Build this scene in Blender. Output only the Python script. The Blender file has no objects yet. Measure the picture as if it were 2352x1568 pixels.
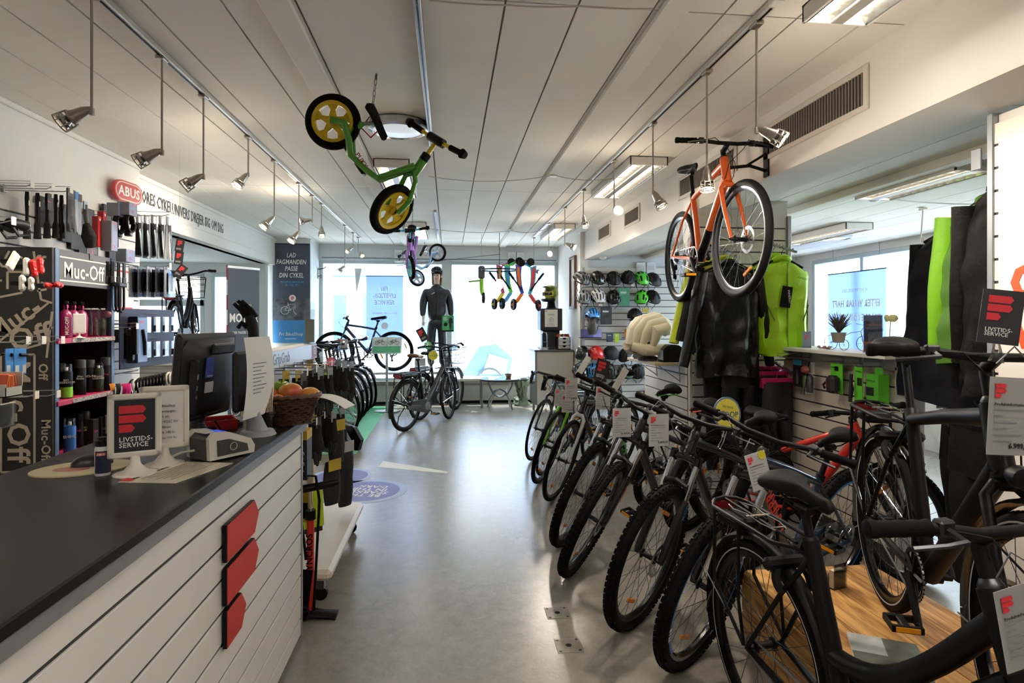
import bpy, math, random
from mathutils import Vector as V, Matrix as MX
RND = random.Random(11)
pi = math.pi
sc = bpy.context.scene
COL = sc.collection
# ---------------------------------------------------------------- camera
F, CH, VPX, HZ = 1350.0, 1.5, 1030.0, 735.0            # focal length in px of a 2352 px frame, eye height, vanishing point
YAW = math.atan((1176 - VPX) / F); SY, CY = math.sin(YAW), math.cos(YAW)
cd = bpy.data.cameras.new('camera'); cam = bpy.data.objects.new('camera', cd); COL.objects.link(cam)
cd.sensor_width = 36; cd.lens = F / 2352 * 36; cd.shift_y = -(784 - HZ) / 2352; cd.clip_start = .05; cd.clip_end = 200
cam.location = (0, 0, CH); cam.rotation_euler = (pi / 2, 0, -YAW); sc.camera = cam
# ---------------------------------------------------------------- world, sun, exposure
w = bpy.data.worlds.new('sky'); sc.world = w; w.use_nodes = True
bg = w.node_tree.nodes['Background']; bg.inputs[0].default_value = (.78, .90, 1.0, 1); bg.inputs[1].default_value = 17.0
sl = bpy.data.lights.new('sun', 'SUN'); sl.energy = 24.0; sl.angle = .012; sl.color = (1, .95, .88)
so = bpy.data.objects.new('sun', sl); COL.objects.link(so)
so.rotation_euler = V((.25, -.42, -.9)).to_track_quat('-Z', 'Y').to_euler(); so.location = (0, 14, 12)
sc.view_settings.view_transform = 'Standard'; sc.view_settings.look = 'None'; sc.view_settings.exposure = .8
sc.view_settings.gamma = 1; sc.view_settings.use_curve_mapping = False
sc.cycles.use_denoising = True; sc.cycles.adaptive_threshold = .07; sc.cycles.adaptive_min_samples = 20; sc.cycles.time_limit = 1000; sc.cycles.use_auto_tile = False; sc.cycles.max_bounces = 5; sc.cycles.diffuse_bounces = 3; sc.cycles.glossy_bounces = 2; sc.cycles.transmission_bounces = 4
sc.cycles.transparent_max_bounces = 8; sc.cycles.sample_clamp_indirect = 4; sc.cycles.caustics_reflective = False; sc.cycles.caustics_refractive = False
# portals: real window openings, they only guide sky light through the glass
def portal(loc, n, sx, sy):
    l = bpy.data.lights.new('window_portal', 'AREA'); l.shape = 'RECTANGLE'; l.size = sx; l.size_y = sy; l.cycles.is_portal = True
    o = bpy.data.objects.new('window_portal', l); COL.objects.link(o); o.location = loc
    o.rotation_euler = V(n).to_track_quat('-Z', 'Y').to_euler()
portal((-.1, 10.8, 1.5), (0, -1, 0), 4.0, 2.2); portal((5.62, 6.2, 1.5), (-1, 0, 0), 4.6, 2.0); portal((-3.9, 9.75, 1.6), (0, -1, 0), 2.2, 1.6)

# ---------------------------------------------------------------- pixel -> point (a surface's own position gives the depth)
def ray(px, py):
    u = (px - 1176) / F; v = (HZ - py) / F
    return V((SY + u * CY, CY - u * SY, v))
def at(px, py, t): return V((0, 0, CH)) + ray(px, py) * t
def atz(px, py, z): r = ray(px, py); return V((0, 0, CH)) + r * ((z - CH) / r.z)
def atx(px, py, x): r = ray(px, py); return V((0, 0, CH)) + r * (x / r.x)
def aty(px, py, y): r = ray(px, py); return V((0, 0, CH)) + r * (y / r.y)

# ---------------------------------------------------------------- materials
def lin(c):
    if isinstance(c, str): c = [int(c[i:i + 2], 16) / 255 for i in (0, 2, 4)]
    return tuple(((x + .055) / 1.055) ** 2.4 if x > .04045 else x / 12.92 for x in c)
MATS = {}
def M(col, r=.5, m=0, name=None, **k):
    """principled material; n=(scale, amount) mottles the colour, b=(scale, strength) adds fine relief"""
    key = (col, r, m, tuple(sorted(k.items())))
    if key in MATS: return MATS[key]
    ma = bpy.data.materials.new(name or 'mat_' + str(col)); ma.use_nodes = True
    nt = ma.node_tree; p = nt.nodes['Principled BSDF']; c = (*lin(col), 1)
    p.inputs['Base Color'].default_value = c; p.inputs['Roughness'].default_value = r; p.inputs['Metallic'].default_value = m
    if 'spec' in k: p.inputs['Specular IOR Level'].default_value = k['spec']
    if 'coat' in k: p.inputs['Coat Weight'].default_value = k['coat']; p.inputs['Coat Roughness'].default_value = .08
    if 'trans' in k: p.inputs['Transmission Weight'].default_value = k['trans']
    if 'alpha' in k: p.inputs['Alpha'].default_value = k['alpha']
    if 'sheen' in k: p.inputs['Sheen Weight'].default_value = k['sheen']
    if 'emit' in k: p.inputs['Emission Color'].default_value = (*lin(k.get('ecol', col)), 1); p.inputs['Emission Strength'].default_value = k['emit']
    if 'n' in k or 'b' in k:
        tc = nt.nodes.new('ShaderNodeTexCoord')
    if 'n' in k:
        t = nt.nodes.new('ShaderNodeTexNoise'); t.inputs['Scale'].default_value = k['n'][0]; t.inputs['Detail'].default_value = 4
        mx = nt.nodes.new('ShaderNodeMix'); mx.data_type = 'RGBA'
        a = k['n'][1]; c2 = lin(k['c2']) if 'c2' in k else tuple(x * (1 - a) for x in c[:3])
        mx.inputs[6].default_value = c; mx.inputs[7].default_value = (*c2, 1)
        cr = nt.nodes.new('ShaderNodeMapRange'); cr.inputs[1].default_value = .35; cr.inputs[2].default_value = .65
        nt.links.new(tc.outputs['Object'], t.inputs['Vector']); nt.links.new(t.outputs['Fac'], cr.inputs[0]); nt.links.new(cr.outputs[0], mx.inputs[0])
        nt.links.new(mx.outputs[2], p.inputs['Base Color'])
    if 'b' in k:
        t = nt.nodes.new('ShaderNodeTexNoise'); t.inputs['Scale'].default_value = k['b'][0]; t.inputs['Detail'].default_value = 3
        bp = nt.nodes.new('ShaderNodeBump'); bp.inputs['Strength'].default_value = k['b'][1]; bp.inputs['Distance'].default_value = .01
        nt.links.new(tc.outputs['Object'], t.inputs['Vector']); nt.links.new(t.outputs['Fac'], bp.inputs['Height']); nt.links.new(bp.outputs[0], p.inputs['Normal'])
    MATS[key] = ma
    return ma
BLK = M('0a0a0c', .45, spec=.22); RUB = M('0c0c0e', .75, spec=.14, b=(220, .15)); MBLK = M('0b0b0d', .45, spec=.2, b=(300, .05)); GBLK = M('0c0c0e', .15, coat=.6)
CHR = M('c9ccd0', .18, 1); STL = M('9a9da0', .35, 1); DST = M('4a4b4e', .4, 1); ALU = M('b9bdc2', .4, 1)
WHT = M('eceae6', .45); WPL = M('efede4', .3); PAP = M('f1efea', .7); RED = M('e2323c', .5); ORA = M('e8641e', .5)
def clear(name, tint=(1, 1, 1), refl=.12, rough=.02):
    if name in MATS: return MATS[name]
    ma = bpy.data.materials.new(name); ma.use_nodes = True; nt = ma.node_tree
    p = nt.nodes['Principled BSDF']; nt.nodes.remove(p); o = nt.nodes['Material Output']
    t = nt.nodes.new('ShaderNodeBsdfTransparent'); t.inputs[0].default_value = (*tint, 1)
    g = nt.nodes.new('ShaderNodeBsdfGlossy'); g.inputs['Roughness'].default_value = rough
    fr = nt.nodes.new('ShaderNodeFresnel'); fr.inputs[0].default_value = 1.45
    mp = nt.nodes.new('ShaderNodeMath'); mp.operation = 'MULTIPLY_ADD'; mp.inputs[1].default_value = .8; mp.inputs[2].default_value = refl - .04
    mx = nt.nodes.new('ShaderNodeMixShader')
    nt.links.new(fr.outputs[0], mp.inputs[0]); nt.links.new(mp.outputs[0], mx.inputs[0]); nt.links.new(t.outputs[0], mx.inputs[1]); nt.links.new(g.outputs[0], mx.inputs[2])
    nt.links.new(mx.outputs[0], o.inputs[0]); MATS[name] = ma
    return ma
def backlit(name, col):
    ma = bpy.data.materials.new(name); ma.use_nodes = True; nt = ma.node_tree; nt.nodes.remove(nt.nodes['Principled BSDF']); o = nt.nodes['Material Output']
    a = nt.nodes.new('ShaderNodeBsdfTranslucent'); b = nt.nodes.new('ShaderNodeBsdfDiffuse'); m = nt.nodes.new('ShaderNodeMixShader'); m.inputs[0].default_value = .35
    for n in (a, b): n.inputs[0].default_value = (*lin(col), 1)
    nt.links.new(a.outputs[0], m.inputs[1]); nt.links.new(b.outputs[0], m.inputs[2]); nt.links.new(m.outputs[0], o.inputs[0])
    return ma
GLASS = clear('window_glass', (.93, .97, .98), .04); ACR = clear('clear_acrylic', (.93, .95, .96), .1); BAG = clear('clear_plastic', (.86, .88, .9), .16, .12)

# ---------------------------------------------------------------- mesh building
class MB:
    def __init__(s): s.v = []; s.f = []; s.mi = []; s.x = None; s.cur = 0
    def add(s, vs, fs):
        o = len(s.v)
        s.v += [tuple(s.x @ V(p)) for p in vs] if s.x else [tuple(p) for p in vs]
        s.f += [tuple(i + o for i in f) for f in fs]; s.mi += [s.cur] * len(fs)
        return s
    def bx(s, x0, x1, y0, y1, z0, z1, b=0):
        if not b:
            return s.add([(x, y, z) for z in (z0, z1) for y in (y0, y1) for x in (x0, x1)],
                         [(0, 2, 3, 1), (4, 5, 7, 6), (0, 1, 5, 4), (2, 6, 7, 3), (0, 4, 6, 2), (1, 3, 7, 5)])
        vs = []; fs = []; c = ((x0 + x1) / 2, (y0 + y1) / 2, (z0 + z1) / 2); h = (abs(x1 - x0) / 2, abs(y1 - y0) / 2, abs(z1 - z0) / 2); ix = {}
        b = min(b, *h)
        for i in range(8):
            sg = [1 if i >> k & 1 else -1 for k in range(3)]
            for a in range(3):
                ix[i, a] = len(vs); vs.append(tuple(c[k] + sg[k] * (h[k] if k == a else h[k] - b) for k in range(3)))
        for a in range(3):
            b1, b2 = (a + 1) % 3, (a + 2) % 3
            for sg in (0, 1):
                q = [sg << a | p << b1 | r << b2 for p, r in ((0, 0), (1, 0), (1, 1), (0, 1))]
                if not sg: q.reverse()
                fs.append(tuple(ix[i, a] for i in q))
            for p in (0, 1):
                for r in (0, 1):
                    i = p << b1 | r << b2; j = i | 1 << a
                    q = [ix[i, b1], ix[j, b1], ix[j, b2], ix[i, b2]]
                    if p ^ r: q.reverse()
                    fs.append(tuple(q[::-1] if 0 else q))
        for i in range(8):
            q = [ix[i, 0], ix[i, 1], ix[i, 2]]
            if bin(i).count('1') % 2 == 0: q.reverse()
            fs.append(tuple(q))
        return s.add(vs, fs)
    def tube(s, pts, r, n=8, closed=False, sq=1.0, up=None):
        pts = [V(p) for p in pts]; N = len(pts); rs = r if isinstance(r, (list, tuple)) else [r] * N
        tang = []
        for i in range(N):
            a = pts[(i - 1) % N] if closed or i else pts[i]; b = pts[(i + 1) % N] if closed or i < N - 1 else pts[i]
            t = b - a; tang.append(t.normalized() if t.length > 1e-9 else V((0, 0, 1)))
        t = tang[0]; u = V(up) if up else (V((0, 0, 1)) if abs(t.z) < .9 else V((0, 1, 0)))
        vs = []
        for i in range(N):
            t = tang[i]; u = u - t * u.dot(t)
            if u.length < 1e-6: u = t.orthogonal()
            u.normalize(); w_ = t.cross(u)
            for k in range(n):
                a = 2 * pi * k / n + (pi / 4 if n == 4 else 0)
                vs.append(pts[i] + u * (math.cos(a) * rs[i]) + w_ * (math.sin(a) * rs[i] * sq))
        fs = []
        for i in range(N if closed else N - 1):
            j = (i + 1) % N
            for k in range(n): fs.append((i * n + k, i * n + (k + 1) % n, j * n + (k + 1) % n, j * n + k))
        if not closed: fs.append(tuple(range(n))[::-1]); fs.append(tuple((N - 1) * n + k for k in range(n)))
        return s.add(vs, fs)
    def cyl(s, a, b, r, r2=None, n=12): return s.tube([a, b], [r, r if r2 is None else r2], n)
    def lathe(s, prof, n=20, c=(0, 0, 0), ax='z', a0=0, a1=2 * pi, closed=False):
        full = abs(a1 - a0 - 2 * pi) < 1e-6; m = n if full else n + 1; vs = []; P = len(prof)
        for i in range(m):
            a = a0 + (a1 - a0) * i / n; ca, sa = math.cos(a), math.sin(a)
            for r, h in prof:
                p = (r * ca, r * sa, h) if ax == 'z' else ((r * ca, h, r * sa) if ax == 'y' else (h, r * ca, r * sa))
                vs.append((p[0] + c[0], p[1] + c[1], p[2] + c[2]))
        fs = []; K = P if closed else P - 1
        for i in range(n):
            j = (i + 1) % m
            for k in range(K):
                q = (i * P + k, j * P + k, j * P + (k + 1) % P, i * P + (k + 1) % P)
                fs.append(q[::-1] if ax == 'y' else q)
        return s.add(vs, fs)
    def ell(s, c, r, n=14, m=8, z0=-1.0, z1=1.0):
        a0, a1 = math.asin(max(-1, z0)), math.asin(min(1, z1)); pr = [(math.cos(a0 + (a1 - a0) * i / m), math.sin(a0 + (a1 - a0) * i / m)) for i in range(m + 1)]
        o = s.x; mm = MX.Translation(c) @ MX.Diagonal((*r, 1)); s.x = o @ mm if o else mm; s.lathe(pr, n); s.x = o
        return s
    def prism(s, poly, h, mat=None):
        """polygon in local xy, extruded 0..h along z, placed by mat"""
        o = s.x
        if mat is not None: s.x = o @ mat if o else mat
        n = len(poly); vs = [(x, y, 0) for x, y in poly] + [(x, y, h) for x, y in poly]
        fs = [tuple(range(n))[::-1], tuple(range(n, 2 * n))] + [(i, (i + 1) % n, n + (i + 1) % n, n + i) for i in range(n)]
        s.add(vs, fs); s.x = o
        return s
    def grid(s, fn, nu, nv, cu=False, cv=False):
        U = nu if cu else nu + 1; W = nv if cv else nv + 1
        vs = [fn(i / nu, j / nv) for i in range(U) for j in range(W)]
        fs = [(i * W + j, ((i + 1) % U) * W + j, ((i + 1) % U) * W + (j + 1) % W, i * W + (j + 1) % W) for i in range(nu) for j in range(nv)]
        return s.add(vs, fs)
    def mesh(s, name, mats, ang=40):
        me = bpy.data.meshes.new(name); me.from_pydata(s.v, [], s.f)
        for m_ in (mats if isinstance(mats, (list, tuple)) else [mats]): me.materials.append(m_)
        if any(s.mi): me.polygons.foreach_set('material_index', s.mi)
        me.polygons.foreach_set('use_smooth', [True] * len(s.f)); me.set_sharp_from_angle(angle=math.radians(ang)); me.update()
        return me
    def build(s, name, mats, parent=None, **k):
        return link(name, s.mesh(name, mats, k.pop('ang', 40)), parent, **k)
def link(name, me, parent=None, loc=None, mat=None, label=None, kind=None):
    o = bpy.data.objects.new(name, me); COL.objects.link(o); o.parent = parent
    if mat is not None: o.matrix_local = mat
    elif loc is not None: o.location = loc
    if label: o['label'] = label
    if kind: o['kind'] = kind
    return o
def tag(o, label, cat, group=None):
    o['label'] = label; o['category'] = cat
    if group: o['group'] = group
    return o
def thing(name, label, cat, loc=(0, 0, 0), rz=0, group=None, mat=None):
    o = bpy.data.objects.new(name, None); COL.objects.link(o); o.empty_display_size = .1
    o.matrix_local = mat if mat is not None else MX.Translation(loc) @ MX.Rotation(rz, 4, 'Z')
    return tag(o, label, cat, group)
def struct(name, mb, m, parent=None, label=None):
    o = mb.build(name, m, parent, label=label)
    if parent is None: o['kind'] = 'structure'
    return o
def copytree(o, parent=None, mat=None, label=None, group=None):
    c = o.copy(); COL.objects.link(c); c.parent = parent
    if mat is not None: c.matrix_local = mat
    if label: c['label'] = label
    if group: c['group'] = group
    for ch in o.children: copytree(ch, c)
    return c
def fm(loc, n, up=(0, 0, 1)):
    """local z -> n, local y -> up (as near as possible)"""
    n = V(n).normalized(); u = V(up); u = (u - n * u.dot(n)).normalized(); x = u.cross(n)
    return MX.Translation(loc) @ MX((x, u, n)).transposed().to_4x4()
def place(loc, fwd, up=(0, 0, 1)):
    """local x -> fwd, local z -> up"""
    x = V(fwd).normalized(); u = V(up); u = (u - x * u.dot(x)).normalized(); y = u.cross(x)
    return MX.Translation(loc) @ MX((x, y, u)).transposed().to_4x4()
TXT = {}
def txt(s, size, m, parent=None, mat=None, al='CENTER', bold=0, shear=0, name='lettering', ext=.0004, sx=1.0, lead=1.0):
    key = (s, size, al, bold, shear, sx, m.name, lead)
    if key not in TXT:
        cu = bpy.data.curves.new('t', 'FONT'); cu.body = s; cu.size = size; cu.align_x = al; cu.align_y = 'CENTER'; cu.resolution_u = 2 if len(s) < 14 else 1
        cu.offset = bold * size; cu.shear = shear; cu.extrude = ext; cu.space_line = lead; cu.space_character = 1 + bold * 1.6
        o = bpy.data.objects.new('t', cu); me = bpy.data.meshes.new_from_object(o); bpy.data.objects.remove(o); bpy.data.curves.remove(cu)
        me.name = name; me.materials.clear(); me.materials.append(m)
        if sx != 1:
            for v in me.vertices: v.co.x *= sx
        TXT[key] = me
    return link(name, TXT[key], parent, mat=mat)
def T3(x, y, z): return MX.Translation((x, y, z))
def RX(a): return MX.Rotation(a, 4, 'X')
def RY(a): return MX.Rotation(a, 4, 'Y')
def RZ(a): return MX.Rotation(a, 4, 'Z')
def flag(mb, w, mat, h=.0006, bars=(1, 1, .58)):
    """three stacked pointed banners; w wide, origin at the lower left, total height w*1.15"""
    hb = w * .33; g = w * .075
    for k, q in enumerate(bars):
        y = (2 - k) * (hb + g); ww = w * q; c = w * .12
        mb.prism([(0, y), (ww - c, y), (ww, y + hb * .5), (ww - c, y + hb), (0, y + hb)], h, mat)
    return mb
FL = {}
def flogo(w_, m, parent, mat, name='emblem'):
    k = (round(w_, 4), m.name)
    if k not in FL: FL[k] = flag(MB(), w_, None).mesh('emblem', m)
    return link(name, FL[k], parent, mat=mat)
# ================================================================ THE ROOM
CE = 2.84
WALL = M('e9e6e0', .8, n=(3, .04)); CEIL = M('ebe6dd', .85, n=(2.2, .06), b=(40, .04)); CEILB = M('9a948b', .9); SLATW = M('ebe8e2', .4, n=(5, .03)); GROOVE = M('3c3c3e', .5, .2)
SLATG = M('dcd3c4', .45, n=(4, .04))
def concrete():
    ma = M('8f8c86', .3, name='concrete'); nt = ma.node_tree; p = nt.nodes['Principled BSDF']
    tc = nt.nodes.new('ShaderNodeTexCoord'); mixes = []
    def noise(s, d, dist=0):
        t = nt.nodes.new('ShaderNodeTexNoise'); t.inputs['Scale'].default_value = s; t.inputs['Detail'].default_value = d; t.inputs['Distortion'].default_value = dist
        nt.links.new(tc.outputs['Object'], t.inputs['Vector']); return t
    a = noise(.7, 8, 0); b = noise(14, 9, .4); c = noise(60, 4)
    cr = nt.nodes.new('ShaderNodeValToRGB'); cr.color_ramp.elements[0].position = .32; cr.color_ramp.elements[1].position = .68
    cr.color_ramp.elements[0].color = (*lin('7c776d'), 1); cr.color_ramp.elements[1].color = (*lin('9d988e'), 1)
    ad = nt.nodes.new('ShaderNodeMath'); ad.operation = 'MULTIPLY_ADD'; ad.inputs[1].default_value = .45
    ad2 = nt.nodes.new('ShaderNodeMath'); ad2.operation = 'MULTIPLY_ADD'; ad2.inputs[1].default_value = .35
    sub = nt.nodes.new('ShaderNodeMath'); sub.operation = 'MULTIPLY'; sub.inputs[1].default_value = .4
    nt.links.new(a.outputs['Fac'], ad.inputs[0]); nt.links.new(b.outputs['Fac'], ad2.inputs[0]); nt.links.new(c.outputs['Fac'], sub.inputs[0])
    sub.inputs[1].default_value = .2; nt.links.new(sub.outputs[0], ad2.inputs[2]); nt.links.new(ad2.outputs[0], ad.inputs[2])
    nt.links.new(ad.outputs[0], cr.inputs[0]); nt.links.new(cr.outputs[0], p.inputs['Base Color'])
    rr = nt.nodes.new('ShaderNodeMapRange'); rr.inputs[1].default_value = .3; rr.inputs[2].default_value = .7; rr.inputs[3].default_value = .25; rr.inputs[4].default_value = .28
    nt.links.new(a.outputs['Fac'], rr.inputs[0]); nt.links.new(rr.outputs[0], p.inputs['Roughness'])
    bp = nt.nodes.new('ShaderNodeBump'); bp.inputs['Strength'].default_value = .06; bp.inputs['Distance'].default_value = .01
    nt.links.new(c.outputs['Fac'], bp.inputs['Height']); nt.links.new(bp.outputs[0], p.inputs['Normal'])
    return ma
struct('floor', MB().bx(-5.6, 5.6, -3.2, 10.72, -.1, 0), concrete())
# ---- ceiling: boards with open joints
cb = struct('ceiling', MB().bx(-2.9, 2.1, -3.2, 10.7, CE + .014, CE + .1), CEILB)
XS = [-2.86, -2.5, -2.19, -1.9, -1.59, -1.28, -.95, -.64, -.12, .24, .55, .88, 1.2, 1.54, 1.86, 2.1]; YS = [-3.2, -1.15, 2.46, 6.09, 9.7, 10.68]
for i in range(len(XS) - 1):
    for j in range(len(YS) - 1):
        MB().bx(XS[i] + .005, XS[i + 1] - .005, YS[j] + .004, YS[j + 1] - .004, CE, CE + .012).build('ceiling_board', CEIL, cb)
struct('trim_1', MB().bx(-.79, -.655, -3, 10.66, CE - .022, CE, .006), CEIL)
struct('trim_2', MB().bx(.9, 1.03, -3, 10.66, CE - .022, CE, .006), CEIL)
# ---- walls
def slatwall(name, o, d, L, z0, z1, m=SLATW, joints=(), top=None, kind='structure', parent=None, base=.012, pitch=.1, gm=GROOVE):
    """a panel of horizontal slats with grooves between; x runs along d, faces -y"""
    fr = place(o, d); mb = MB().bx(0, L, -.004, base, z0, z1)
    b = mb.build(name, gm, parent, mat=fr)
    if parent is None and kind: b['kind'] = kind
    xs = [0, *joints, L]; z = z1; k = 0
    while z > z0 + .02:
        h = min((top if top and k == 0 else pitch), z - z0)
        for i in range(len(xs) - 1):
            key = (name, round(xs[i + 1] - xs[i], 3), round(h, 3))
            if key not in TXT:
                w_ = xs[i + 1] - xs[i]; TXT[key] = MB().bx(.0006, w_ - .0006, -.0095, -.003, -h + .011, 0, .001).mesh('slat', m)
            link('slat', TXT[key], b, loc=(xs[i], 0, z))
        z -= h; k += 1
    return b
struct('wall_left', MB().bx(-2.82, -2.68, -3.2, 5.45, 0, CE), WALL)
slatwall('wall_left_panel', (-2.68, 1.2, 0), (0, 1, 0), 4.22, .1, 2.26, joints=(1.2, 2.4, 3.6))
struct('trim_3', MB().bx(-2.68, -2.655, -3.2, 5.45, CE - .035, CE, .006), WALL)
struct('wall_behind', MB().bx(-2.82, 5.6, -3.3, -3.2, 0, CE), WALL)
# fascia over the opening to the side bay
fa = struct('wall_fascia', MB().bx(-2.98, -2.82, 5.45, 10.0, 2.4, CE), WALL)
MB().bx(-2.82, -2.79, 5.45, 9.55, 2.4, 2.52, .004).build('ledge', WALL, fa)
MB().bx(-2.82, -2.803, 5.45, 10.0, CE - .04, CE, .005).build('moulding', WALL, fa)
txt('VORES CYKELUNIVERS DREJER SIG OM DIG', .165, M('3a3d42', .6), fa, fm((-2.815, 5.7, 2.64), (1, 0, 0)), al='LEFT', name='lettering', sx=.645)
# side bay behind the fascia
struct('wall_bay', MB().bx(-5.5, -5.4, 5.3, 10.4, 0, 2.6).bx(-5.5, -2.82, 5.3, 5.44, 0, 2.6), M('dfe3e2', .8))
struct('ceiling_bay', MB().bx(-5.4, -2.9, 5.44, 10.4, 2.4, 2.46), M('dde0df', .85))
struct('floor_bay_step', MB().bx(-5.4, -2.86, 6.95, 9.7, 0, .99, .01), M('e4e2dd', .5))
BW = M('d7dedd', .7)
mb = MB(); y0, y1 = 9.72, 9.86                       # wall with two window openings
mb.bx(-5.4, -2.9, y0, y1, 0, .98).bx(-5.4, -2.9, y0, y1, 2.24, 2.42).bx(-3.42, -2.9, y0, y1, .98, 2.24).bx(-3.82, -3.7, y0, y1, .98, 2.24).bx(-5.4, -5.2, y0, y1, .98, 2.24)
struct('wall_bay_back', mb, BW)
def window(name, boxes, panes, m, n='y'):
    o = MB()
    for b in boxes: o.bx(*b, .006)
    o = struct(name, o, m)
    for p in panes: MB().bx(*p).build('pane', GLASS, o)
    return o
FR = M('c3cfcd', .5)
window('window_1', [(-5.2, -3.82, 9.70, 9.80, .98, 1.04), (-5.2, -3.82, 9.70, 9.80, 2.18, 2.24), (-5.2, -3.82, 9.70, 9.8, 1.72, 1.82), (-5.2, -5.14, 9.7, 9.8, 1.04, 2.2), (-3.88, -3.82, 9.7, 9.8, 1.04, 2.2)],
       [(-5.15, -3.87, 9.745, 9.755, 1.04, 1.73), (-5.15, -3.87, 9.745, 9.755, 1.81, 2.2)], FR)
window('window_2', [(-3.7, -3.42, 9.70, 9.80, .98, 1.04), (-3.7, -3.42, 9.70, 9.80, 2.18, 2.24), (-3.7, -3.66, 9.7, 9.8, 1.04, 2.2), (-3.46, -3.42, 9.7, 9.8, 1.04, 2.2)],
       [(-3.67, -3.45, 9.745, 9.755, 1.04, 2.2)], FR)
# back wall: pier, header, plinth, shop window
struct('wall_pier', MB().bx(-2.98, -2.26, 9.98, 10.8, 0, CE), M('d6dcdc', .75))
struct('wall_header', MB().bx(-2.26, 2.0, 10.62, 10.8, 2.56, CE), M('dde4e6', .75))
pl = struct('wall_plinth', MB().bx(-2.26, 2.0, 10.63, 10.8, .05, .34), M('cfcfca', .7)); MB().bx(-2.26, 2.0, 10.66, 10.8, 0, .05).build('toe_strip', BLK, pl)
MB().bx(-2.26, 2.0, 10.6, 10.8, .34, .42, .008).build('sill', M('8f8a82', .5), pl)
GF = M('c4ced0', .45)
window('window_3', [(-2.26, -.06, 10.66, 10.76, .42, .47), (-2.26, -.06, 10.66, 10.76, 2.5, 2.57), (-2.26, -2.2, 10.66, 10.76, .47, 2.5), (-.12, .06, 10.62, 10.78, .42, 2.57)], [(-2.2, -.12, 10.70, 10.71, .47, 2.5)], GF)
window('window_4', [(.06, 2.0, 10.66, 10.76, .42, .47), (.06, 2.0, 10.66, 10.76, 2.5, 2.57), (1.94, 2.0, 10.66, 10.76, .47, 2.5)], [(.06, 1.94, 10.70, 10.71, .47, 2.5)], GF)
struct('wall_nook', MB().bx(2.0, 2.12, 8.81, 10.8, 0, CE), WALL)
# beam with air grilles, soffit, right-hand ceiling
struct('wall_beam', MB().bx(2.06, 2.4, -3.2, 8.95, 2.42, CE + .05), M('e4dfd7', .75, n=(2, .04)))
cr_ = struct('ceiling_right', MB().bx(2.4, 5.6, -3.2, 8.95, 2.51, 2.56), CEILB)
XR = [2.4, 2.72, 3.04, 3.36, 3.68, 4.0, 4.32, 4.64, 4.96, 5.28, 5.6]
for i in range(len(XR) - 1):
    for ya, yb in ((-3.2, 2.46), (2.46, 6.09), (6.09, 8.95)):
        MB().bx(XR[i] + .004, XR[i + 1] - .004, ya + .003, yb - .003, 2.497, 2.509).build('ceiling_board', CEIL, cr_)
struct('trim_4', MB().bx(3.0, 3.12, -3.2, 8.9, 2.44, 2.497, .006), CEIL)
struct('wall_helmet', MB().bx(2.12, 5.6, 8.83, 8.95, 0, 2.6), M('dfe2e3', .7))
slatwall('wall_helmet_panel', (2.06, 8.79, 0), (1, 0, 0), 1.5, .15, 2.3, joints=(1.02,))
MB().bx(2.02, 2.06, 8.77, 8.809, 0, 2.3, .004).build('trim_5', ALU)['kind'] = 'structure'
# right-hand shop window
mb = MB().bx(5.5, 5.7, -3.2, 3.9, 0, 2.6).bx(5.5, 5.7, 3.9, 8.4, 0, .55).bx(5.5, 5.7, 8.4, 8.95, 0, 2.6).bx(5.5, 5.7, 3.9, 8.4, 2.4, 2.6)
struct('wall_right', mb, WALL)
window('window_5', [(5.5, 5.6, 3.9, 8.4, .55, .61), (5.5, 5.6, 3.9, 8.4, 2.34, 2.4), (5.5, 5.6, 8.34, 8.4, .6, 2.35), (5.5, 5.6, 7.3, 7.36, .6, 2.35), (5.5, 5.6, 3.9, 3.96, .6, 2.35)],
       [(5.55, 5.56, 7.36, 8.34, .6, 2.35), (5.55, 5.56, 3.96, 7.3, .6, 2.35)], GF)
# free-standing partitions of slatwall
pw = struct('wall_partition', MB().bx(1.98, 2.83, 4.66, 4.8, 0, 2.5), M('e6e4df', .6))
slatwall('wall_partition_front', (2.0, 4.66, 0), (1, 0, 0), .81, .1, 2.36)
slatwall('wall_partition_side', (1.98, 5.75, 0), (0, -1, 0), 1.05, .1, 1.14)
struct('wall_partition_end', MB().bx(1.985, 2.04, 4.81, 5.8, 0, 1.15), M('e6e4df', .6))
MB().bx(2.82, 2.85, 4.63, 4.83, 0, 2.37, .004).build('trim_6', ALU)['kind'] = 'structure'
# near panel at the right edge
slatwall('wall_near_panel', (2.39, 2.34, 0), (0, -1, 0), 1.9, .1, 2.36, m=M('e8e1d4', .45))
struct('wall_near_core', MB().bx(2.40, 2.45, .4, 2.34, 0, 2.4), M('e9e5dd', .5))
MB().bx(2.372, 2.455, 2.335, 2.365, .02, 2.41, .003).build('trim_7', ALU)['kind'] = 'structure'
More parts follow.
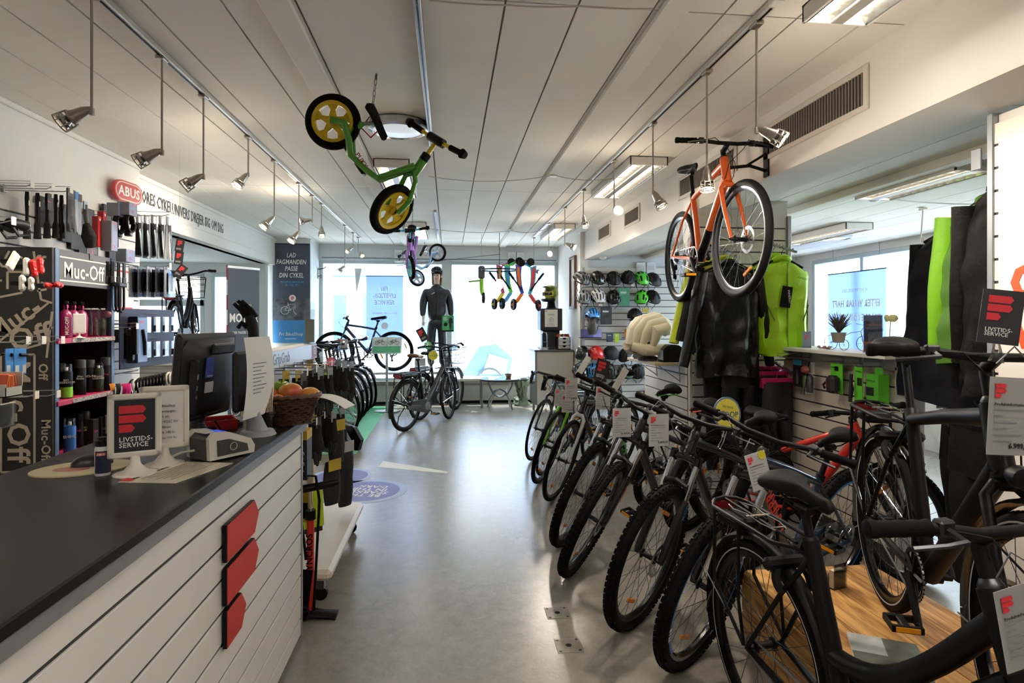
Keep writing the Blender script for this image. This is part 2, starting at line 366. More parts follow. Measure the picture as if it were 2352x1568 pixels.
# ---- outside
st = struct('ground_street', MB().bx(-40, 40, 10.8, 60, -.25, -.05).bx(5.7, 40, -20, 10.8, -.25, -.05).bx(-40, -5.5, -20, 10.8, -.25, -.05), M('d5d8da', .9, n=(.6, .08)))
def facade(name, label, x0, x1, y, h, m, wins, z0=-.05, rz=0, piv=(0, 0)):
    b = thing(name, label, 'building', (piv[0], piv[1], 0), rz)
    MB().bx(x0, x1, y, y + 4, z0, h).build('wall', m, b)
    for a, c, e, g in wins:
        wn = MB().bx(a, c, y - .06, y + .02, e, g, .01).build('window', M('c3ccd4', .4), b)
        MB().bx(a + .12, c - .12, y - .075, y - .055, e + .12, g - .12).build('pane', M('4a6f9c', .1, spec=.8), wn)
    return b
bl = facade('shop_building', 'pale shop building across the street with awning and blue shop windows', -9, 9, 21, 7.5, M('a9a5a2', .8, n=(5, .1)),
            [(-6, -3.4, .3, 2.5), (-3.1, -1.4, .3, 2.5), (-1.1, .4, .3, 2.5), (2.2, 4.6, .3, 2.5), (5, 7, .3, 2.5), (-6, -4.4, 4.4, 6), (-2, -.4, 4.4, 6), (2.5, 4, 4.4, 6)])
MB().bx(-9, 9, 20.5, 21, 3.0, 3.7, .03).build('awning', M('4f6a90', .6), bl); MB().bx(-9, 9, 20.94, 21, 4.0, 4.3).build('brick_band', M('b99e92', .8, n=(30, .3)), bl)
bk = facade('brick_building', 'brick house seen through the side bay window with a yellow eaves board', -12, -3.5, 14.5, 3.4, M('8a776e', .85, n=(25, .2)), [(-6.6, -5.2, .2, 2.1)])
MB().bx(-12, -3.5, 14.3, 14.5, 3.05, 3.5, .02).build('eaves_board', M('b87a22', .6), bk)
for k in range(26):
    for j in range(9): MB().bx(-7.0 + k * .14 + (j % 2) * .07, -6.87 + k * .14 + (j % 2) * .07, 14.485, 14.5, 2.16 + j * .1, 2.25 + j * .1).build('brick', M('94806f', .8), bk)
def bush(name, label, c, r, h, n, m, seed):
    rd = random.Random(seed); b = thing(name, label, 'bush', c); mb = MB()
    for i in range(n):
        a, q, z = rd.random() * 6.28, rd.random() ** .5 * r, rd.random() ** .7 * h + .1; x, y = q * math.cos(a), q * math.sin(a); s_ = .05 + rd.random() * .05; an = rd.random() * 6.28
        dx, dy, dz = math.cos(an) * s_, math.sin(an) * s_, (rd.random() - .3) * s_
        mb.add([(x, y, z), (x + dx, y + dy, z + dz), (x + dx * .6 - dy * .5, y + dy * .6 + dx * .5, z + dz + s_ * .5)], [(0, 1, 2)])
    mb.build('foliage', m, b, kind='stuff'); mb = MB()
    for i in range(6): mb.cyl((0, 0, -.05), (r * .6 * math.cos(i), r * .6 * math.sin(i), h * .8), .025, .008, 5)
    mb.build('stems', M('6b5a48', .8), b)
bush('hedge_bush', 'sunlit hedge outside the right shop window', (10.2, 8.6, -.05), 1.5, 2.4, 1500, M('6f8452', .7), 3)
bush('hedge_bush', 'second sunlit hedge outside the right window behind the dark jackets', (10.6, 4.6, -.05), 1.6, 2.5, 1500, M('74875a', .7), 4)
fc = thing('white_house', 'pale house wall beyond the hedge outside the right window', 'building', (15, 6, 0)); MB().bx(0, 3, -9, 12, -.05, 6).build('wall', M('e3e3e0', .8), fc); MB().bx(-.05, 0, -1, 1.4, 1, 2.4).build('window', M('a9bccb', .2), fc)
# ---- floor details
GRN = M('5f9f7c', .85, n=(60, .12)); car = thing('green_carpet', 'green exhibition carpet strip under the bike row at the left', 'carpet', (-2.0, 8.4, 0))
MB().bx(-.7, .97, -1.66, 1.2, 0, .006, .002).build('light_field', M('7cc9a0', .85, n=(60, .08)), car); MB().bx(-.7, .97, 1.2, 1.95, 0, .0065, .002).build('dark_field', M('2f8a5c', .85, n=(60, .1)), car)
txt('WINTER', .17, M('eef4ee', .7), car, T3(.6, -1.28, .008) @ RZ(pi / 2), name='lettering'); txt('E ELCYKEL', .17, M('eef4ee', .7), car, T3(.62, -.1, .008) @ RZ(pi / 2), name='lettering')
PUR = M('5d5f9e', .45); LIL = M('9fb0cf', .45)
for k, (px, py, sx, lb, big) in enumerate([(840, 1127, .36, 'large oval blue floor sticker reading be the sparkle in the dark', 1), (785, 1093, .3, 'smaller blue oval floor sticker half hidden by the glove stand', 0)]):
    c = atz(px, py, 0); s_ = thing('floor_sticker', lb, 'sticker', (c.x, c.y, 0))
    MB().lathe([(0, .0012), (sx, .0012), (sx, 0)], 40).build('border', LIL, s_); MB().lathe([(0, .0018), (sx * .82, .0018), (sx * .82, .0006)], 40).build('disc', PUR, s_)
    txt('BE THE\nSPARKLE\nIN THE\nDARK' if big else 'A', .1 if big else .16, M('f2f2f6', .5), s_, T3(.02, 0, .0022) @ RZ(pi * .92), bold=.012, lead=.85)
c = [atz(*p, .001) for p in ((868, 1072), (880, 1058), (1032, 1083), (1025, 1087))]
o = MB().add([(p.x - c[0].x, p.y - c[0].y, .001) for p in c], [(0, 3, 2, 1)]).add([(p.x - c[0].x, p.y - c[0].y, 0) for p in c], [(0, 1, 2, 3)]).build('floor_arrow', M('d5d4ca', .5), None, loc=(c[0].x, c[0].y, 0)); tag(o, 'long pale wedge-shaped sticker on the floor before the e-bike', 'sticker')
for k, (px, py) in enumerate([(1280, 1407), (1306, 1482)]):
    c = atz(px, py, 0); t = thing('floor_plate', ['square metal floor plate farther from the camera', 'square metal floor plate nearest the camera'][k], 'floor plate', (c.x, c.y, 0))
    MB().bx(-.06, .06, -.06, .06, 0, .002, .001).build('plate', M('8b8478', .45, .3, n=(30, .2)), t)
    for a, b in ((-.045, -.045), (.045, -.045), (.045, .045), (-.045, .045)): MB().lathe([(0, .0035), (.006, .0035), (.007, .002)], 8, (a, b, 0)).build('screw', DST, t)
    MB().lathe([(0, .0025), (.014, .0025), (.014, .002)], 12, (0, 0, 0)).build('socket_hole', BLK, t)
# ---- air grilles on the beam
for k, (ya, yb, za, zb, lb) in enumerate([(2.72, 3.66, 2.57, 2.735, 'long air grille with upright louvres on the beam nearest the camera'), (4.05, 5.05, 2.6, 2.74, 'air grille on the beam behind the orange bike'),
                                          (6.2, 6.7, 2.6, 2.74, 'air grille on the beam beside the glaring spotlight'), (7.35, 7.9, 2.6, 2.74, 'small air grille at the far end of the beam')]):
    t = thing('air_grille', lb, 'vent', (2.06, ya, za), group='air grilles along the beam'); L = yb - ya; H_ = zb - za
    MB().bx(-.012, 0, -.035, 0, -.03, H_ + .03, .003).bx(-.012, 0, L, L + .035, -.03, H_ + .03, .003).bx(-.012, 0, 0, L, -.03, 0, .003).bx(-.012, 0, 0, L, H_, H_ + .03, .003).build('frame', M('cfc8bc', .6), t)
    MB().bx(-.002, 0, 0, L, 0, H_).build('backing', M('2a2725', .8), t); n = int(L / .024)
    lm = MB().bx(-.009, -.001, 0, .005, 0, H_).mesh('louvre', M('8d8579', .5))
    for i in range(n): link('louvre', lm, t, loc=(0, .01 + i * L / n, 0))
# ================================================================ LAMPS AND CEILING FITTINGS
NIK = M('b6aea4', .28, 1); BULB = M('fff3dc', .3, emit=22, ecol='ffe6bd'); BULBD = M('fff3dc', .3, emit=5, ecol='ffe6bd')
for _m in (BULB, BULBD): _m.cycles.emission_sampling = 'NONE'
def spot_parts():
    g = {}
    g['mount'] = MB().bx(-.02, .02, -.03, .03, -.018, 0, .003).mesh('mount', NIK)
    b = MB().tube([(0, 0, 0), (0, 0, -.03), (0, 0, -.062), (0, 0, -.085)], [.006, .02, .024, .03], 14); g['body'] = b.mesh('body', NIK)
    c = MB()                                            # bulb cage: rings and bars
    for z, r in ((-.085, .034), (-.108, .037), (-.131, .039)): c.lathe([(r - .003, z - .003), (r, z - .003), (r, z + .003), (r - .003, z + .003)], 16, closed=True)
    for k in range(8):
        a = k * pi / 4; c.tube([(.034 * math.cos(a), .034 * math.sin(a), -.082), (.039 * math.cos(a), .039 * math.sin(a), -.134)], .0025, 4)
    g['cage'] = c.mesh('cage', NIK); g['reflector'] = MB().lathe([(.012, -.086), (.031, -.12), (.033, -.12)], 16).mesh('reflector', CHR)
    return g
SP = spot_parts()
BB_ = [MB().lathe([(0, -.094), (.028, -.116), (.022, -.122), (0, -.125)], 14).mesh('bulb', m) for m in (BULBD, BULB)]
def spot(x, y, zt, zb, aim, lab, lit=1, watts=34, grp='spotlights hanging from the ceiling tracks'):
    t = thing('spotlight', lab, 'spotlight', (x, y, zt), group=grp)
    link('mount', SP['mount'], t); MB().tube([(0, 0, -.01), (0, 0, zb - zt)], .0055, 8).bx(-.008, .008, -.008, .008, zb - zt - .03, zb - zt + .0, .002).build('rod', NIK, t)
    d = V(aim).normalized(); hm = fm((0, 0, zb - zt), -d, (0, 0, 1) if abs(d.z) < .95 else (0, 1, 0))
    bd = link('body', SP['body'], t, mat=hm); link('cage', SP['cage'], bd); link('reflector', SP['reflector'], bd); link('bulb', BB_[1 if lit else 0], bd)
    l = bpy.data.lights.new('bulb_light', 'SPOT'); l.energy = watts * (1 if lit else .5); l.spot_size = 1.5; l.spot_blend = .9; l.color = (1, .89, .75); l.shadow_soft_size = .03
    lo = bpy.data.objects.new('bulb_light', l); COL.objects.link(lo); lo.parent = t; lo.matrix_local = hm @ T3(0, 0, -.14)
    if lit:
        l2 = bpy.data.lights.new('bulb_glow', 'POINT'); l2.energy = 5; l2.color = (1, .86, .68); l2.shadow_soft_size = .03; g2 = bpy.data.objects.new('bulb_glow', l2); COL.objects.link(g2); g2.parent = t; g2.matrix_local = hm @ T3(0, 0, -.15)
def track(x, y0, y1, lab):
    t = thing('lamp_track', lab, 'track', (x, y0, CE - .03)); MB().bx(-.018, .018, 0, y1 - y0, 0, .03, .003).build('rail', M('d9d7d2', .35, .4), t); MB().bx(-.005, .005, .01, y1 - y0 - .01, -.002, .001).build('slot', BLK, t)
    MB().bx(-.022, .022, -.06, 0, -.003, .03, .004).build('end_cap', WHT, t)
track(-1.42, .6, 9.7, 'long lamp track on the ceiling above the counter'); track(1.35, 2.33, 9.4, 'long lamp track on the ceiling above the mountain bikes')
t = thing('lamp_track', 'bare lamp track down the middle of the ceiling', 'track', (-.13, .5, CE - .03)); MB().bx(-.016, .016, 0, 4.1, 0, .03, .003).build('rail', M('a9adb5', .35, .6), t); MB().bx(-.004, .004, .01, 4.05, -.002, .001).build('slot', BLK, t)
t = thing('lamp_track', 'short lamp track in the middle of the ceiling near the shop window', 'track', (-.16, 7.2, CE - .03)); MB().bx(-.016, .016, 0, 2.6, 0, .03, .003).build('rail', M('a9adb5', .35, .6), t)
LFT = ((-.75, -.15, -.6), 2.81)
for y, zb, a, lab, lit in [(2.52, 2.35, (-.85, -.1, -.55), 'unlit caged spotlight at the top left, nearest the camera on the left track', 0), (3.1, 2.35, (-.8, -.1, -.5), 'second caged spotlight on the left track, above the brushes', 0),
        (3.6, 2.35, (-.75, -.15, -.6), 'third caged spotlight on the left track, above the wall lettering', 0), (4.37, 2.55, (-.5, -.3, -.8), 'short-rod lit spotlight on the left track', 1),
        (5.0, 2.35, (-.6, -.3, -.75), 'lit spotlight glowing left of the dark blue pier banner', 1), (5.8, 2.35, (-.5, -.3, -.8), 'lit spotlight hanging just above the dark blue pier banner', 1),
        (6.35, 2.55, (-.8, -.2, -.15), 'small lit spotlight on a bent arm above the shop banner', 1), (6.8, 2.56, (.1, -.3, -.9), 'small unlit spotlight pointing down beside the bent-arm one', 0),
        (8.3, 2.25, (-.6, -.3, -.7), 'dark spotlight on a long rod before the shop window', 0), (9.0, 2.6, (-.5, -.3, -.5), 'tiny spotlight at the far end of the left track', 0), (9.5, 2.6, (.4, -.3, -.5), 'tiny spotlight last on the left track', 0)]:
    spot(-1.42, y, 2.81, zb, a, lab, lit)
for y, zb, a, lab, lit in [(2.46, 2.35, (.8, -.2, -.45), 'lit caged spotlight in front of the long air grille', 1), (2.96, 2.31, (0, -.05, -1), 'lit spotlight hanging over the orange bike pointing straight down', 1), (3.78, 2.36, (.35, -.25, -.8), 'unlit spotlight left of the orange bike pointing at the saddle', 0),
        (4.7, 2.42, (.02, -.9, -.35), 'glaring spotlight facing the camera near the beam grille', 1), (5.8, 2.56, (.1, -.2, -.9), 'short unlit spotlight between the glaring one and the far end', 0), (6.75, 2.4, (.75, -.3, -.4), 'lit spotlight by the framed picture at the right nook', 1),
        (7.85, 2.42, (-.05, -.9, -.3), 'glaring spotlight above the hanging balance bikes', 1), (9.25, 2.3, (.5, -.6, -.3), 'small dark spotlight above the toy-coloured balance bikes', 0)]:
    spot(1.35, y, 2.81, zb, a, lab, lit)
# ---- fluorescent louvre fittings
TUBE = M('ffffff', .3, emit=21, ecol='fff6ec'); TUBEB = M('ffffff', .3, emit=44, ecol='fff6ee'); TUBED = M('f5f3ee', .3, emit=13.0, ecol='fff6ea'); REFL = M('d9d6cc', .22, .9)
def fluor(x, y, z, L, W, lab, bright, ax='y'):
    t = thing('ceiling_light', lab, 'ceiling light', (x, y, z), 0 if ax == 'y' else -pi / 2, group='louvred fluorescent ceiling lights'); h = .075
    MB().bx(0, W, 0, .012, -h, 0, .002).bx(0, W, L - .012, L, -h, 0, .002).bx(0, .012, 0, L, -h, 0, .002).bx(W - .012, W, 0, L, -h, 0, .002).bx(0, W, 0, L, -.008, 0).build('housing', M('dedbd5', .4), t)
    MB().bx(W / 2 - .03, W / 2 + .03, .012, L - .012, -h, -h + .012, .003).build('spine', M('bdb8ae', .4, .5), t)
    for s in (.25, .75):
        cx = W * s; MB().cyl((cx, .03, -.035), (cx, L - .03, -.035), .012, None, 8).build('tube', TUBEB if bright == 2 else TUBE if bright else TUBED, t)
        w2 = W * .25 - .022; MB().grid(lambda u, v: (cx - w2 + 2 * w2 * u, .012 + (L - .024) * v, -h + .004 + .055 * (1 - (2 * u - 1) ** 2)), 6, 1).build('reflector', REFL, t)
        bm = MB().grid(lambda u, v: (cx - w2 + 2 * w2 * u, 0, -h + .001 + v * .034 * (1 - .65 * (1 - (2 * u - 1) ** 2))), 6, 1).mesh('blade', REFL)
        n = int(L / .075)
        for k in range(1, n): link('blade', bm, t, loc=(0, L * k / n, 0))
fluor(1.5, 1.12, CE, 1.24, .3, 'bright louvred ceiling light at the top right, nearest the camera', 1)
fluor(1.47, 4.65, CE, 1.32, .32, 'louvred ceiling light left of the orange bike', 0); fluor(1.45, 8.0, CE, 1.24, .3, 'far louvred ceiling light on the right side near the shop window', 0)
fluor(-.62, 4.95, CE, 1.24, .3, 'louvred ceiling light behind the green balance bike', 0); fluor(-.6, 8.1, CE, 1.24, .3, 'far louvred ceiling light behind the purple balance bike', 0)
for k, (x, y) in enumerate([(1.5, -2.0), (-.6, -1.6), (-2.0, -1.6), (.45, -.75), (1.25, -.55)]): fluor(x, y, CE, 1.24, .3, ['right rear', 'middle', 'left', 'overhead', 'right'][k] + ' louvred ceiling light added unseen behind the camera', 2)  # unseen fittings added behind the camera to brighten the counter front and near floor
fluor(4.0, 5.55, 2.497, 1.24, .3, 'louvred ceiling light over the right side room', 0); fluor(3.1, 3.3, 2.497, .9, .3, 'louvred ceiling light above the dark hanging jackets', 0); fluor(3.6, 1.2, 2.497, 1.24, .3, 'louvred ceiling light in the right side room behind the near panel', 1); fluor(4.2, -1.4, 2.497, 1.24, .3, 'louvred ceiling light in the right side room behind the camera', 1)
fluor(-4.3, 6.6, 2.4, 1.24, .3, 'louvred ceiling light in the side bay', 1)
def dome(x, y, z, r, lab, m=None):
    t = thing('round_ceiling_light', lab, 'ceiling light', (x, y, z)); MB().lathe([(r * .9, 0), (r, -.01), (r, -.05), (r * .86, -.062), (r * .84, -.05)], 40).build('ring', CHR, t)
    MB().lathe([(0, -.07), (r * .5, -.066), (r * .84, -.05)], 40).build('diffuser', M('e9edf0', .25, emit=.3, ecol='e4eef6'), t)
    MB().lathe([(r * .84, -.051), (r * .86, -.058)], 40).build('gasket', BLK, t)
dome(-.34, 4.06, CE, .2, 'round chrome ceiling lamp behind the green balance bike'); dome(4.45, 6.35, 2.497, .17, 'round ceiling lamp in the right side room')
t = thing('spotlight', 'spotlight hanging from the right side ceiling before the dark jackets', 'spotlight', (0, 0, 0)); t.matrix_local = T3(*atz(2120, 478, 2.49)); link('mount', SP['mount'], t); MB().tube([(0, 0, 0), (-.02, 0, -.26)], .005, 8).build('rod', NIK, t)
hm = fm((-.02, 0, -.26), (-.5, .2, .8)); bd = link('body', SP['body'], t, mat=hm); link('cage', SP['cage'], bd)
def sensor(x, y, z, lab):
    t = thing('smoke_detector', lab, 'smoke detector', (x, y, z)); MB().lathe([(.05, 0), (.05, -.02), (.035, -.035), (0, -.04)], 20).build('body', WPL, t); MB().lathe([(.051, -.01), (.053, -.014), (.051, -.018)], 20).build('slot_ring', M('b8b5ad', .5), t)
p = atz(1272, 396, CE); sensor(p.x, p.y, CE, 'small smoke detector on the middle ceiling'); p = atz(1177, 524, CE); sensor(p.x, p.y, CE, 'small smoke detector near the shop window'); p = atz(1353, 598, 2.42); sensor(2.25, 8.4, 2.42, 'white smoke detector under the beam by the helmet wall'); p = atz(2010, 452, 2.5); sensor(p.x, p.y, 2.5, 'smoke detector on the right side ceiling')
def wire(pts, r, m, lab, sag=0):
    q = []
    for a, b in zip(pts, pts[1:]):
        for k in range(8): u = k / 8; v = V(a).lerp(V(b), u); v.z -= sag * 4 * u * (1 - u); q.append(v)
    q.append(V(pts[-1])); o = q[0].copy(); ob = MB().tube([p - o for p in q], r, 6).build('ceiling_wire', m, None, loc=o); tag(ob, lab, 'wire')
CBL = M('cfcac0', .6); g = lambda px, py, z=CE - .012: atz(px, py, z)
wire([g(985, 0), g(1170, 12), g(1330, 14), g(1500, 20)], .004, CBL, 'thin cable along the ceiling at the top of the picture', .005)
wire([g(985, 405, 2.78), g(1272, 402, 2.8), g(1450, 400, 2.8)], .004, CBL, 'cable sagging to the smoke detector on the middle ceiling', .05)
wire([g(960, 520, 2.8), g(1177, 530, 2.8), g(1270, 520, 2.8)], .005, CBL, 'cable sagging to the smoke detector near the shop window', .05)
wire([(-.9, 10.5, 2.46), (.9, 10.3, 2.66)], .006, M('55585c', .5), 'dark cord running up to the right before the shop window'); wire([(-2.2, 10.55, 2.59), (-.1, 10.55, 2.58), (1.95, 10.55, 2.58)], .012, M('6d7378', .4, .5), 'curtain rail above the shop window')
wire([g(2020, 452, 2.485), g(2150, 466, 2.485), g(2290, 466, 2.485)], .005, CBL, 'cable on the right side ceiling', .01)
for k, (x, y, z, lab) in enumerate([(-.8, 10.6, 2.64, 'pair of white switch boxes above the left shop window'), (1.22, 10.6, 2.62, 'pair of white switch boxes above the right shop window'), (3.02, 8.8, 2.28, 'pair of white switch boxes above the helmet wall')]):
    t = thing('switch_box', lab, 'switch box', (x, y, z), group='wall switch boxes')
    for s in (-1, 1):
        b = MB().bx(s * .08 - .072, s * .08 + .072, -.05, 0, -.11, .11, .008).build('cover', M('e3e6e6', .4), t); MB().bx(s * .08 - .05, s * .08 + .05, -.053, -.049, -.01, .06, .002).build('plate', M('cfd3d4', .4), b); MB().lathe([(0, -.056), (.012, -.054), (.012, -.048)], 10, (s * .08 + .02, 0, -.07), 'y').build('knob', BLK, b)
# ================================================================ BICYCLES
WC = {}
def wheel_meshes(R, tw, tread, rimm, sp, spm, stripe, disc, dynamo, tyrem):
    k = (R, tw, tread, rimm.name, sp, spm.name, stripe, disc, dynamo, tyrem.name)
    if k in WC: return WC[k]
    g = {}; rt = tw / 2; rc = R - rt; ri = R - tw * .92
    prof = [(rc + rt * math.cos(a) * .98, rt * math.sin(a)) for a in [(-2.6 + 5.2 * i / 11) for i in range(12)]]
    tb = MB().lathe(prof, 56, ax='y', closed=True)
    if tread == 'knob':
        n = int(2 * pi * R / .032)
        for i in range(n):
            for row, (off, hw, ln) in enumerate(((-.78, .12, .011), (-.32, .16, .009), (.32, .16, .009), (.78, .12, .011))):
                a = 2 * pi * (i + (.5 if row in (1, 2) else 0)) / n; b = off * 1.25
                m = RY(-a) @ T3(rc, 0, 0) @ RZ(b) @ T3(rt, 0, 0); tb.x = m; tb.bx(-.004, .0055, -rt * hw, rt * hw, -ln, ln)
        tb.x = None
    elif tread == 'city':
        for i in range(90):
            for sgn in (-1, 1):
                tb.x = RY(-2 * pi * (i + .25 * sgn) / 90) @ T3(rc, 0, 0) @ RZ(sgn * .45) @ T3(rt, 0, 0); tb.bx(-.002, .0012, -rt * .28, rt * .28, -.006, .006)
        tb.x = None
    g['tyre'] = tb.mesh('tyre', tyrem)
    if stripe:
        s = MB()
        for sg in (-1, 1):
            a = 1.9 * sg; r0 = rc + rt * math.cos(a); s.lathe([(r0 + .003, sg * (abs(rt * math.sin(a)) + .0012)), (r0 - .002, sg * (abs(rt * math.sin(a)) + .0008))][::sg], 56, ax='y')
        g['stripe'] = s.mesh('reflective_stripe', M('c9c9c4', .35))
    w2 = max(.009, tw * .3); d = .022
    g['rim'] = MB().lathe([(ri + .006, -w2), (ri + .006, w2), (ri - d * .6, w2 * .9), (ri - d, w2 * .35), (ri - d, -w2 * .35), (ri - d * .6, -w2 * .9)], 56, ax='y', closed=True).mesh('rim', rimm)
    hr = .045 if dynamo else .02; hw = .035
    s = MB(); n = sp
    for i in range(n):
        sg = 1 if i % 2 else -1; a = 2 * pi * i / n; b = a + (.9 if (i // 2) % 2 else -.9)
        s.tube([(hr * math.cos(b), sg * hw, hr * math.sin(b)), ((ri - d) * math.cos(a), 0, (ri - d) * math.sin(a))], .0013, 3)
    g['spokes'] = s.mesh('spokes', spm)
    hb = MB().lathe([(.006, -.062), (.009, -.058), (.012, -hw - .008), (hr + .004, -hw - .002), (hr + .004, -hw + .003), (hr * .65, -hw + .008), (hr * .65, hw - .008), (hr + .004, hw - .003), (hr + .004, hw + .002), (.012, hw + .008), (.009, .058), (.006, .062)], 16, ax='y').cyl((0, -.07, 0), (0, .07, 0), .005, None, 8)
    g['hub'] = hb.mesh('hub', M('2a2b2e', .35, .8))
    if disc:
        q = MB().lathe([(.062, .046), (.082, .046), (.082, .048), (.062, .048)], 30, ax='y', closed=True)
        for i in range(6): a = i * pi / 3; q.tube([(.018 * math.cos(a), .047, .018 * math.sin(a)), (.064 * math.cos(a + .5), .047, .064 * math.sin(a + .5))], .005, 4, sq=.3)
        g['brake_disc'] = q.mesh('brake_disc', STL)
    g['reflector'] = MB().bx(-.011, .011, -.004, .004, -.05, .05, .004).mesh('spoke_reflector', M('f08a12', .2, coat=.5))
    g['cap'] = None; WC[k] = g
    return g
def add_wheel(name, parent, g, c, a0, refl, mat=None):
    w_ = link(name, g['rim'], parent, mat=(mat or MX.Identity(4)) @ T3(*c) @ RY(a0))
    link('tyre', g['tyre'], w_); link('spokes', g['spokes'], w_); link('hub', g['hub'], w_)
    if 'stripe' in g: link('reflective_stripe', g['stripe'], w_)
    if 'brake_disc' in g: link('brake_disc', g['brake_disc'], w_)
    for k in range(refl): link('spoke_reflector', g['reflector'], w_, mat=RY(2 * pi * k / refl) @ T3(.22, 0, 0))
    return w_
def saddle_mesh(L, W, m, H=.055):
    k = ('sad', L, W, m.name, H)
    if k in WC: return WC[k]
    def wd(u): return W * (.18 + .82 * (1 / (1 + math.exp((u - .38) * 13)))) * (1 - max(0, u - .93) * 6) * (1 - max(0, .07 - u) * 4)   # u 0 rear .. 1 nose
    def fn(u, v):
        a = 2 * pi * v; y = math.copysign(abs(math.cos(a)) ** .75, math.cos(a)) * wd(u) / 2; s_ = math.sin(a)
        top = .012 * math.cos((u - .05) * 3.2) + .012 * (1 - u); e = 1 if 0 < u < 1 else .3
        z = (max(0, s_) ** .8 * .022 - max(0, -s_) * (H - .02) * (1 - .45 * u)) * e + top - (abs(y) / W) ** 2 * .06
        return (-L * .5 + L * u, y, z)
    mb = MB().grid(fn, 18, 20, cv=True); nv = 20
    mb.f.append(tuple(range(nv))); mb.f.append(tuple(18 * nv + j for j in range(nv))[::-1]); mb.mi += [0, 0]
    WC[k] = mb.mesh('saddle', m, 60)
    return WC[k]
def bike(label, loc, fwd, lean=0, steer=0, R=.35, tw=.04, tread='slick', wb=1.08, frame='diamond', fm_=MBLK, fork='rigid', bar='flat', sad=(.28, .15), sadz=None, bbx=.43, bbz=None, stl=.46, htl=.14, stripe=False, disc=False, disc_only=None,
         fenders=False, rack=False, guard=False, cassette=True, rimm=None, spm=None, spokes=28, dynamo=False, refl=2, forkm=None, grips=None, saddm=None, name='bicycle', group=None, hta=71, decals=(), kick=False, lock=False, light=False,
         battery=None, basket=None, chainm=None, cat='bicycle', tube=1.0, stemh=.05, barw=.66, ftl=None, tyrem=None, stm=None, motor=False, saddle2=None, prong=None):
    up = V((0, 0, 1)); f = V(fwd).normalized(); side = up.cross(f); upl = (up * math.cos(lean) - side * math.sin(lean))
    t = thing(name, label, cat, mat=place(loc, f, upl), group=group)
    rimm = rimm or M('1d1e20', .3, .4); spm = spm or M('55585b', .35, .8); forkm = forkm or fm_; grips = grips or RUB; saddm = saddm or M('111113', .55, spec=.2, b=(150, .05)); stm = stm or BLK
    g = wheel_meshes(R, tw, tread, rimm, spokes, spm, stripe, disc, False, tyrem or RUB); gf = wheel_meshes(R, tw, tread, rimm, spokes, spm, stripe, disc, dynamo, tyrem or RUB)
    bbz = bbz or R - .055; ca, sa = math.cos(math.radians(hta)), math.sin(math.radians(hta)); ax = V((-ca, 0, sa)); fw = V((sa, 0, ca))
    fl = ftl or (.5 if fork == 'susp' else .40); B0 = V((wb, 0, R)) - fw * .045; crown = B0 + ax * fl; hb = crown + ax * .015; ht = hb + ax * htl
    sv = V((-math.cos(math.radians(73)), 0, math.sin(math.radians(73)))); bb = V((bbx, 0, bbz)); st = bb + sv * stl; ra = V((0, 0, R))
    S = MX.Translation(B0) @ MX.Rotation(steer, 4, ax) @ MX.Translation(-B0)
    # frame
    k_ = tube; mb = MB(); mb.cyl(hb, ht, .022 * k_, .021 * k_, 14)
    if frame == 'diamond':
        mb.tube([ht - ax * .035, (ht - ax * .035).lerp(st - sv * .03, .5) + V((0, 0, .006)), st - sv * .03], [.019 * k_, .0175 * k_, .016 * k_], 12).tube([hb + ax * .03, bb], [.024 * k_, .023 * k_], 12).tube([bb, st], .0165 * k_, 12)
    elif frame == 'step':
        j = bb + sv * stl * .42; a = ht - ax * .06; q = [a + (j - a) * u + V((0, 0, -.07 * math.sin(pi * u) - .03 * u * u * (1 - u) * 4)) for u in [i / 10 for i in range(11)]]
        mb.tube(q, [.021 * k_] * 11, 12).tube([hb + ax * .02, bb], .026 * k_, 12).tube([bb, st], .0185 * k_, 12)
    elif frame == 'wave':
        a = hb + ax * htl * .5; q = [a, a + V((-.12, 0, -.14)), a + V((-.24, 0, -.32)), bb + V((.06, 0, .05)), bb + V((-.03, 0, .02))]; mb.tube(q, [.03 * k_, .036 * k_, .038 * k_, .036 * k_, .03], 12, sq=.75).tube([bb, st], .018 * k_, 12)
    d = st - sv * .05
    for s in (-1, 1):
        mb.tube([bb + V((-.02, s * .03, 0)), bb.lerp(ra, .4) + V((0, s * .05, 0)), ra + V((0, s * .066, 0))], [.012 * k_, .0105 * k_, .009], 8).tube([d + V((0, s * .014, 0)), d.lerp(ra, .35) + V((0, s * .048, 0)), ra + V((0, s * .066, 0))], [.0095, .0085, .008], 8)
    mb.lathe([(.018, -.036), (.023, -.034), (.023, .034), (.018, .036)], 14, tuple(bb), 'y'); mb.build('frame', fm_, t)
    MB().lathe([(.017, -.004), (.0225, -.004), (.0225, .03), (.017, .03)], 12).build('seat_clamp', BLK if fm_ is not MBLK else DST, t, mat=fm(st - sv * .02, sv, (0, 1, 0)))
    # wheels
    add_wheel('rear_wheel', t, g, ra, .4, refl); add_wheel('front_wheel', t, gf, (wb, 0, R), 1.1, refl, S)
    # fork
    ct = crown
    if fork == 'susp':
        mb = MB()
        for s in (-1, 1): mb.tube([V((wb, s * .062, R - .01)), V((wb, s * .064, R + .03)) - fw * .012, B0 + ax * (fl - .19) + V((0, s * .064, 0)) + fw * .012], [.014, .019, .0205], 12)
        a = B0 + ax * (R + .012) + fw * .02; mb.tube([a + V((0, -.064, -.05)), a + V((0, -.05, .0)) + fw * .012, a + V((0, 0, .014)) + fw * .02, a + V((0, .05, 0)) + fw * .012, a + V((0, .064, -.05))], [.012, .014, .014, .014, .012], 8)
        fk = mb.build('fork_lowers', forkm, t, mat=S)
        for s in (-1, 1): MB().cyl(B0 + ax * (fl - .21) + V((0, s * .064, 0)) + fw * .012, crown + V((0, s * .064, 0)) + fw * .012, .0155, None, 12).build('stanchion', CHR, fk)
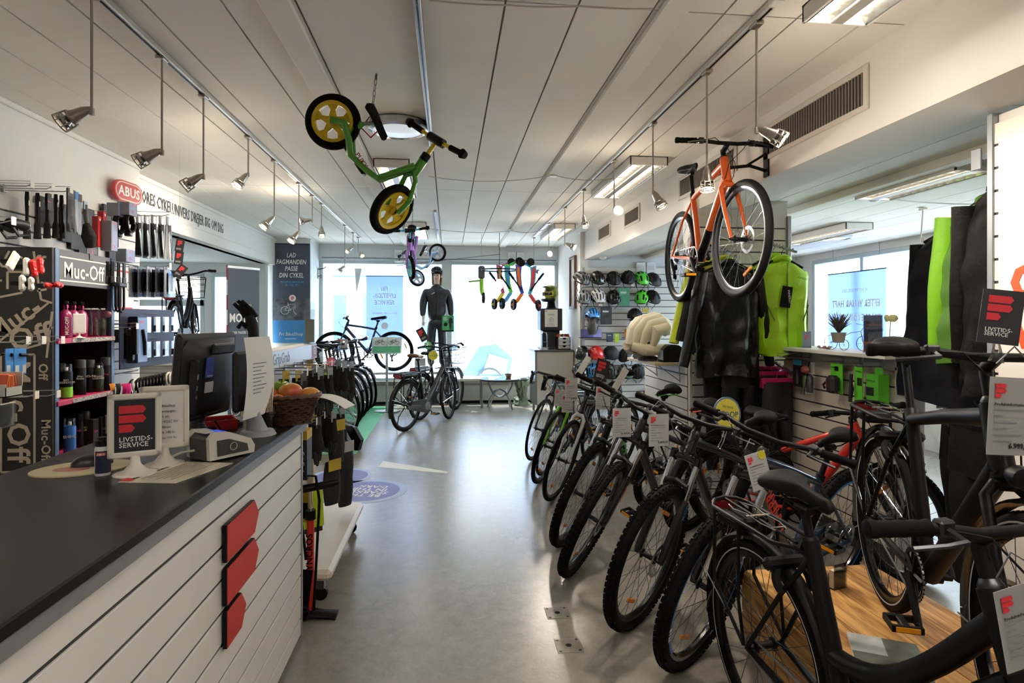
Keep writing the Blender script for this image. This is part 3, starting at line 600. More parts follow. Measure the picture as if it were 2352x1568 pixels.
        MB().tube([crown + V((0, -.068, 0)) + fw * .012, crown + V((0, -.03, .012)), crown + V((0, .03, .012)), crown + V((0, .068, 0)) + fw * .012], [.02, .021, .021, .02], 10).cyl(crown + V((0, -.064, -.02)) + fw * .012, crown + V((0, -.064, .03)) + fw * .012, .02).cyl(crown + V((0, .064, -.02)) + fw * .012, crown + V((0, .064, .03)) + fw * .012, .02).cyl(crown, ht, .014).build('fork_crown', GBLK, fk)
    else:
        mb = MB()
        for s in (-1, 1): mb.tube([V((wb, s * .052, R)), V((wb, s * .054, R)).lerp(crown, .5) + V((-.006, s * .027, 0)), crown - ax * .03 + V((0, s * .048, 0)), crown + V((0, s * .02, .004))], [.009, .0125, .0155, .016], 10)
        mb.cyl(crown + V((0, -.03, 0)), crown + V((0, .03, 0)), .018, None, 10).cyl(crown - ax * .01, ht, .014); fk = mb.build('fork', forkm, t, mat=S)
    # stem + bar
    top = ht + ax * stemh; sl_ = .07 if bar != 'drop' else .095; bc = top + fw * sl_ + V((0, 0, .012))
    MB().lathe([(.024, 0), (.025, .006), (.021, .014), (.018, .02)], 14).build('headset', DST, t, mat=fm(ht, ax, (0, 1, 0)))
    mb = MB().cyl(ht - ax * .01, top + ax * .012, .0165, None, 12).tube([top, bc], [.018, .016], 10)
    h = barw / 2; gl = .125
    if bar == 'flat':
        pts = [bc + V((-.045, -h, .015)), bc + V((-.02, -h * .5, .014)), bc + V((-.002, -h * .2, 0)), bc + V((-.002, h * .2, 0)), bc + V((-.02, h * .5, .014)), bc + V((-.045, h, .015))]
    elif bar == 'city':
        pts = [bc + V((-.2, -h, .02)), bc + V((-.13, -h * .86, .032)), bc + V((-.05, -h * .62, .04)), bc + V((.0, -h * .34, .02)), bc + V((0, 0, 0)), bc + V((0, h * .34, .02)), bc + V((-.05, h * .62, .04)), bc + V((-.13, h * .86, .032)), bc + V((-.2, h, .02))]; 
    else:
        hh = .21; pts = []
        for s in (-1, 1):
            q = [bc + V((0, s * .06, 0)), bc + V((.01, s * (hh - .02), 0)), bc + V((.055, s * hh, -.004)), bc + V((.1, s * hh, -.03)), bc + V((.11, s * hh, -.07)), bc + V((.085, s * (hh + .01), -.11)), bc + V((.03, s * (hh + .015), -.13)), bc + V((-.03, s * (hh + .02), -.135))]
            pts = q[::-1] + pts if s < 0 else pts + q
    mb.tube(pts, .0125 if bar != 'drop' else .0155, 10); hbar = mb.build('handlebar', grips if bar == 'drop' else stm, t, mat=S)
    for s in (-1, 1):
        e = V(pts[0 if s < 0 else -1]); i_ = V(pts[1 if s < 0 else -2]); dr = (i_ - e).normalized()
        if bar != 'drop':
            n = 9; q = [e + dr * (gl * j / n) for j in range(n + 1)]; rr = [.0165 + (.0015 if j % 2 else 0) for j in range(n + 1)]; rr[0] = .019; rr[1] = .019; rr[-1] = .019
            MB().tube([e - dr * .004, *q], [.014, *rr], 12).build('grip', grips, hbar)
            p0 = e + dr * (gl + .03); lv = MB().bx(-.014, .014, -.018, .018, -.018, .018, .005)
            lv.v = [tuple(V(v) + p0) for v in lv.v]; o_ = V((.05, 0, -.012)); lv.tube([p0, p0 + o_, p0 + o_ - dr * .04 + V((.004, 0, -.004)), p0 + o_ - dr * .1 + V((-.004, 0, -.012))], [.009, .008, .0055, .006], 6); lv.build('brake_lever', DST if bar == 'flat' else CHR, hbar)
        else:
            c = bc + V((.1, s * hh, -.02)); MB().tube([c + V((-.03, 0, -.0)), c + V((.02, 0, .012)), c + V((.05, 0, .035))], [.015, .017, .012], 8).build('brake_hood', BLK, hbar); MB().tube([c + V((.035, 0, .01)), c + V((.055, 0, -.04)), c + V((.04, 0, -.1))], [.008, .006, .005], 6).build('brake_lever', DST, hbar)
    mb = MB()                                               # cables
    for s in (-1, 1):
        p0 = V(pts[1 if s < 0 else -2]) if bar != 'drop' else bc + V((.05, s * .15, 0)); mb.tube([p0, p0 + V((.07, -s * .05, .0)), bc + V((.1, s * .05, -.06)), bc + V((.06, -s * .02, -.14)), hb + fw * .03 + V((0, -s * .025, .02)), hb + V((-.06, -s * .02, -.04))], .0025, 5)
    mb.build('brake_cables', BLK, t, mat=S)
    # seat
    sz = sadz or st.z + .14; stp = bb + sv * ((sz - .055 - bb.z) / sv.z)
    MB().cyl(st - sv * .06, stp, .0138, None, 12).bx(-.02, .02, -.018, .018, -.012, .012, .004).build('seatpost', M('18181a', .3), t) if 0 else None
    sp_ = MB().cyl(st - sv * .06, stp, .0138, None, 12); sp_.tube([stp + V((-.03, 0, .01)), stp + V((.03, 0, .01))], .016, 8)
    for s in (-1, 1): sp_.tube([stp + V((-.1, s * .03, .042)), stp + V((-.05, s * .022, .024)), stp + V((.05, s * .02, .024)), stp + V((.1, s * .012, .045))], .0035, 5)
    sp_.build('seatpost', stm, t)
    sd = link('saddle', saddle_mesh(sad[0], sad[1], saddm), t, loc=(stp.x - .01, 0, sz))
    if saddle2: MB().tube([(-sad[0] * .46, -sad[1] * .38, -.006), (-sad[0] * .15, -sad[1] * .40, -.016), (.02, -sad[1] * .2, -.02)], .004, 5).tube([(-sad[0] * .46, sad[1] * .38, -.006), (-sad[0] * .15, sad[1] * .40, -.016), (.02, sad[1] * .2, -.02)], .004, 5).tube([(.05, -.018, -.02), (sad[0] * .48, -.013, -.02)], .005, 5).tube([(.05, .018, -.02), (sad[0] * .48, .013, -.02)], .005, 5).build('edge_stripe', saddle2, sd)
    # drivetrain
    cr = .075 if guard else .085; y0 = -.048; mb = MB().lathe([(cr - .012, y0 - .002), (cr, y0 - .002), (cr, y0 + .002), (cr - .012, y0 + .002)], 34, tuple(bb), 'y', closed=True)
    for i in range(5): a = i * 2 * pi / 5; mb.tube([bb + V((0, y0, 0)), bb + V((cr * .93 * math.cos(a), y0, cr * .93 * math.sin(a)))], .008, 5)
    for i in range(34): a = i * 2 * pi / 34; mb.bx(bb.x + (cr + .002) * math.cos(a) - .003, bb.x + (cr + .002) * math.cos(a) + .003, y0 - .0015, y0 + .0015, bb.z + (cr + .002) * math.sin(a) - .003, bb.z + (cr + .002) * math.sin(a) + .003)
    mb.tube([bb + V((0, -.065, 0)), bb + V((.12, -.075, -.12))], [.015, .011], 8).tube([bb + V((0, .06, 0)), bb + V((-.12, .075, .12))], [.015, .011], 8).cyl(bb + V((0, -.066, 0)), bb + V((0, .064, 0)), .012); ck = mb.build('crankset', BLK if not guard else STL, t)
    for s, c in ((-1, bb + V((.12, -.12, -.12))), (1, bb + V((-.12, .12, .12)))):
        pd = MB().bx(c.x - .045, c.x - .033, c.y - .045, c.y + .045, c.z - .012, c.z + .012, .003).bx(c.x + .033, c.x + .045, c.y - .045, c.y + .045, c.z - .012, c.z + .012, .003).bx(c.x - .04, c.x + .04, c.y - .012, c.y + .012, c.z - .01, c.z + .01, .003).bx(c.x - .045, c.x + .045, c.y - .046, c.y - .04, c.z - .01, c.z + .01).bx(c.x - .045, c.x + .045, c.y + .04, c.y + .046, c.z - .01, c.z + .01).build('pedal', BLK, t)
        for e in (.0462, -.0462): MB().bx(c.x + e - .0018, c.x + e + .0018, c.y - .035, c.y + .035, c.z - .008, c.z + .008, .001).build('pedal_reflector', M('f0a018', .25), pd)
    rr_ = .035; q = []
    for k in range(9): a = pi / 2 - pi * k / 8; q.append(bb + V((cr * math.cos(a), y0, cr * math.sin(a))))
    for k in range(9): a = -pi / 2 - pi * k / 8; q.append(ra + V((rr_ * math.cos(a), y0, rr_ * math.sin(a))))
    if guard:
        mb = MB(); hgt = cr + .028
        for yy, flip in ((y0 - .03, 0), (y0 - .012, 1)):
            ring = [(bb.x + hgt * math.cos(a), bb.z + hgt * math.sin(a)) for a in [pi / 2 - pi * k / 10 for k in range(11)]] + [(ra.x + (rr_ + .02) * math.cos(a), ra.z + (rr_ + .02) * math.sin(a)) for a in [-pi / 2 - pi * k / 8 for k in range(9)]]
        mb.prism([(x, z) for x, z in ring], .03, MX.Translation((0, y0 + .012, 0)) @ RX(pi / 2)); cg = mb.build('chain_guard', fm_ if guard is True else guard, t)
        MB().lathe([(0, y0 - .02), (cr * .8, y0 - .0195), (cr * .84, y0 - .016)], 24, tuple(bb), 'y').build('crank_disc', STL, cg)
    else:
        MB().tube(q, .0045, 4, closed=True, sq=.8).build('chain', chainm or STL, t)
    if cassette:
        mb = MB()
        for k in range(6):
            r_ = .022 + .0062 * k; yy = -.052 + .005 * k
            for i in range(20): a = 2 * pi * i / 20; mb.bx(r_ * math.cos(a) - .004, r_ * math.cos(a) + .004, yy - .001, yy + .001, R + r_ * math.sin(a) - .004, R + r_ * math.sin(a) + .004)
            mb.lathe([(.012, yy - .001), (r_, yy - .001), (r_, yy + .001)], 20, (0, 0, R), 'y')
        mb.build('cassette', STL, t); MB().tube([(.0, -.07, R - .02), (.02, -.068, R - .06), (.045, -.06, R - .12), (.03, -.058, R - .17)], [.01, .013, .012, .008], 8).lathe([(.004, -.004), (.022, -.004), (.022, .004), (.004, .004)], 12, (.05, -.05, R - .085), 'y').lathe([(.004, -.004), (.022, -.004), (.022, .004), (.004, .004)], 12, (.035, -.05, R - .16), 'y').build('derailleur', BLK, t)
    # city equipment
    if fenders:
        fp = [(R + .018, -tw * .62), (R + .028, -tw * .35), (R + .032, 0), (R + .028, tw * .35), (R + .018, tw * .62), (R + .026, tw * .33), (R + .030, 0), (R + .026, -tw * .33)]
        rf = MB().lathe(fp, 30, (0, 0, R), 'y', a0=-.15, a1=pi + .35, closed=True).build('rear_fender', GBLK if fenders is True else fenders, t); MB().tube([(-R * 1.04, -.03, R + .12), (0, -.068, R)], .003, 5).tube([(-R * 1.04, .03, R + .12), (0, .068, R)], .003, 5).build('fender_stay', CHR, rf)
        ff = MB().lathe(fp, 26, (wb, 0, R), 'y', a0=.5, a1=pi + .25, closed=True).build('front_fender', GBLK if fenders is True else fenders, t, mat=S); MB().tube([(wb - R * 1.05, -.03, R - .05), (wb, -.064, R)], .003, 5).tube([(wb - R * 1.05, .03, R - .05), (wb, .064, R)], .003, 5).build('fender_stay', CHR, ff)
    if rack:
        z = 2 * R + .085; rk = MB(); fr_ = .2; bk_ = -.24
        rk.tube([(fr_ + .03, -.03, z), (fr_ - .02, -.07, z), (bk_ + .04, -.075, z), (bk_, -.045, z + .01), (bk_ - .015, 0, z + .012), (bk_, .045, z + .01), (bk_ + .04, .075, z), (fr_ - .02, .07, z), (fr_ + .03, .03, z)], .0075, 8).tube([(fr_ + .03, .03, z), (st.x - .01, .01, st.z - .05)], .006, 6).tube([(fr_ + .03, -.03, z), (st.x - .01, -.01, st.z - .05)], .006, 6).tube([(fr_, 0, z), (bk_, 0, z + .01)], .006, 6).bx(bk_ + .02, bk_ + .16, -.05, .05, z - .06, z - .02, .01)
        for s in (-1, 1):
            for x in (-.02, -.19): rk.tube([(0, s * .078, R + .01), (x + .0, s * .082, R + .16), (x, s * .074, z)], .0065, 6)
        ro = rk.build('rear_rack', stm, t); mb = MB()
        for s in (-1, 1): mb.tube([(.12, s * .02, z + .014), (.06, s * .035, z + .016), (-.04, s * .03, z + .018), (-.1, s * .045, z + .016), (-.16, s * .03, z + .014)], .0028, 5)
        mb.tube([(.1, -.03, z + .015), (.1, .03, z + .015)], .0028, 5).tube([(-.02, -.045, z + .016), (-.02, .045, z + .016)], .004, 5).build('spring_clamp', CHR, ro)
        MB().bx(bk_ - .03, bk_ - .008, -.05, .05, z - .035, z + .005, .008).build('rear_light', M('7c1218', .2, coat=.6), ro)
    if battery: b = MB().bx(-.22, .17, -.065, .065, 2 * R + .03, 2 * R + .08, .018).build('battery', battery, t); MB().bx(-.245, -.218, -.05, .05, 2 * R + .03, 2 * R + .075, .01).build('rear_light', M('a3121a', .25, coat=.5), b)
    if motor: MB().lathe([(.02, -.05), (.075, -.045), (.08, 0), (.075, .045), (.02, .05)], 20, tuple(bb), 'y').build('motor', DST, t)
    if lock: p = d.lerp(ra, .2); MB().lathe([(.05, -.012), (.068, -.012), (.068, .012), (.05, .012)], 22, (0, 0, 0), 'x', a0=-.6, a1=pi + .6, closed=True).bx(-.022, .022, -.085, .085, .035, .075, .012).build('ring_lock', BLK, t, mat=T3(p.x - .05, 0, p.z - .03) @ RY(-.5))
    if kick: MB().tube([(.05, .06, R - .04), (.02, .13, R * .5), (.04, .17, .01)], .008, 8).build('kickstand', BLK, t)
    if light: MB().lathe([(0, .035), (.026, .03), (.03, 0), (.018, -.03), (0, -.034)], 14, (0, 0, 0), 'x').build('headlight', BLK, t, mat=S @ T3(*(hb + fw * .07)))
    if basket:
        c = bc + V((.16, 0, -.17)); bw = MB(); m_ = basket
        for z_, sx_, sy_ in ((.13, .15, .19), (.05, .14, .18), (-.04, .13, .165), (-.13, .12, .15)): bw.tube([c + V((sx_ * a, sy_ * b, z_)) for a, b in ((-1, -1), (1, -1), (1, 1), (-1, 1))], .0035 if z_ < .12 else .006, 5, closed=True)
        for i in range(20):
            a = i / 20 * 4; s_ = int(a); u = (a - s_) * 2 - 1; e = [(u, -1), (1, u), (-u, 1), (-1, -u)][s_]; bw.tube([c + V((.15 * e[0], .19 * e[1], .13)), c + V((.12 * e[0], .15 * e[1], -.13))], .002, 4)
        bw.bx(c.x - .12, c.x + .12, c.y - .15, c.y + .15, c.z - .135, c.z - .128).tube([c + V((-.12, 0, -.13)), hb + fw * .02], .008, 6); bk = bw.build('basket', m_, t, mat=S)
    for (s_, size, m_, wh, off, sd_) in decals:
        if wh == 'down': a, b, rad = hb + ax * .03, bb, .024 * k_
        elif wh == 'seat': a, b, rad = st, bb, .0165 * k_
        elif wh == 'top': a, b, rad = ht - ax * .035, st, .018 * k_
        elif wh == 'post': a, b, rad = stp, st, .0138
        else: a, b, rad = crown - ax * .2, B0, .0205
        dr = (b - a).normalized(); y_ = V((0, sd_, 0)); o_ = a + dr * off + y_ * ((.064 if wh == 'fork' else 0) + rad + .001); 
        xx = -dr * 1.0 if sd_ > 0 else dr; xx = xx if xx.z >= -2 else -xx
        u_ = y_.cross(xx); m4 = MX.Translation(o_ + (fw * .012 if wh == 'fork' else V((0, 0, 0)))) @ MX((xx, u_, y_)).transposed().to_4x4()
        txt(s_, size, m_, t, (S if wh == 'fork' else MX.Identity(4)) @ m4, bold=.02, name='decal')
    if prong: prong(t, dict(bb=bb, ht=ht, hb=hb, st=st, ax=ax, bc=bc, S=S, ra=ra, sv=sv, sz=sz, stp=stp))
    return t
def dirdeg(a): return (-math.cos(math.radians(a)), -math.sin(math.radians(a)), 0)      # forward, when front->rear points at angle a
def byfront(px, py, a, wb):
    """rear contact from the front tyre's contact pixel and the heading"""
    c = atz(px, py, 0); d = dirdeg(a); return (c.x - d[0] * wb, c.y - d[1] * wb, 0)
MTB = dict(R=.365, tw=.056, tread='knob', fork='susp', wb=1.1, disc=True, htl=.115, stl=.45, bbz=.31, barw=.70, refl=2, sad=(.27, .135), tube=1.12, hta=70)
ROAD = dict(R=.34, tw=.026, wb=1.0, bar='drop', barw=.42, htl=.13, stl=.52, sad=(.27, .13), stemh=.03, refl=2, grips=M('141416', .6))
HYB = dict(R=.35, tw=.036, wb=1.05, bar='flat', barw=.6, htl=.14, stl=.5, sad=(.27, .14))
RG = 'bikes in the row along the right side'
GR1 = M('46b83a', .4); ORS = M('e2551c', .4); BLU = M('2f7fd0', .35, coat=.4); NVY = M('1d2f45', .35, coat=.5); BKG = M('131417', .25, coat=.5)
RI = lambda c: M(c, .35)
b1 = bike('black and blue mountain bike with blue rim print, nearest in the right row', byfront(1588, 1522, 28, 1.1), dirdeg(28), -.19, .2, **{**MTB, 'fm_': NVY, 'forkm': BKG, 'rimm': BKG, 'spm': CHR, 'sadz': .93, 'decals': (('XCM', .05, BLU, 'fork', .16, 1), ('LAPIERRE', .075, M('e4352c', .4), 'down', .26, 1), ('RTS', .05, M('e2451c', .4), 'seat', .2, 1)), 'group': RG})
for w_ in [c for c in b1.children if 'wheel' in c.name]:
    MB().lathe([(.296, .0178), (.31, .0182)], 40, ax='y', a0=.4, a1=2.2).lathe([(.296, .0178), (.31, .0182)], 40, ax='y', a0=3.4, a1=5.4).build('rim_print', BLU, w_)
    txt('WTB', .03, WHT, w_, RY(-.9) @ T3(.325, .0265, 0) @ fm((0, 0, 0), (0, 1, 0), (1, 0, 0)), bold=.03, name='tyre_print')
bike('black mountain bike with grey fork legs, second in the right row', byfront(1463, 1434, 33, 1.1), dirdeg(33), -.17, .2, **{**MTB, 'fm_': BKG, 'forkm': M('141517', .45), 'sadz': .95, 'decals': (('XCR', .04, M('3a86c8', .4), 'fork', .04, 1),), 'group': RG})
bike('mountain bike with orange cables and orange fork print, third in the right row', byfront(1328, 1310, 33, 1.1), dirdeg(33), -.3, .4, **{**MTB, 'fm_': M('2b2c31', .4), 'forkm': BKG, 'sadz': .98, 'saddle2': ORS, 'decals': (('XCR', .045, M('ee3a28', .4), 'fork', .1, 1), ('SCOTT', .05, ORS, 'post', .12, 1)), 'group': RG})
bike('mountain bike with green print and green-edged saddle, fourth in the right row', byfront(1302, 1246, 40, 1.1), dirdeg(40), -.26, .3, **{**MTB, 'fm_': BKG, 'forkm': BKG, 'sadz': 1.0, 'saddle2': GR1, 'decals': (('RONSAS', .045, GR1, 'fork', .1, 1), ('SCALE', .07, GR1, 'down', .25, 1)), 'group': RG})
bike('black hybrid bike with white fork blade and green-edged saddle, fifth in the right row', byfront(1272, 1148, 46, 1.06), dirdeg(46), -.2, .22, **{**HYB, 'fm_': BKG, 'forkm': M('c9ccce', .4), 'sadz': 1.02, 'saddle2': GR1, 'group': RG})
bike('bike with bright green fork, sixth in the right row', byfront(1242, 1108, 50, 1.05), dirdeg(50), -.22, .2, **{**HYB, 'fm_': M('1b1c1e', .4), 'forkm': M('7ac42a', .35), 'sadz': 1.03, 'bar': 'drop', 'group': RG})
bike('black road bike with orange reflectors, seventh in the right row', byfront(1250, 1090, 50, 1.0), dirdeg(50), -.2, .2, **{**ROAD, 'fm_': BKG, 'sadz': 1.0, 'group': RG, 'refl': 3})
bike('black drop-bar road bike farthest in the right row', byfront(1226, 1056, 52, 1.0), dirdeg(52), -.18, .15, **{**ROAD, 'fm_': BKG, 'sadz': 1.0, 'group': RG})
# red bike by the slat unit
bike('red bike with black bar grips leaning at the cream slat unit', (1.95, 3.85, 0), (.55, -.6, 0), .12, 1.0, **{**MTB, 'fm_': M('c92a20', .35, coat=.4), 'forkm': BKG, 'R': .33, 'wb': 1.0, 'sadz': .9, 'stl': .4, 'stemh': .02, 'tread': 'knob', 'group': RG})
# city bikes
bike('matte black step-through city bike with rear rack in the foreground', (1.12, 1.97, 0), (.05, -1, 0), .03, .0, R=.352, tw=.042, tread='city', wb=1.1, frame='step', fm_=MBLK, bar='flat', barw=.56, stl=.55, htl=.2, fenders=MBLK, rack=True, stripe=True, lock=True, sad=(.27, .17), sadz=.96, tube=1.35, stemh=.1, dynamo=True, refl=0, rimm=M('131315', .25, .5), decals=(('S +', .03, M('d8d8d4', .5), 'seat', .22, 1),), ftl=.42, basket=None, cassette=False)
bike('matte black diamond-frame city bike with rear rack on the wooden platform', (1.79, 2.24, .332), (-.366, -.93, 0), .0, .0, R=.352, tw=.042, tread='city', wb=1.08, frame='diamond', fm_=MBLK, bar='flat', barw=.6, stl=.56, htl=.2, fenders=True, rack=True, stripe=True, lock=True, sad=(.27, .17), sadz=1.06, tube=1.35, stemh=.1, dynamo=True, refl=0, rimm=M('131315', .25, .5), decals=(('S +', .03, M('d8d8d4', .5), 'seat', .2, 1),), ftl=.42, cassette=False, light=True)
# orange bike on the beam
bike('orange fitness bike hung up by its frame on the beam', (1.79, 4.4, 1.64), (-.07, -1, -.01), .0, .07, **{**HYB, 'fm_': M('e0601f', .35, coat=.3), 'wb': 1.08, 'disc': True, 'tube': 1.3, 'refl': 1, 'rimm': M('3f4043', .3, .8), 'tw': .046, 'sadz': .98, 'stl': .5, 'barw': .64, 'htl': .17, 'tyrem': M('19181a', .7, spec=.15, b=(200, .1)), 'prong': lambda t, d: MB().tube([(d['hb'] + d['ax'] * .03).lerp(d['bb'], .6), d['bb']], .0318, 12).build('black_paint', BLK, t)})
bk_ = thing('wall_bracket', 'black steel bike hanger bolted to the beam behind the orange bike', 'bracket', (2.06, 3.62, 2.53)); MB().bx(-.012, 0, -.03, .03, -.1, .16, .003).build('plate', BLK, bk_); MB().tube([(-.01, 0, -.06), (-.12, 0, -.03), (-.28, 0, -.05), (-.3, 0, 0)], .011, 8).tube([(-.01, 0, .05), (-.14, 0, -.03)], .008, 6).build('arm', BLK, bk_)
# e-bikes in the middle
BRN = M('1d1917', .4, spec=.3, coat=.15)
bike('brown-black e-bike with front basket and rear battery in the middle of the shop', (-.58, 8.05, 0), (.52, .86, 0), .05, .25, R=.35, tw=.042, tread='city', wb=1.12, frame='wave', fm_=BRN, bar='city', barw=.62, stl=.5, htl=.2, fenders=BRN, rack=True, stripe=False, guard=M('2b2927', .4), sad=(.27, .2), sadz=1.0, tube=1.25, stemh=.14, dynamo=True, refl=0, saddm=M('6a4526', .5), battery=BLK, basket=BLK, cassette=False, spm=CHR, kick=True, rimm=BLK, grips=BLK)
bike('dark e-bike with grey frame battery standing behind the brown one', (-.42, 8.95, 0), (.48, .87, 0), .03, .1, R=.35, tw=.042, tread='city', wb=1.1, frame='wave', fm_=M('1a1b1f', .4, spec=.3), bar='city', barw=.62, stl=.5, htl=.2, fenders=True, rack=True, guard=BLK, sad=(.27, .2), sadz=.98, tube=1.2, stemh=.14, refl=0, battery=M('55585c', .4), basket=BLK, cassette=False, spm=CHR, kick=True)
# left row on the green carpet
LG = 'city bikes in the left row on the green carpet'
LB = dict(R=.352, tw=.042, tread='city', wb=1.1, bar='city', barw=.62, stl=.54, htl=.18, fenders=True, refl=0, stripe=True, sad=(.27, .18), sadz=1.05, tube=1.2, stemh=.22, spm=CHR, rimm=M('a9acb0', .3, .8), cassette=False, light=True)
for k, (px, py, lb, fr_, m_) in enumerate([(846, 938, 'black city bike at the far end of the left row with brown grips', 'diamond', BKG), (833, 948, 'grey city bike second from the far end of the left row', 'step', M('3c4046', .35)), (820, 962, 'black city bike third from the far end of the left row', 'diamond', M('22262b', .35)),
        (806, 978, 'black city bike with front carrier fourth in the left row', 'step', BKG), (792, 1000, 'nearest black city bike in the left row behind the gloves', 'diamond', M('1c1f24', .35))]):
    c = atz(px, py, 0); d = V((.62, -.78, 0)).normalized(); r = c - d * 1.1; kw = dict(LB); kw['bar'] = 'flat' if k in (1, 3) else 'city'
    bike(lb, (r.x, r.y, .007 if r.y > 6.8 else 0), d, .06, .05 * k - .1, frame=fr_, fm_=m_, group=LG, basket=BLK if k == 3 else None, grips=M('7a3a28', .6) if k == 0 else None, **kw)
# bike in the shop window and bike in the side bay
bike('dark blue mountain bike on the white bench in the shop window', (-.93, 10.2, .63), (-1, .05, 0), .02, .2, **{**MTB, 'R': .34, 'fm_': M('20304a', .35), 'wb': 1.0, 'fork': 'rigid', 'sadz': .9, 'tread': 'slick', 'tw': .045})
bike('black city e-bike with front basket raised in the side bay', (-3.12, 7.15, 1.0), (-.2, .98, 0), -.03, .15, R=.35, tw=.042, tread='city', wb=1.1, frame='step', fm_=BLK, bar='city', barw=.62, stl=.5, htl=.2, fenders=True, rack=True, guard=M('b7bcc2', .3, .8), sad=(.27, .2), sadz=1.02, tube=1.2, stemh=.14, battery=BLK, basket=BLK, cassette=False, spm=CHR, refl=0, rimm=STL)
# bikes in the right side room
for k, (x, y, d, lb) in enumerate([(4.1, 5.0, (-.7, -.7, 0), 'bike with silver handlebar in the right side room behind the dark jackets'), (3.9, 3.9, (-.6, -.8, 0), 'black bike in the right side room seen under the dark jackets'), (4.7, 6.3, (-.8, -.5, 0), 'bike with a turquoise frame by the right window')]):
    bike(lb, (x, y, 0), d, .05, .2, **{**HYB, 'fm_': [BKG, M('2b2d31', .4), M('2f8f8a', .4)][k], 'sadz': 1.0, 'stm': [CHR, BLK, BLK][k]})
# ================================================================ COUNTER AND WHAT STANDS ON IT
DK = M('13100e', .3, spec=.28, n=(300, .15), b=(400, .04)); ct = thing('shop_counter', 'long sales counter with dark worktop and white slatted front', 'counter', (-.7, -1.2, 0))
MB().bx(-.58, .0, 0, 4.05, .1, .985).build('carcass', M('d9d5cd', .6), ct); MB().bx(-.5, -.02, .02, 4.03, 0, .1).build('toe_kick', BLK, ct)
MB().bx(-.6, .045, -.02, 4.07, 1.022, 1.05, .004).build('worktop', DK, ct); MB().bx(-.58, .035, -.01, 4.06, .985, 1.022, .002).build('worktop_edge', M('8f8f90', .4, .3), ct)
MB().bx(0, .018, 4.042, 4.062, .02, .985, .002).build('corner_strip', ALU, ct)
slatwall('slat_front', (0.003, 0, 0), (0, 1, 0), 4.045, .02, .983, joints=(.72, 1.93, 3.14), kind=None, parent=ct, top=.083)
REDP = M('c5362a', .55, n=(40, .06)); pl_ = thing('counter_emblem', 'red three-banner emblem mounted on the white counter front', 'emblem', (-.682, 1.87, .5))
for k, (w_, z0) in enumerate(((.30, .262), (.30, .13), (.17, .0))):
    h = .115; c = .045; pts = [(0, 0), (w_ - c, 0), (w_, h * .5), (w_ - c, h), (0, h)]
    b = MB().prism(pts, .012, fm((0, 0, z0), (1, 0, 0))).build('banner', BLK, pl_); MB().prism([(.002, .002), (w_ - c - .001, .002), (w_ - .003, h * .5), (w_ - c - .001, h - .002), (.002, h - .002)], .0025, fm((.012, 0, z0), (1, 0, 0))).build('red_face', REDP, b)
TZ = 1.0502
def on(px, py, z=TZ): return atz(px, py, z)
CRM = M('f0ebdd', .3, coat=.2)
def frame_stand(px, py, h, w_, lab, dark, nrm, lines=()):
    c = on(px, py); n = V(nrm).normalized(); t = thing('table_sign', lab, 'sign', mat=place(c, (-n.y, n.x, 0)))   # local x right across the face, -y... face towards -y
    t.matrix_local = MX.Translation(c) @ MX((V((-n.y, n.x, 0)), -n, V((0, 0, 1)))).transposed().to_4x4()
    MB().lathe([(0, .006), (.045, .006), (.056, .003), (.056, 0), (0, 0)], 28).lathe([(.05, .004), (.03, .012), (.015, .03), (.011, .055)], 24).build('foot', CRM, t)
    z0 = .05; b = .017; f_ = MB().bx(-w_ / 2, w_ / 2, -.008, .008, z0, z0 + b, .004).bx(-w_ / 2, w_ / 2, -.008, .008, z0 + h - b, z0 + h, .004).bx(-w_ / 2, -w_ / 2 + b, -.008, .008, z0, z0 + h, .004).bx(w_ / 2 - b, w_ / 2, -.008, .008, z0, z0 + h, .004).build('frame', CRM, t)
    MB().bx(-w_ / 2 + .01, w_ / 2 - .01, -.004, .003, z0 + .01, z0 + h - .01).build('insert', M('20242a', .5) if dark else PAP, t)
    fc = lambda x, z: fm((x, -.0046, z), (0, -1, 0))
    if dark: flogo(w_ * .5, RED, t, fc(-w_ * .29, z0 + h * .40)); txt('LIVSTIDS-\nSERVICE', .0195, M('f3f1ec', .5), t, fc(-w_ * .29, z0 + h * .24), al='LEFT', bold=.02, lead=.85)
    else:
        flogo(w_ * .17, M('d7525c', .5), t, fc(-w_ * .32, z0 + h * .74))
        for k, l in enumerate(lines): txt(l, .0105, M('4a4744', .6), t, fc(.004, z0 + h * (.68 - .085 * k)), sx=.95)
frame_stand(310, 1088, .185, .135, 'white stand-up sign with a red emblem on black reading livstidsservice', 1, (.42, -.9, 0))
frame_stand(378, 1066, .195, .135, 'white stand-up sign with a printed inner tube offer', 0, (.42, -.9, 0), ['Fri BikeShop', 'racerslanger', '5 stk.', '700x19/23C RV', '48mm', 'SPAR 145 kr.', 'Nu kun 100 kr.'])
c = on(236, 1090); t = thing('oil_bottle', 'small white and navy bottle with black cap on the counter', 'bottle', c)
MB().lathe([(0, 0), (.019, 0), (.02, .003), (.02, .078), (.017, .085)], 20).build('body', M('e4e4e2', .3), t); MB().lathe([(.0203, .008), (.0203, .072)], 20, a0=-2.2, a1=.4).build('label_wrap', M('232a44', .4), t); MB().lathe([(.017, .084), (.02, .086), (.02, .1), (.012, .104), (.011, .11), (0, .11)], 20).build('cap', BLK, t)
MB().bx(-.012, .012, -.0215, -.0195, .058, .068, .001).build('logo', M('e0503a', .4), t, mat=RZ(.3)); txt('ABUS', .008, WHT, t, RZ(.3) @ fm((0, -.0222, .063), (0, -1, 0)), bold=.02)
c = on(190, 1076); t = thing('mouse_mat', 'cream mouse mat with rounded end at the counter edge', 'mouse mat', c)
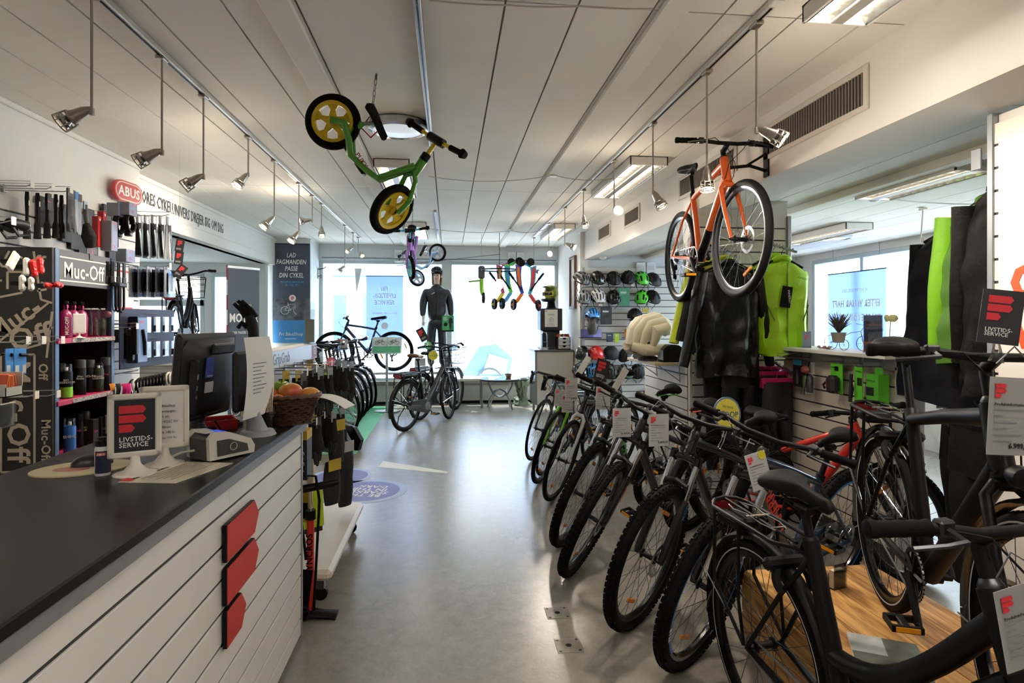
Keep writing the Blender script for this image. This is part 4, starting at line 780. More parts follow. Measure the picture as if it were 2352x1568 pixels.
MB().prism([(.13 * math.cos(a) * (1.0 if math.cos(a) > 0 else 1.0), .1 * math.sin(a)) for a in [2 * pi * k / 30 for k in range(30)]], .004, RZ(.4)).build('pad', M('d9cda4', .6), t); MB().prism([(.05 * math.cos(a), .03 * math.sin(a)) for a in [2 * pi * k / 20 for k in range(20)]], .0006, T3(-.02, -.02, .004)).build('print', M('c98a7a', .6), t)
c = on(212, 1070); o = MB().grid(lambda u, v: (.055 * math.cos(2 * pi * v) * math.cos(u * pi / 2), .03 * math.sin(2 * pi * v) * math.cos(u * pi / 2), .033 * math.sin(u * pi / 2) ** .8), 6, 18, cv=True).build('computer_mouse', M('2b2b2d', .35), None, mat=T3(c.x, c.y, TZ + .0045) @ RZ(.5)); tag(o, 'dark grey computer mouse on the cream mat', 'computer mouse'); MB().bx(.005, .04, -.0015, .0015, .028, .032, .001).build('scroll_wheel', BLK, o)
q = [on(*p) for p in ((270, 1108), (402, 1110), (535, 1064), (412, 1060))]; c = q[0]; t = thing('price_sheet', 'laminated printed sheet lying flat on the counter', 'sheet', c)
pv = [(p.x - c.x, p.y - c.y, z) for z in (0, .0016) for p in q]; MB().add(pv, [(3, 2, 1, 0), (4, 5, 6, 7), (0, 1, 5, 4), (1, 2, 6, 5), (2, 3, 7, 6), (3, 0, 4, 7)]).build('laminate', M('e6dcc0', .22, coat=.5), t)
e1 = (q[1] - q[0]); e2 = (q[3] - q[0]); ex = e2.normalized(); ey = V((-ex.y, ex.x, 0))
def sheet_m(u, v): p = e1 * u + e2 * v; return MX.Translation((p.x, p.y, .0022)) @ MX((ex, ey, V((0, 0, 1)))).transposed().to_4x4()
flogo(.03, RED, t, sheet_m(.18, .03)); txt('KUNDEINFO   MOBILEPAY & KONTANT', .014, M('4c4638', .6), t, sheet_m(.12, .55), sx=.9)
for k in range(7): L = .18 - .02 * (k % 3); MB().bx(-L / 2, L / 2, -.0012, .0012, 0, .0003).build('text_line', M('8d846e', .7), t, mat=sheet_m(.26 + k * .09, .5))
# --- monitor seen from behind
c = on(492, 1003); n = V((.985, -.17, 0)); t = thing('monitor', 'black computer monitor seen from behind on the counter', 'monitor'); t.matrix_local = MX.Translation(c) @ MX((V((-n.y, n.x, 0)), -n, V((0, 0, 1)))).transposed().to_4x4() @ T3(0, .04, 0)
BK2 = M('1d1e21', .5, b=(500, .08)); tl = T3(0, 0, .07) @ RX(.09)
MB().bx(-.19, .19, -.0, .03, 0, .33, .012).build('bezel', BK2, t, mat=tl); sh = MB().grid(lambda u, v: ((u - .5) * .34, -.045 * (1 - abs(2 * u - 1) ** 4) * (1 - abs(2 * v - 1) ** 6), .02 + .29 * v), 10, 10).build('back_shell', BK2, t, mat=tl)
MB().bx(-.06, .09, -.052, -.035, .255, .295, .006).build('vent_panel', M('141417', .45), sh); MB().bx(-.16, -.135, -.05, -.02, .04, .24, .006).build('port_strip', M('101012', .4), sh)
for k, (z, h) in enumerate(((.1, .012), (.13, .018), (.17, .02))): MB().bx(-.152, -.143, -.0515, -.049, z, z + h, .001).build('port_label', M('77787a', .4), sh)
st_ = MB().bx(-.1, -.05, -.051, -.046, .17, .245, .002).build('blue_sticker', M('3a4da8', .4), sh); txt('MobilePay', .008, WHT, sh, tl.inverted() @ tl @ fm((-.075, -.0515, .178), (0, -1, 0))); MB().bx(-.095, -.045, -.051, -.046, .115, .155, .001).build('worn_label', M('d8d6d0', .6), sh)
MB().tube([(0, .02, .005), (0, .03, .06), (0, .0, .14)], [.04, .025, .03], 12).lathe([(0, .012), (.08, .01), (.095, 0), (0, 0)], 26, (0, .02, 0)).build('stand', BK2, t)
MB().tube([(.02, -.03, .06), (.03, -.05, .02), (.0, -.08, .008), (-.07, -.1, .006)], .003, 6).build('cable', BLK, t)
MB().bx(-.19, -.165, -.01, .0, -.06, .02, .001).build('ribbon', M('b5122e', .6), t, mat=tl @ RY(.25))
# --- second screen edge with hanging paper
c = on(585, 1000); t = thing('paper_stand', 'white curved paper sheet clipped on a grey customer display', 'display'); t.matrix_local = MX.Translation(c) @ MX((V((.2, .98, 0)).normalized(), V((-.98, .2, 0)).normalized(), V((0, 0, 1)))).transposed().to_4x4()
MB().tube([(.02, 0, 0), (.02, .01, .05), (.0, .03, .14)], [.05, .035, .02], 14, sq=.6).lathe([(0, .02), (.06, .018), (.07, 0), (0, 0)], 24, (.02, 0, 0)).build('foot', M('9aa0a6', .4), t); MB().bx(-.09, .06, .02, .045, .1, .33, .01).build('display', BK2, t)
MB().grid(lambda u, v: (-.1 + .19 * u + .03 * (1 - v) * u, .012 - .03 * math.sin(v * 2.2) - .02 * (1 - v), .075 + .31 * v), 6, 14).build('paper', PAP, t)
for k in range(9): MB().bx(-.06, .0 + .02 * (k % 3), -.0035, -.003, .17 + k * .014, .173 + k * .014).build('text_line', M('77777a', .7), t, mat=T3(0, -.024, 0))
# --- card terminal
c = on(512, 1046); n = V((.80, -.6, 0)); t = thing('card_terminal', 'grey card payment terminal with blue screen and keypad', 'card terminal'); xx = V((-n.y, n.x, 0)); t.matrix_local = MX.Translation(c) @ MX((xx, -n, V((0, 0, 1)))).transposed().to_4x4()
BODY = M('cfcbc0', .4); pr = [(-.085, .006), (-.088, .075), (-.07, .094), (-.02, .088), (.06, .055), (.075, .03), (.072, .006)]
for s, nm in ((-1, 'side_shell'), (1, 'side_shell')): MB().prism([(x, z) for x, z in pr], .016, T3(0, s * .047 + (0 if s < 0 else .016), 0) @ RX(pi / 2)).build(nm, BODY, t)
MB().prism([(-.084, .004), (-.086, .07), (-.068, .085), (-.015, .08), (.06, .03), (.07, .01), (.07, .004)], .09, T3(0, .045, 0) @ RX(pi / 2)).build('body', M('3b3a38', .45), t)
MB().prism([(-.06, .016), (-.062, .066), (-.02, .066), (.045, .04), (.05, .016)], .002, T3(0, -.0632, 0) @ RX(pi / 2)).build('side_panel', M('3a3733', .5), t); MB().lathe([(.011, -.001), (.013, -.001), (.013, .0), (.011, .0)], 20, (-.005, -.0655, .04), 'y', closed=True).build('contactless_ring', M('b9b4a8', .5), t)
MB().bx(-.03, .02, -.025, .025, .0, .003).build('screen', M('2c3ea0', .2, emit=.5, ecol='3d55d8'), t, mat=T3(-.025, -.002, .084) @ RY(.12)); MB().bx(-.1, -.07, -.03, .03, 0, .004).build('paper_cover', M('dcd8cf', .4), t, mat=T3(.02, 0, .088))
for i in range(4):
    for j in range(3): MB().bx(-.005, .005, -.008, .008, 0, .004, .0015).build('key', [M('2a2a2c', .5), M('2a2a2c', .5), M('2a2a2c', .5), M(['b0302a', 'd8b32a', '2f9a4a'][j], .5)][i], t, mat=T3(.005 + i * .016, (j - 1) * .024, .069 - i * .0105) @ RY(.58))
MB().tube([(-.08, .02, .03), (-.12, .03, .03), (-.17, .06, .008), (-.24, .02, .006)], .004, 6).build('cable', M('c9c4b8', .5), t)
# --- keyboard, tray, leaflets, basket
c = on(432, 992); t = thing('keyboard', 'dark computer keyboard behind the monitor foot', 'keyboard', c, .9); MB().bx(-.2, .2, -.07, .07, .002, .02, .005).build('base', BK2, t)
km = MB().bx(-.008, .008, -.007, .007, 0, .007, .002).mesh('key', BLK)
for i in range(20):
    for j in range(5): link('key', km, t, loc=(-.18 + i * .019, -.05 + j * .025, .02))
c = on(480, 985); t = thing('letter_tray', 'red plastic tray beside the monitor foot', 'tray', c, .5)
MB().bx(-.1, .1, -.06, .06, 0, .004).bx(-.1, -.095, -.06, .06, 0, .04, .001).bx(.095, .1, -.06, .06, 0, .04, .001).bx(-.1, .1, -.06, -.055, 0, .04, .001).bx(-.1, .1, .055, .06, 0, .04, .001).build('tray', M('c22a24', .4), t); MB().bx(-.104, .104, .056, .064, .038, .043, .001).build('rim', M('d2382f', .4), t)
c = on(608, 990); t = thing('leaflet_holder', 'clear leaflet holder with olive checked cards beside the fruit basket', 'leaflet holder', c, -.5); MB().bx(-.03, .03, -.03, -.028, 0, .08).bx(-.03, .03, .028, .03, 0, .1).bx(-.03, -.028, -.03, .03, 0, .08).bx(.028, .03, -.03, .03, 0, .08).bx(-.03, .03, -.03, .03, 0, .002).build('holder', ACR, t)
for k in range(5): MB().bx(-.025, .025, -.02 + k * .008, -.015 + k * .008, .003, .17 + .006 * k).build('card', M('5d5f33' if k == 0 else 'b9a487', .6, n=(60, .5)), t)
c = on(660, 972); bs = thing('fruit_basket', 'brown oval wicker basket at the end of the counter', 'basket', mat=MX.Translation(c) @ RZ(.35) @ MX.Scale(1.16, 4)); WK = M('4a3022', .55, n=(60, .4))
mb = MB(); rows = 11
for k in range(rows):
    z = .006 + k * .0088; g = .78 + .3 * (k / rows); mb.tube([(.105 * g * math.cos(a), .08 * g * math.sin(a), z + .0022 * math.sin(a * 15 + k * pi)) for a in [2 * pi * i / 60 for i in range(60)]], .0048, 5, closed=True)
mb.build('woven_wall', WK, bs); mb = MB()
for i in range(26): a = 2 * pi * i / 26; mb.tube([(.105 * .78 * math.cos(a), .08 * .78 * math.sin(a), .002), (.105 * 1.1 * math.cos(a), .08 * 1.1 * math.sin(a), .108)], .003, 4)
mb.build('stakes', WK, bs, kind='stuff'); MB().prism([(.08 * math.cos(a), .06 * math.sin(a)) for a in [2 * pi * i / 24 for i in range(24)]], .004).build('floor', WK, bs)
MB().tube([(.117 * math.cos(a), .09 * math.sin(a), .106 + .003 * math.sin(a * 22)) for a in [2 * pi * i / 66 for i in range(66)]], .0085, 6, closed=True).build('rim', M('5f3f29', .55, n=(50, .4)), bs)
def fruit(dx, dy, dz, r, m, lab, kind, mango=0):
    r *= 1.1; p = c + V((dx, dy, dz)) * 1.16; o = MB().grid(lambda u, v: (r * (1.25 if mango else 1) * math.sin(pi * u) * math.cos(2 * pi * v), r * math.sin(pi * u) * math.sin(2 * pi * v), (r * .95 * math.cos(pi * u) - (0 if mango else .35 * r * math.exp(-(u * 9) ** 2)))), 12, 18, cv=True).build(kind, m, None, mat=MX.Translation(p) @ RZ(dx * 40) @ RY(dy * 8)); tag(o, lab, kind, 'fruit in the wicker basket')
    if not mango: MB().tube([(0, 0, r * .55), (.002, 0, r * .95), (.006, 0, r * 1.2)], .0012, 5).build('stem', M('5a4526', .7), o)
MG = lambda a, b, s: M(a, .35, n=(s, 0), c2=b)
fruit(-.03, .03, .128, .036, M('7fa32b', .3), 'green apple with a stem on top of the fruit pile', 'apple'); fruit(.012, -.005, .118, .038, MG('d4a53a', 'c9543a', 9), 'large yellow-red mango in the middle of the basket', 'mango', 1); fruit(-.055, -.02, .1, .036, MG('cf4a2c', 'd9823a', 10), 'red mango at the left of the basket', 'mango', 1)
fruit(.075, .02, .1, .036, MG('dda23c', 'd4703a', 9), 'orange mango at the right of the basket', 'mango', 1); fruit(-.02, -.058, .088, .03, MG('d2603a', 'e08a4a', 11), 'pinkish mango low at the front rim', 'mango', 1); fruit(-.07, -.05, .085, .028, M('a3b52e', .3), 'small lime green apple at the left front rim', 'apple'); fruit(-.06, .05, .1, .032, M('9aac30', .3), 'green apple at the back left of the basket', 'apple')
t = thing('open_booklet', 'grey booklet sticking out over the basket rim', 'booklet', c + V((.1, .05, .11)), -.2); MB().grid(lambda u, v: (.17 * u, (v - .5) * .12, .02 * math.sin(u * 3) - .05 * u), 8, 2).build('cover', M('8b8580', .6), t); MB().grid(lambda u, v: (.168 * u, (v - .5) * .118, .02 * math.sin(u * 3) - .05 * u + .003), 8, 2).build('pages', PAP, t)
# ================================================================ LEFT WALL GOODS
def yx(px, x): r = ray(px, HZ); return r.y * x / r.x
TAGM = MB().bx(-.016, .016, -.04, 0, 0, .0015, .0005).mesh('price_tag', M('e8e4d6', .4)); HKM = {}
def hook(p, L, lab, n=(1, 0, 0), tagged=True, m=STL, grp='hooks with price tags'):
    k = (round(L, 3), m.name)
    if k not in HKM: HKM[k] = MB().tube([(0, 0, 0), (0, 0, L * .92), (0, .012, L)], .003, 6).tube([(0, .03, .0), (0, .03, L + .01)], .002, 5).bx(-.015, .015, -.012, .034, -.002, .004, .001).mesh('prong', m)
    t = thing('display_hook', lab, 'hook', mat=fm(p, n), group=grp); link('prong', HKM[k], t)
    if tagged: link('price_tag', TAGM, t, loc=(0, .03, L + .01))
    return t
def hookpx(px, py, xt, lab):
    p = atx(px, py, xt); return hook((-2.665, p.y, p.z), xt + 2.665, lab)
def hung(name, lab, cat, px, py, x, grp=None, n=(1, 0, 0)): return thing(name, lab, cat, mat=fm(atx(px, py, x), n), group=grp)
BR = MB().tube([(0, -.0, 0), (0, -.04, 0), (0, -.13, 0), (0, -.17, 0)], [.011, .013, .01, .011], 8, sq=.55).mesh('handle', BLK); BRH = MB().tube([(0, -.17, 0), (0, -.19, 0), (0, -.23, 0), (0, -.27, 0)], [.012, .019, .019, .022], 10, sq=.6).mesh('bristles', M('1b1815', .9, b=(250, .6)))
for k, (px, py, w_) in enumerate([(62, 440, 'leftmost'), (86, 443, 'second from the left'), (108, 444, 'third from the left, with a pink label card'), (128, 446, 'fourth from the left'), (141, 448, 'fifth from the left')]):
    t = hung('cleaning_brush', 'black cleaning brush on the wall hook, ' + w_, 'brush', px, py, -2.4, 'black cleaning brushes on hooks'); link('handle', BR, t); link('bristles', BRH, t)
    if k in (2,): MB().bx(-.018, .018, -.1, 0, .014, .015).build('card', M('2a1d24', .5), t); txt('BRUSH', .011, M('e58ab8', .5), t, T3(0, -.05, .0156), bold=.02)
    else: MB().bx(-.005, .005, -.08, -.05, .0115, .0125).build('sticker', M('b9b9b4', .5), t)
for k, px in enumerate((70, 118, 160)): hookpx(px, 428 + k * 6, -2.36 + .03 * k, 'wire hook over the black brushes, number %s from the left' % ['one', 'two', 'three'][k])
for k, (px, py, h, c) in enumerate([(158, 432, .27, '151517'), (166, 436, .25, '202024'), (174, 440, .26, 'a8b4c2'), (182, 446, .26, '8f9aa8')]):
    t = hung('tool_pack', ['black slim tool pack right of the brushes', 'dark grey slim tool pack next to it', 'silver comb-shaped tool pack with blue header', 'second silver comb-shaped tool pack'][k], 'tool pack', px, py, -2.36, 'slim tool packs')
    MB().bx(-.02, .02, -h, 0, -.004, .004, .002).build('body', M(c, .4), t); MB().bx(-.02, .02, -.05, 0, .0045, .0055).build('header_card', M('2f7fc4' if k == 2 else '3a3a3e', .5), t)
t = hung('wheel_brush', 'grey long-handled brush with thick dark bristles', 'brush', 196, 470, -2.3); MB().tube([(0, 0, 0), (.005, -.08, 0), (.02, -.13, .0), (.05, -.27, 0)], [.014, .016, .014, .02], 10, sq=.6).build('handle', M('8a8a88', .45), t); MB().tube([(.01, -.12, .0), (.0, -.2, .02), (.02, -.27, .02)], [.02, .045, .03], 12, sq=.6).build('bristles', M('3a3733', .9, b=(250, .7)), t); MB().bx(-.02, .02, -.03, .02, -.004, .004).build('header_card', M('9fb2c6', .5), t)
for k, (px, py) in enumerate([(222, 497), (234, 486)]): t = hung('red_box', ['lower red lock box on the left wall', 'upper red lock box on the left wall'][k], 'box', px, py, -2.33, 'red boxes'); MB().bx(-.018, .018, -.2, 0, -.02, .02, .002).build('box', M('c3242b', .5), t); MB().bx(-.006, .006, -.03, -.015, .0203, .021).build('print', WHT, t)
for k, (px, py, h) in enumerate([(100, 452, .2), (120, 455, .2), (150, 470, .26), (170, 476, .3), (188, 490, .3), (205, 480, .34), (214, 520, .3), (244, 470, .34), (256, 540, .28), (262, 480, .3)]):
    t = hung('black_pack', 'black backing pack hanging behind the front goods on the left wall, ' + ['first', 'second', 'third', 'fourth', 'fifth', 'sixth', 'seventh', 'eighth', 'ninth', 'tenth'][k] + ' from the left', 'pack', px, py, -2.65, 'black packs on the left wall'); MB().bx(-.05, .05, -h, 0, -.01, .01, .003).build('pack', M('141416', .5), t); MB().bx(-.03, .03, -.04, -.01, .0105, .0115).build('header', M('3a3a3e', .5), t)
NV = M('2a3350', .4); LGR = M('9ea3ad', .45)
def lockbox(px, py, x, w_, h, d, lab): 
    t = hung('lock_box', lab, 'lock box', px, py, x, 'grey and blue lock boxes'); MB().bx(-w_ / 2, w_ / 2, -h, 0, -d, d, .002).build('carton', LGR, t); MB().bx(-w_ / 2 + .004, w_ / 2 + .001, -h + .004, -.004, -d + .002, d + .0015).build('blue_face', M('5c6c92', .4), t); MB().bx(-.012, .012, -.022, -.012, d + .0016, d + .0024).build('red_badge', M('d8402e', .4), t); MB().lathe([(.011, 0), (.014, 0), (.014, .001), (.011, .001)], 18, (-.01, -h + .025, d + .0016), closed=True).build('level_ring', M('c33a50', .4), t)
    return t
lockbox(250, 508, -2.28, .07, .2, .035, 'tall grey and blue lock box right of the red boxes'); lockbox(268, 468, -2.3, .1, .09, .04, 'grey lock box with a coiled lock under the sign'); lockbox(292, 466, -2.24, .1, .09, .04, 'front grey lock box with a coiled lock under the sign'); lockbox(288, 573, -2.26, .11, .09, .035, 'wide grey lock box below the coiled locks')
def coil(px, py, x, lab, r=.06, m=BLK):
    t = hung('coil_lock', lab, 'bike lock', px, py, x); t.location.z -= .084; mb = MB()
    mb.tube([(r * math.cos(a) * .8, -r + r * math.sin(a), .01 * a / 6.28) for a in [2 * pi * k / 18 for k in range(55)]], .009, 7); mb.build('coil', m, t); MB().bx(-.02, .02, -2 * r - .03, -2 * r + .01, -.012, .03, .006).build('lock_head', DST, t)
coil(268, 468, -2.3, 'thick black coil lock hanging from the left grey box'); coil(292, 466, -2.24, 'thick black coil lock hanging from the right grey box')
# brand sign
c = atx(288, 442, -2.62); sg = thing('brand_sign', 'red and white oval lock brand sign on the wall', 'sign', mat=fm(c, (1, -.12, 0)))
def stad(w_, h, d, z): return MB().prism([(w_ / 2 - h / 2 + h / 2 * math.cos(a), h / 2 * math.sin(a)) for a in [-pi / 2 + pi * k / 10 for k in range(11)]] + [(-w_ / 2 + h / 2 + h / 2 * math.cos(a), h / 2 * math.sin(a)) for a in [pi / 2 + pi * k / 10 for k in range(11)]], d, T3(0, 0, z))
stad(.34, .17, .03, 0).build('panel', M('c33a32', .35), sg); stad(.315, .148, .002, .03).build('white_ring', WHT, sg); stad(.30, .132, .002, .0315).build('red_field', M('b8433c', .4), sg); txt('ABUS', .105, WHT, sg, T3(0, -.004, .034), bold=.03)
# clear bags with dark contents and carded locks
for k, (px, py) in enumerate([(318, 492), (336, 495), (352, 494), (370, 496), (386, 498)]):
    t = hung('clear_bag', 'clear bag with dark saddle cover, ' + ['first from the left', 'second from the left', 'third from the left', 'fourth from the left', 'last and frontmost'][k], 'bag', px, py, -2.34 + .05 * k, 'clear bags with dark contents'); L = .33
    MB().bx(-.03, .03, -L + .02, -.055, -.012, .012, .01).build('contents', M('2a1d22', .7), t); MB().grid(lambda u, v: ((u - .5) * (.08 + .05 * v), -L * v, (.018 * v) * math.sin(pi * u) + .006), 4, 4).build('bag_front', BAG, t); MB().bx(-.035, .035, -.06, .0, -.002, .002).build('header', M('c8cdd2', .4), t)
hookpx(388, 496, -2.12, 'long hook carrying the clear bags'); hookpx(388, 613, -2.12, 'long hook carrying the folding locks on cards')
for k, (px, py) in enumerate([(306, 612), (326, 612), (346, 613), (366, 613), (385, 614)]):
    t = hung('carded_lock', 'folding lock on a grey card, ' + ['first from the left', 'second from the left', 'third from the left', 'fourth from the left', 'frontmost with its lock facing out'][k], 'bike lock', px, py, -2.34 + .05 * k, 'folding locks on cards'); MB().bx(-.06, .06, -.23, 0, -.003, .003, .001).build('card', M('5f6777' if k % 2 else '8b8f99', .45), t)
    MB().bx(-.02, .025, -.19, -.04, .003, .03, .006).build('lock', BLK, t); MB().bx(-.058, .058, -.228, -.02, .03, .032, .001).build('blister', ACR, t); MB().lathe([(.012, 0), (.017, 0), (.017, .001), (.012, .001)], 18, (-.035, -.19, .0035), closed=True).build('level_ring', M('c8c8cc', .4), t); MB().bx(.03, .055, -.03, -.02, .0034, .004).build('red_badge', M('d8402e', .4), t)
# level chart and black straps behind
t = hung('lock_chart', 'white chart of lock symbols with red stripes on the left wall', 'poster', 250, 612, -2.655); MB().bx(-.02, .36, -.42, 0, 0, .003).build('sheet', PAP, t); MB().bx(-.02, .34, -.03, -.015, .0032, .004).build('red_stripe', RED, t); MB().bx(.1, .34, -.33, -.315, .0032, .004).build('red_stripe', RED, t)
for k in range(4): MB().tube([(.06 + .07 * k + .02 * math.cos(a), -.14 + .035 * math.sin(a), .0036) for a in [2 * pi * i / 14 for i in range(14)]], .002, 4, closed=True).build('symbol', M('6a6a6e', .5), t)
for k, (px, py) in enumerate([(262, 655), (271, 655), (279, 656)]): t = hung('frame_lock', 'black U-lock hanging beside the display shelf, ' + ['left', 'middle', 'right'][k] + ' one', 'bike lock', px, py, -2.3 + .04 * k, 'black U-locks'); MB().tube([(-.03, 0, 0), (-.03, -.14, 0), (-.022, -.17, 0), (0, -.18, 0), (.022, -.17, 0), (.03, -.14, 0), (.03, 0, 0)], .008, 8).build('shackle', BLK, t); MB().bx(-.05, .05, -.01, .02, -.014, .014, .006).build('crossbar', M('26262a', .35), t)
for k, (px, py) in enumerate([(247, 600), (258, 600), (272, 602), (285, 604)]): t = hung('strap_lock', 'black flat strap lock with loop end, number ' + ['one', 'two', 'three', 'four'][k] + ' from the left', 'bike lock', px, py, -2.3 + .02 * k, 'strap locks with loop ends'); MB().bx(-.016, .016, -.1, 0, -.004, .004, .002).build('strap', BLK, t); MB().bx(-.02, .02, -.15, -.1, -.006, .006, .004).build('buckle', M('232327', .4), t)
# navy lock display with packs
t = thing('lock_display', 'navy blue lock display board at the end of the left wall', 'display', mat=fm(atx(332, 770, -2.42), (1, -.1, 0))); MB().bx(-.3, .42, -.25, .21, -.01, 0, .003).build('board', M('171c36', .5), t)
b = MB().bx(-.2, -.08, -.21, .15, .0, .07, .003).build('lock_package', M('2c3550', .35), t); MB().bx(-.198, -.082, -.2, .14, .07, .072).build('package_print', M('5e7396', .35), b); MB().tube([(-.15, .05, .078), (-.13, -.05, .082), (-.12, -.15, .078)], .012, 8).build('lock_tube', BLK, b); MB().bx(-.17, -.14, .1, .115, .0722, .073).build('red_badge', M('d8402e', .4), b)
for r in range(2):
    for k in range(4):
        q = MB().bx(.03 + .09 * k - .035, .03 + .09 * k + .03, .02 - .2 * r, .15 - .2 * r, .02 * k, .02 * k + .02, .003).build('padlock_pack', BAG, t); MB().bx(.015 + .09 * k, .045 + .09 * k, .03 - .2 * r, .08 - .2 * r, .02 * k + .003, .02 * k + .017, .003).build('padlock', STL if k % 2 else BLK, q)
for r in range(2): MB().tube([(-.02, .17 - .2 * r, 0), (-.02, .17 - .2 * r, .12)], .003, 5).build('hook', STL, t)
for k, (px, py) in enumerate([(292, 760), (300, 765), (309, 750)]): t = hung('folding_lock', 'black folding lock with key hanging left of the navy board, ' + ['first', 'second', 'third'][k] + ' from the left', 'bike lock', px, py, -2.28 + .03 * k, 'folding locks'); MB().bx(-.018, .018, -.2, 0, -.018, .018, .005).build('holder', BLK, t); MB().bx(-.014, .014, -.19, -.02, .018, .022, .001).build('side_plate', DST, t); MB().bx(-.02, .02, -.02, .03, -.02, .02, .006).build('lock_head', M('2b2b2f', .3), t)
hookpx(312, 752, -2.2, 'hook carrying the folding locks beside the navy board')
MB().bx(-.2, -.17, -.05, .05, -.245, -.008).bx(.3, .33, -.05, .05, -.245, -.008).build('wall_arm', BLK, [o for o in COL.objects if o.name == 'lock_display'][0])
# cable locks on the lower hook
rd = random.Random(5)
for k in range(13):
    px = 305 + k * 7.6; m = M('d9d4c8', .4) if k in (1, 11, 12) else BLK
    t = hung('cable_lock', ('cream' if k in (1, 11, 12) else 'black') + ' cable lock with keys, place ' + ['one', 'two', 'three', 'four', 'five', 'six', 'seven', 'eight', 'nine', 'ten', 'eleven', 'twelve', 'thirteen'][k] + ' from the left on the lower hook', 'bike lock', px, 872 - k * 1.5, -2.36 + .022 * k, 'cable locks on the lower hook')
    MB().tube([(.045 * math.cos(a), -.055 + .055 * math.sin(a), .004 * math.sin(2 * a)) for a in [2 * pi * i / 20 for i in range(20)]], .0075, 7, closed=True).build('cable', m, t); MB().bx(-.018, .018, -.145, -.1, -.014, .014, .006).build('lock_body', m if k > 10 else M('1e1e22', .35), t); MB().bx(-.004, .004, -.185, -.145, -.001, .001).build('key', CHR, t, mat=RZ(.2 * (k % 3 - 1)))
hookpx(398, 856, -2.09, 'long hook carrying the cable locks')
for k, (px, c) in enumerate([(256, 'd98a1e'), (270, '2a2624'), (284, 'c8186e'), (294, 'd41f7a')]): t = hung('reflex_band', ['orange and lime', 'black', 'pink', 'second pink'][k] + ' fabric band hanging below the spray cans', 'band', px, 880, -2.3 + .03 * k, 'fabric bands on hooks'); MB().grid(lambda u, v: ((u - .5) * .06 * (1 - .3 * math.sin(pi * v)), -.2 * v, .015 * math.sin(pi * u) + .006 * math.sin(9 * v)), 6, 10).build('fabric', M(c, .8), t); MB().bx(-.03, .03, -.26, -.17, -.004, .004, .002).build('card', M('77706a', .6), t)
# three dark hanging cards
for k, (px, py, a) in enumerate([(413, 563, -.15), (411, 592, -.1), (415, 622, -.6)]):
    t = thing('hanging_card', 'black card with red emblem hanging on a string, ' + ['top', 'middle', 'bottom'][k] + ' of three', 'card', mat=fm(at(px, py, 4.6), (.5, -.86, 0)) @ RZ(a)); MB().bx(-.03, .03, -.05, .05, 0, .002).build('card', M('17171a', .5), t); flogo(.032, RED, t, T3(-.018, -.002, .0022)); txt('LIVSTIDS-\nSERVICE', .009, WHT, t, T3(-.022, -.03, .0024), al='LEFT', lead=.8)
    MB().tube([(0, .05, .001), (.0, .1 if k else .05 + (CE - t.location.z - .05) / math.cos(a), .001)], .0008, 4).build('string', M('99999c', .5), t, mat=RZ(0 if k else -a))
# ---- brand display unit with shelves
mu = thing('brand_display', 'black brand display unit with white stencil print and pink-edged shelves', 'display shelf', (-2.66, 3.7, 0)); MBK = M('141210', .55)
MB().bx(0, .36, 0, .02, .05, 1.925, .002).build('side_panel', MBK, mu); MB().bx(0, .36, .62, .64, .05, 1.925, .002).build('side_panel', MBK, mu); MB().bx(0, .012, .02, .62, .05, 1.925).build('back_panel', MBK, mu)
PST = M('5d6f86', .4, .5)
for y in (.02, .6): MB().bx(.335, .365, y, y + .035, .05, 1.925, .002).build('post', PST, mu)
hp = MB().bx(.345, .358, .055, .6, 1.71, 1.925, .002).build('header_panel', M('55585c', .6), mu); WS = M('d9d4c8', .7)
fx = lambda y, z, a=0: fm((.3595, y, z), (1, 0, 0)) @ RZ(a)
txt('Muc-Off', .135, WS, hp, fx(.31, 1.80), bold=.012, sx=.9)
for z in (1.735, 1.875): MB().bx(.3585, .3595, .07, .585, z, z + .008).build('rule_line', WS, hp)
MB().prism([(-.022, -.06), (.022, -.06), (.022, -.022), (.055, -.022), (.055, .022), (.022, .022), (.022, .06), (-.022, .06), (-.022, .022), (-.055, .022), (-.055, -.022), (-.022, -.022)], .004, fx(.38, 1.95)).build('cross_emblem', M('55585c', .6), mu); MB().prism([(-.008, -.02), (.008, -.02), (0, .02)], .0045, fx(.38, 1.95)).build('pink_drop', M('c8186e', .5), mu)
side = lambda x, z, a: fm((x, -.0012, z), (0, -1, 0)) @ RZ(a); sp_o = mu.children[0]; WS2 = M('b9ad9b', .75)
for s_, sz, x, z, a, b in [('Muc-', .15, .16, 1.50, .62, .02), ('Off', .17, .24, 1.40, .25, .02), ('Muc-Off', .17, .175, .97, -pi / 2, .02), ('Muc', .12, .13, .36, -.35, .02), ('Off', .12, .27, .3, -.4, .02), ('Muc-Off', .07, .325, .8, -pi / 2, .02), ('Muc-Off', .06, .045, .95, -pi / 2, .02), ('uc', .1, .07, 1.83, .2, .02), ('ff', .1, .29, 1.84, -.2, .02), ('Off', .07, .31, 1.2, -pi / 2, .02)]: txt(s_, sz, WS2, sp_o, side(x, z, a), bold=b, name='stencil_print')
def stroke(x0, z0, x1, z1): d = V((x1 - x0, 0, z1 - z0)); MB().bx(0, d.length, -.0015, 0, -.006, .006).build('stencil_line', WS2, sp_o, mat=T3(x0, 0, z0) @ RY(-math.atan2(d.z, d.x)))
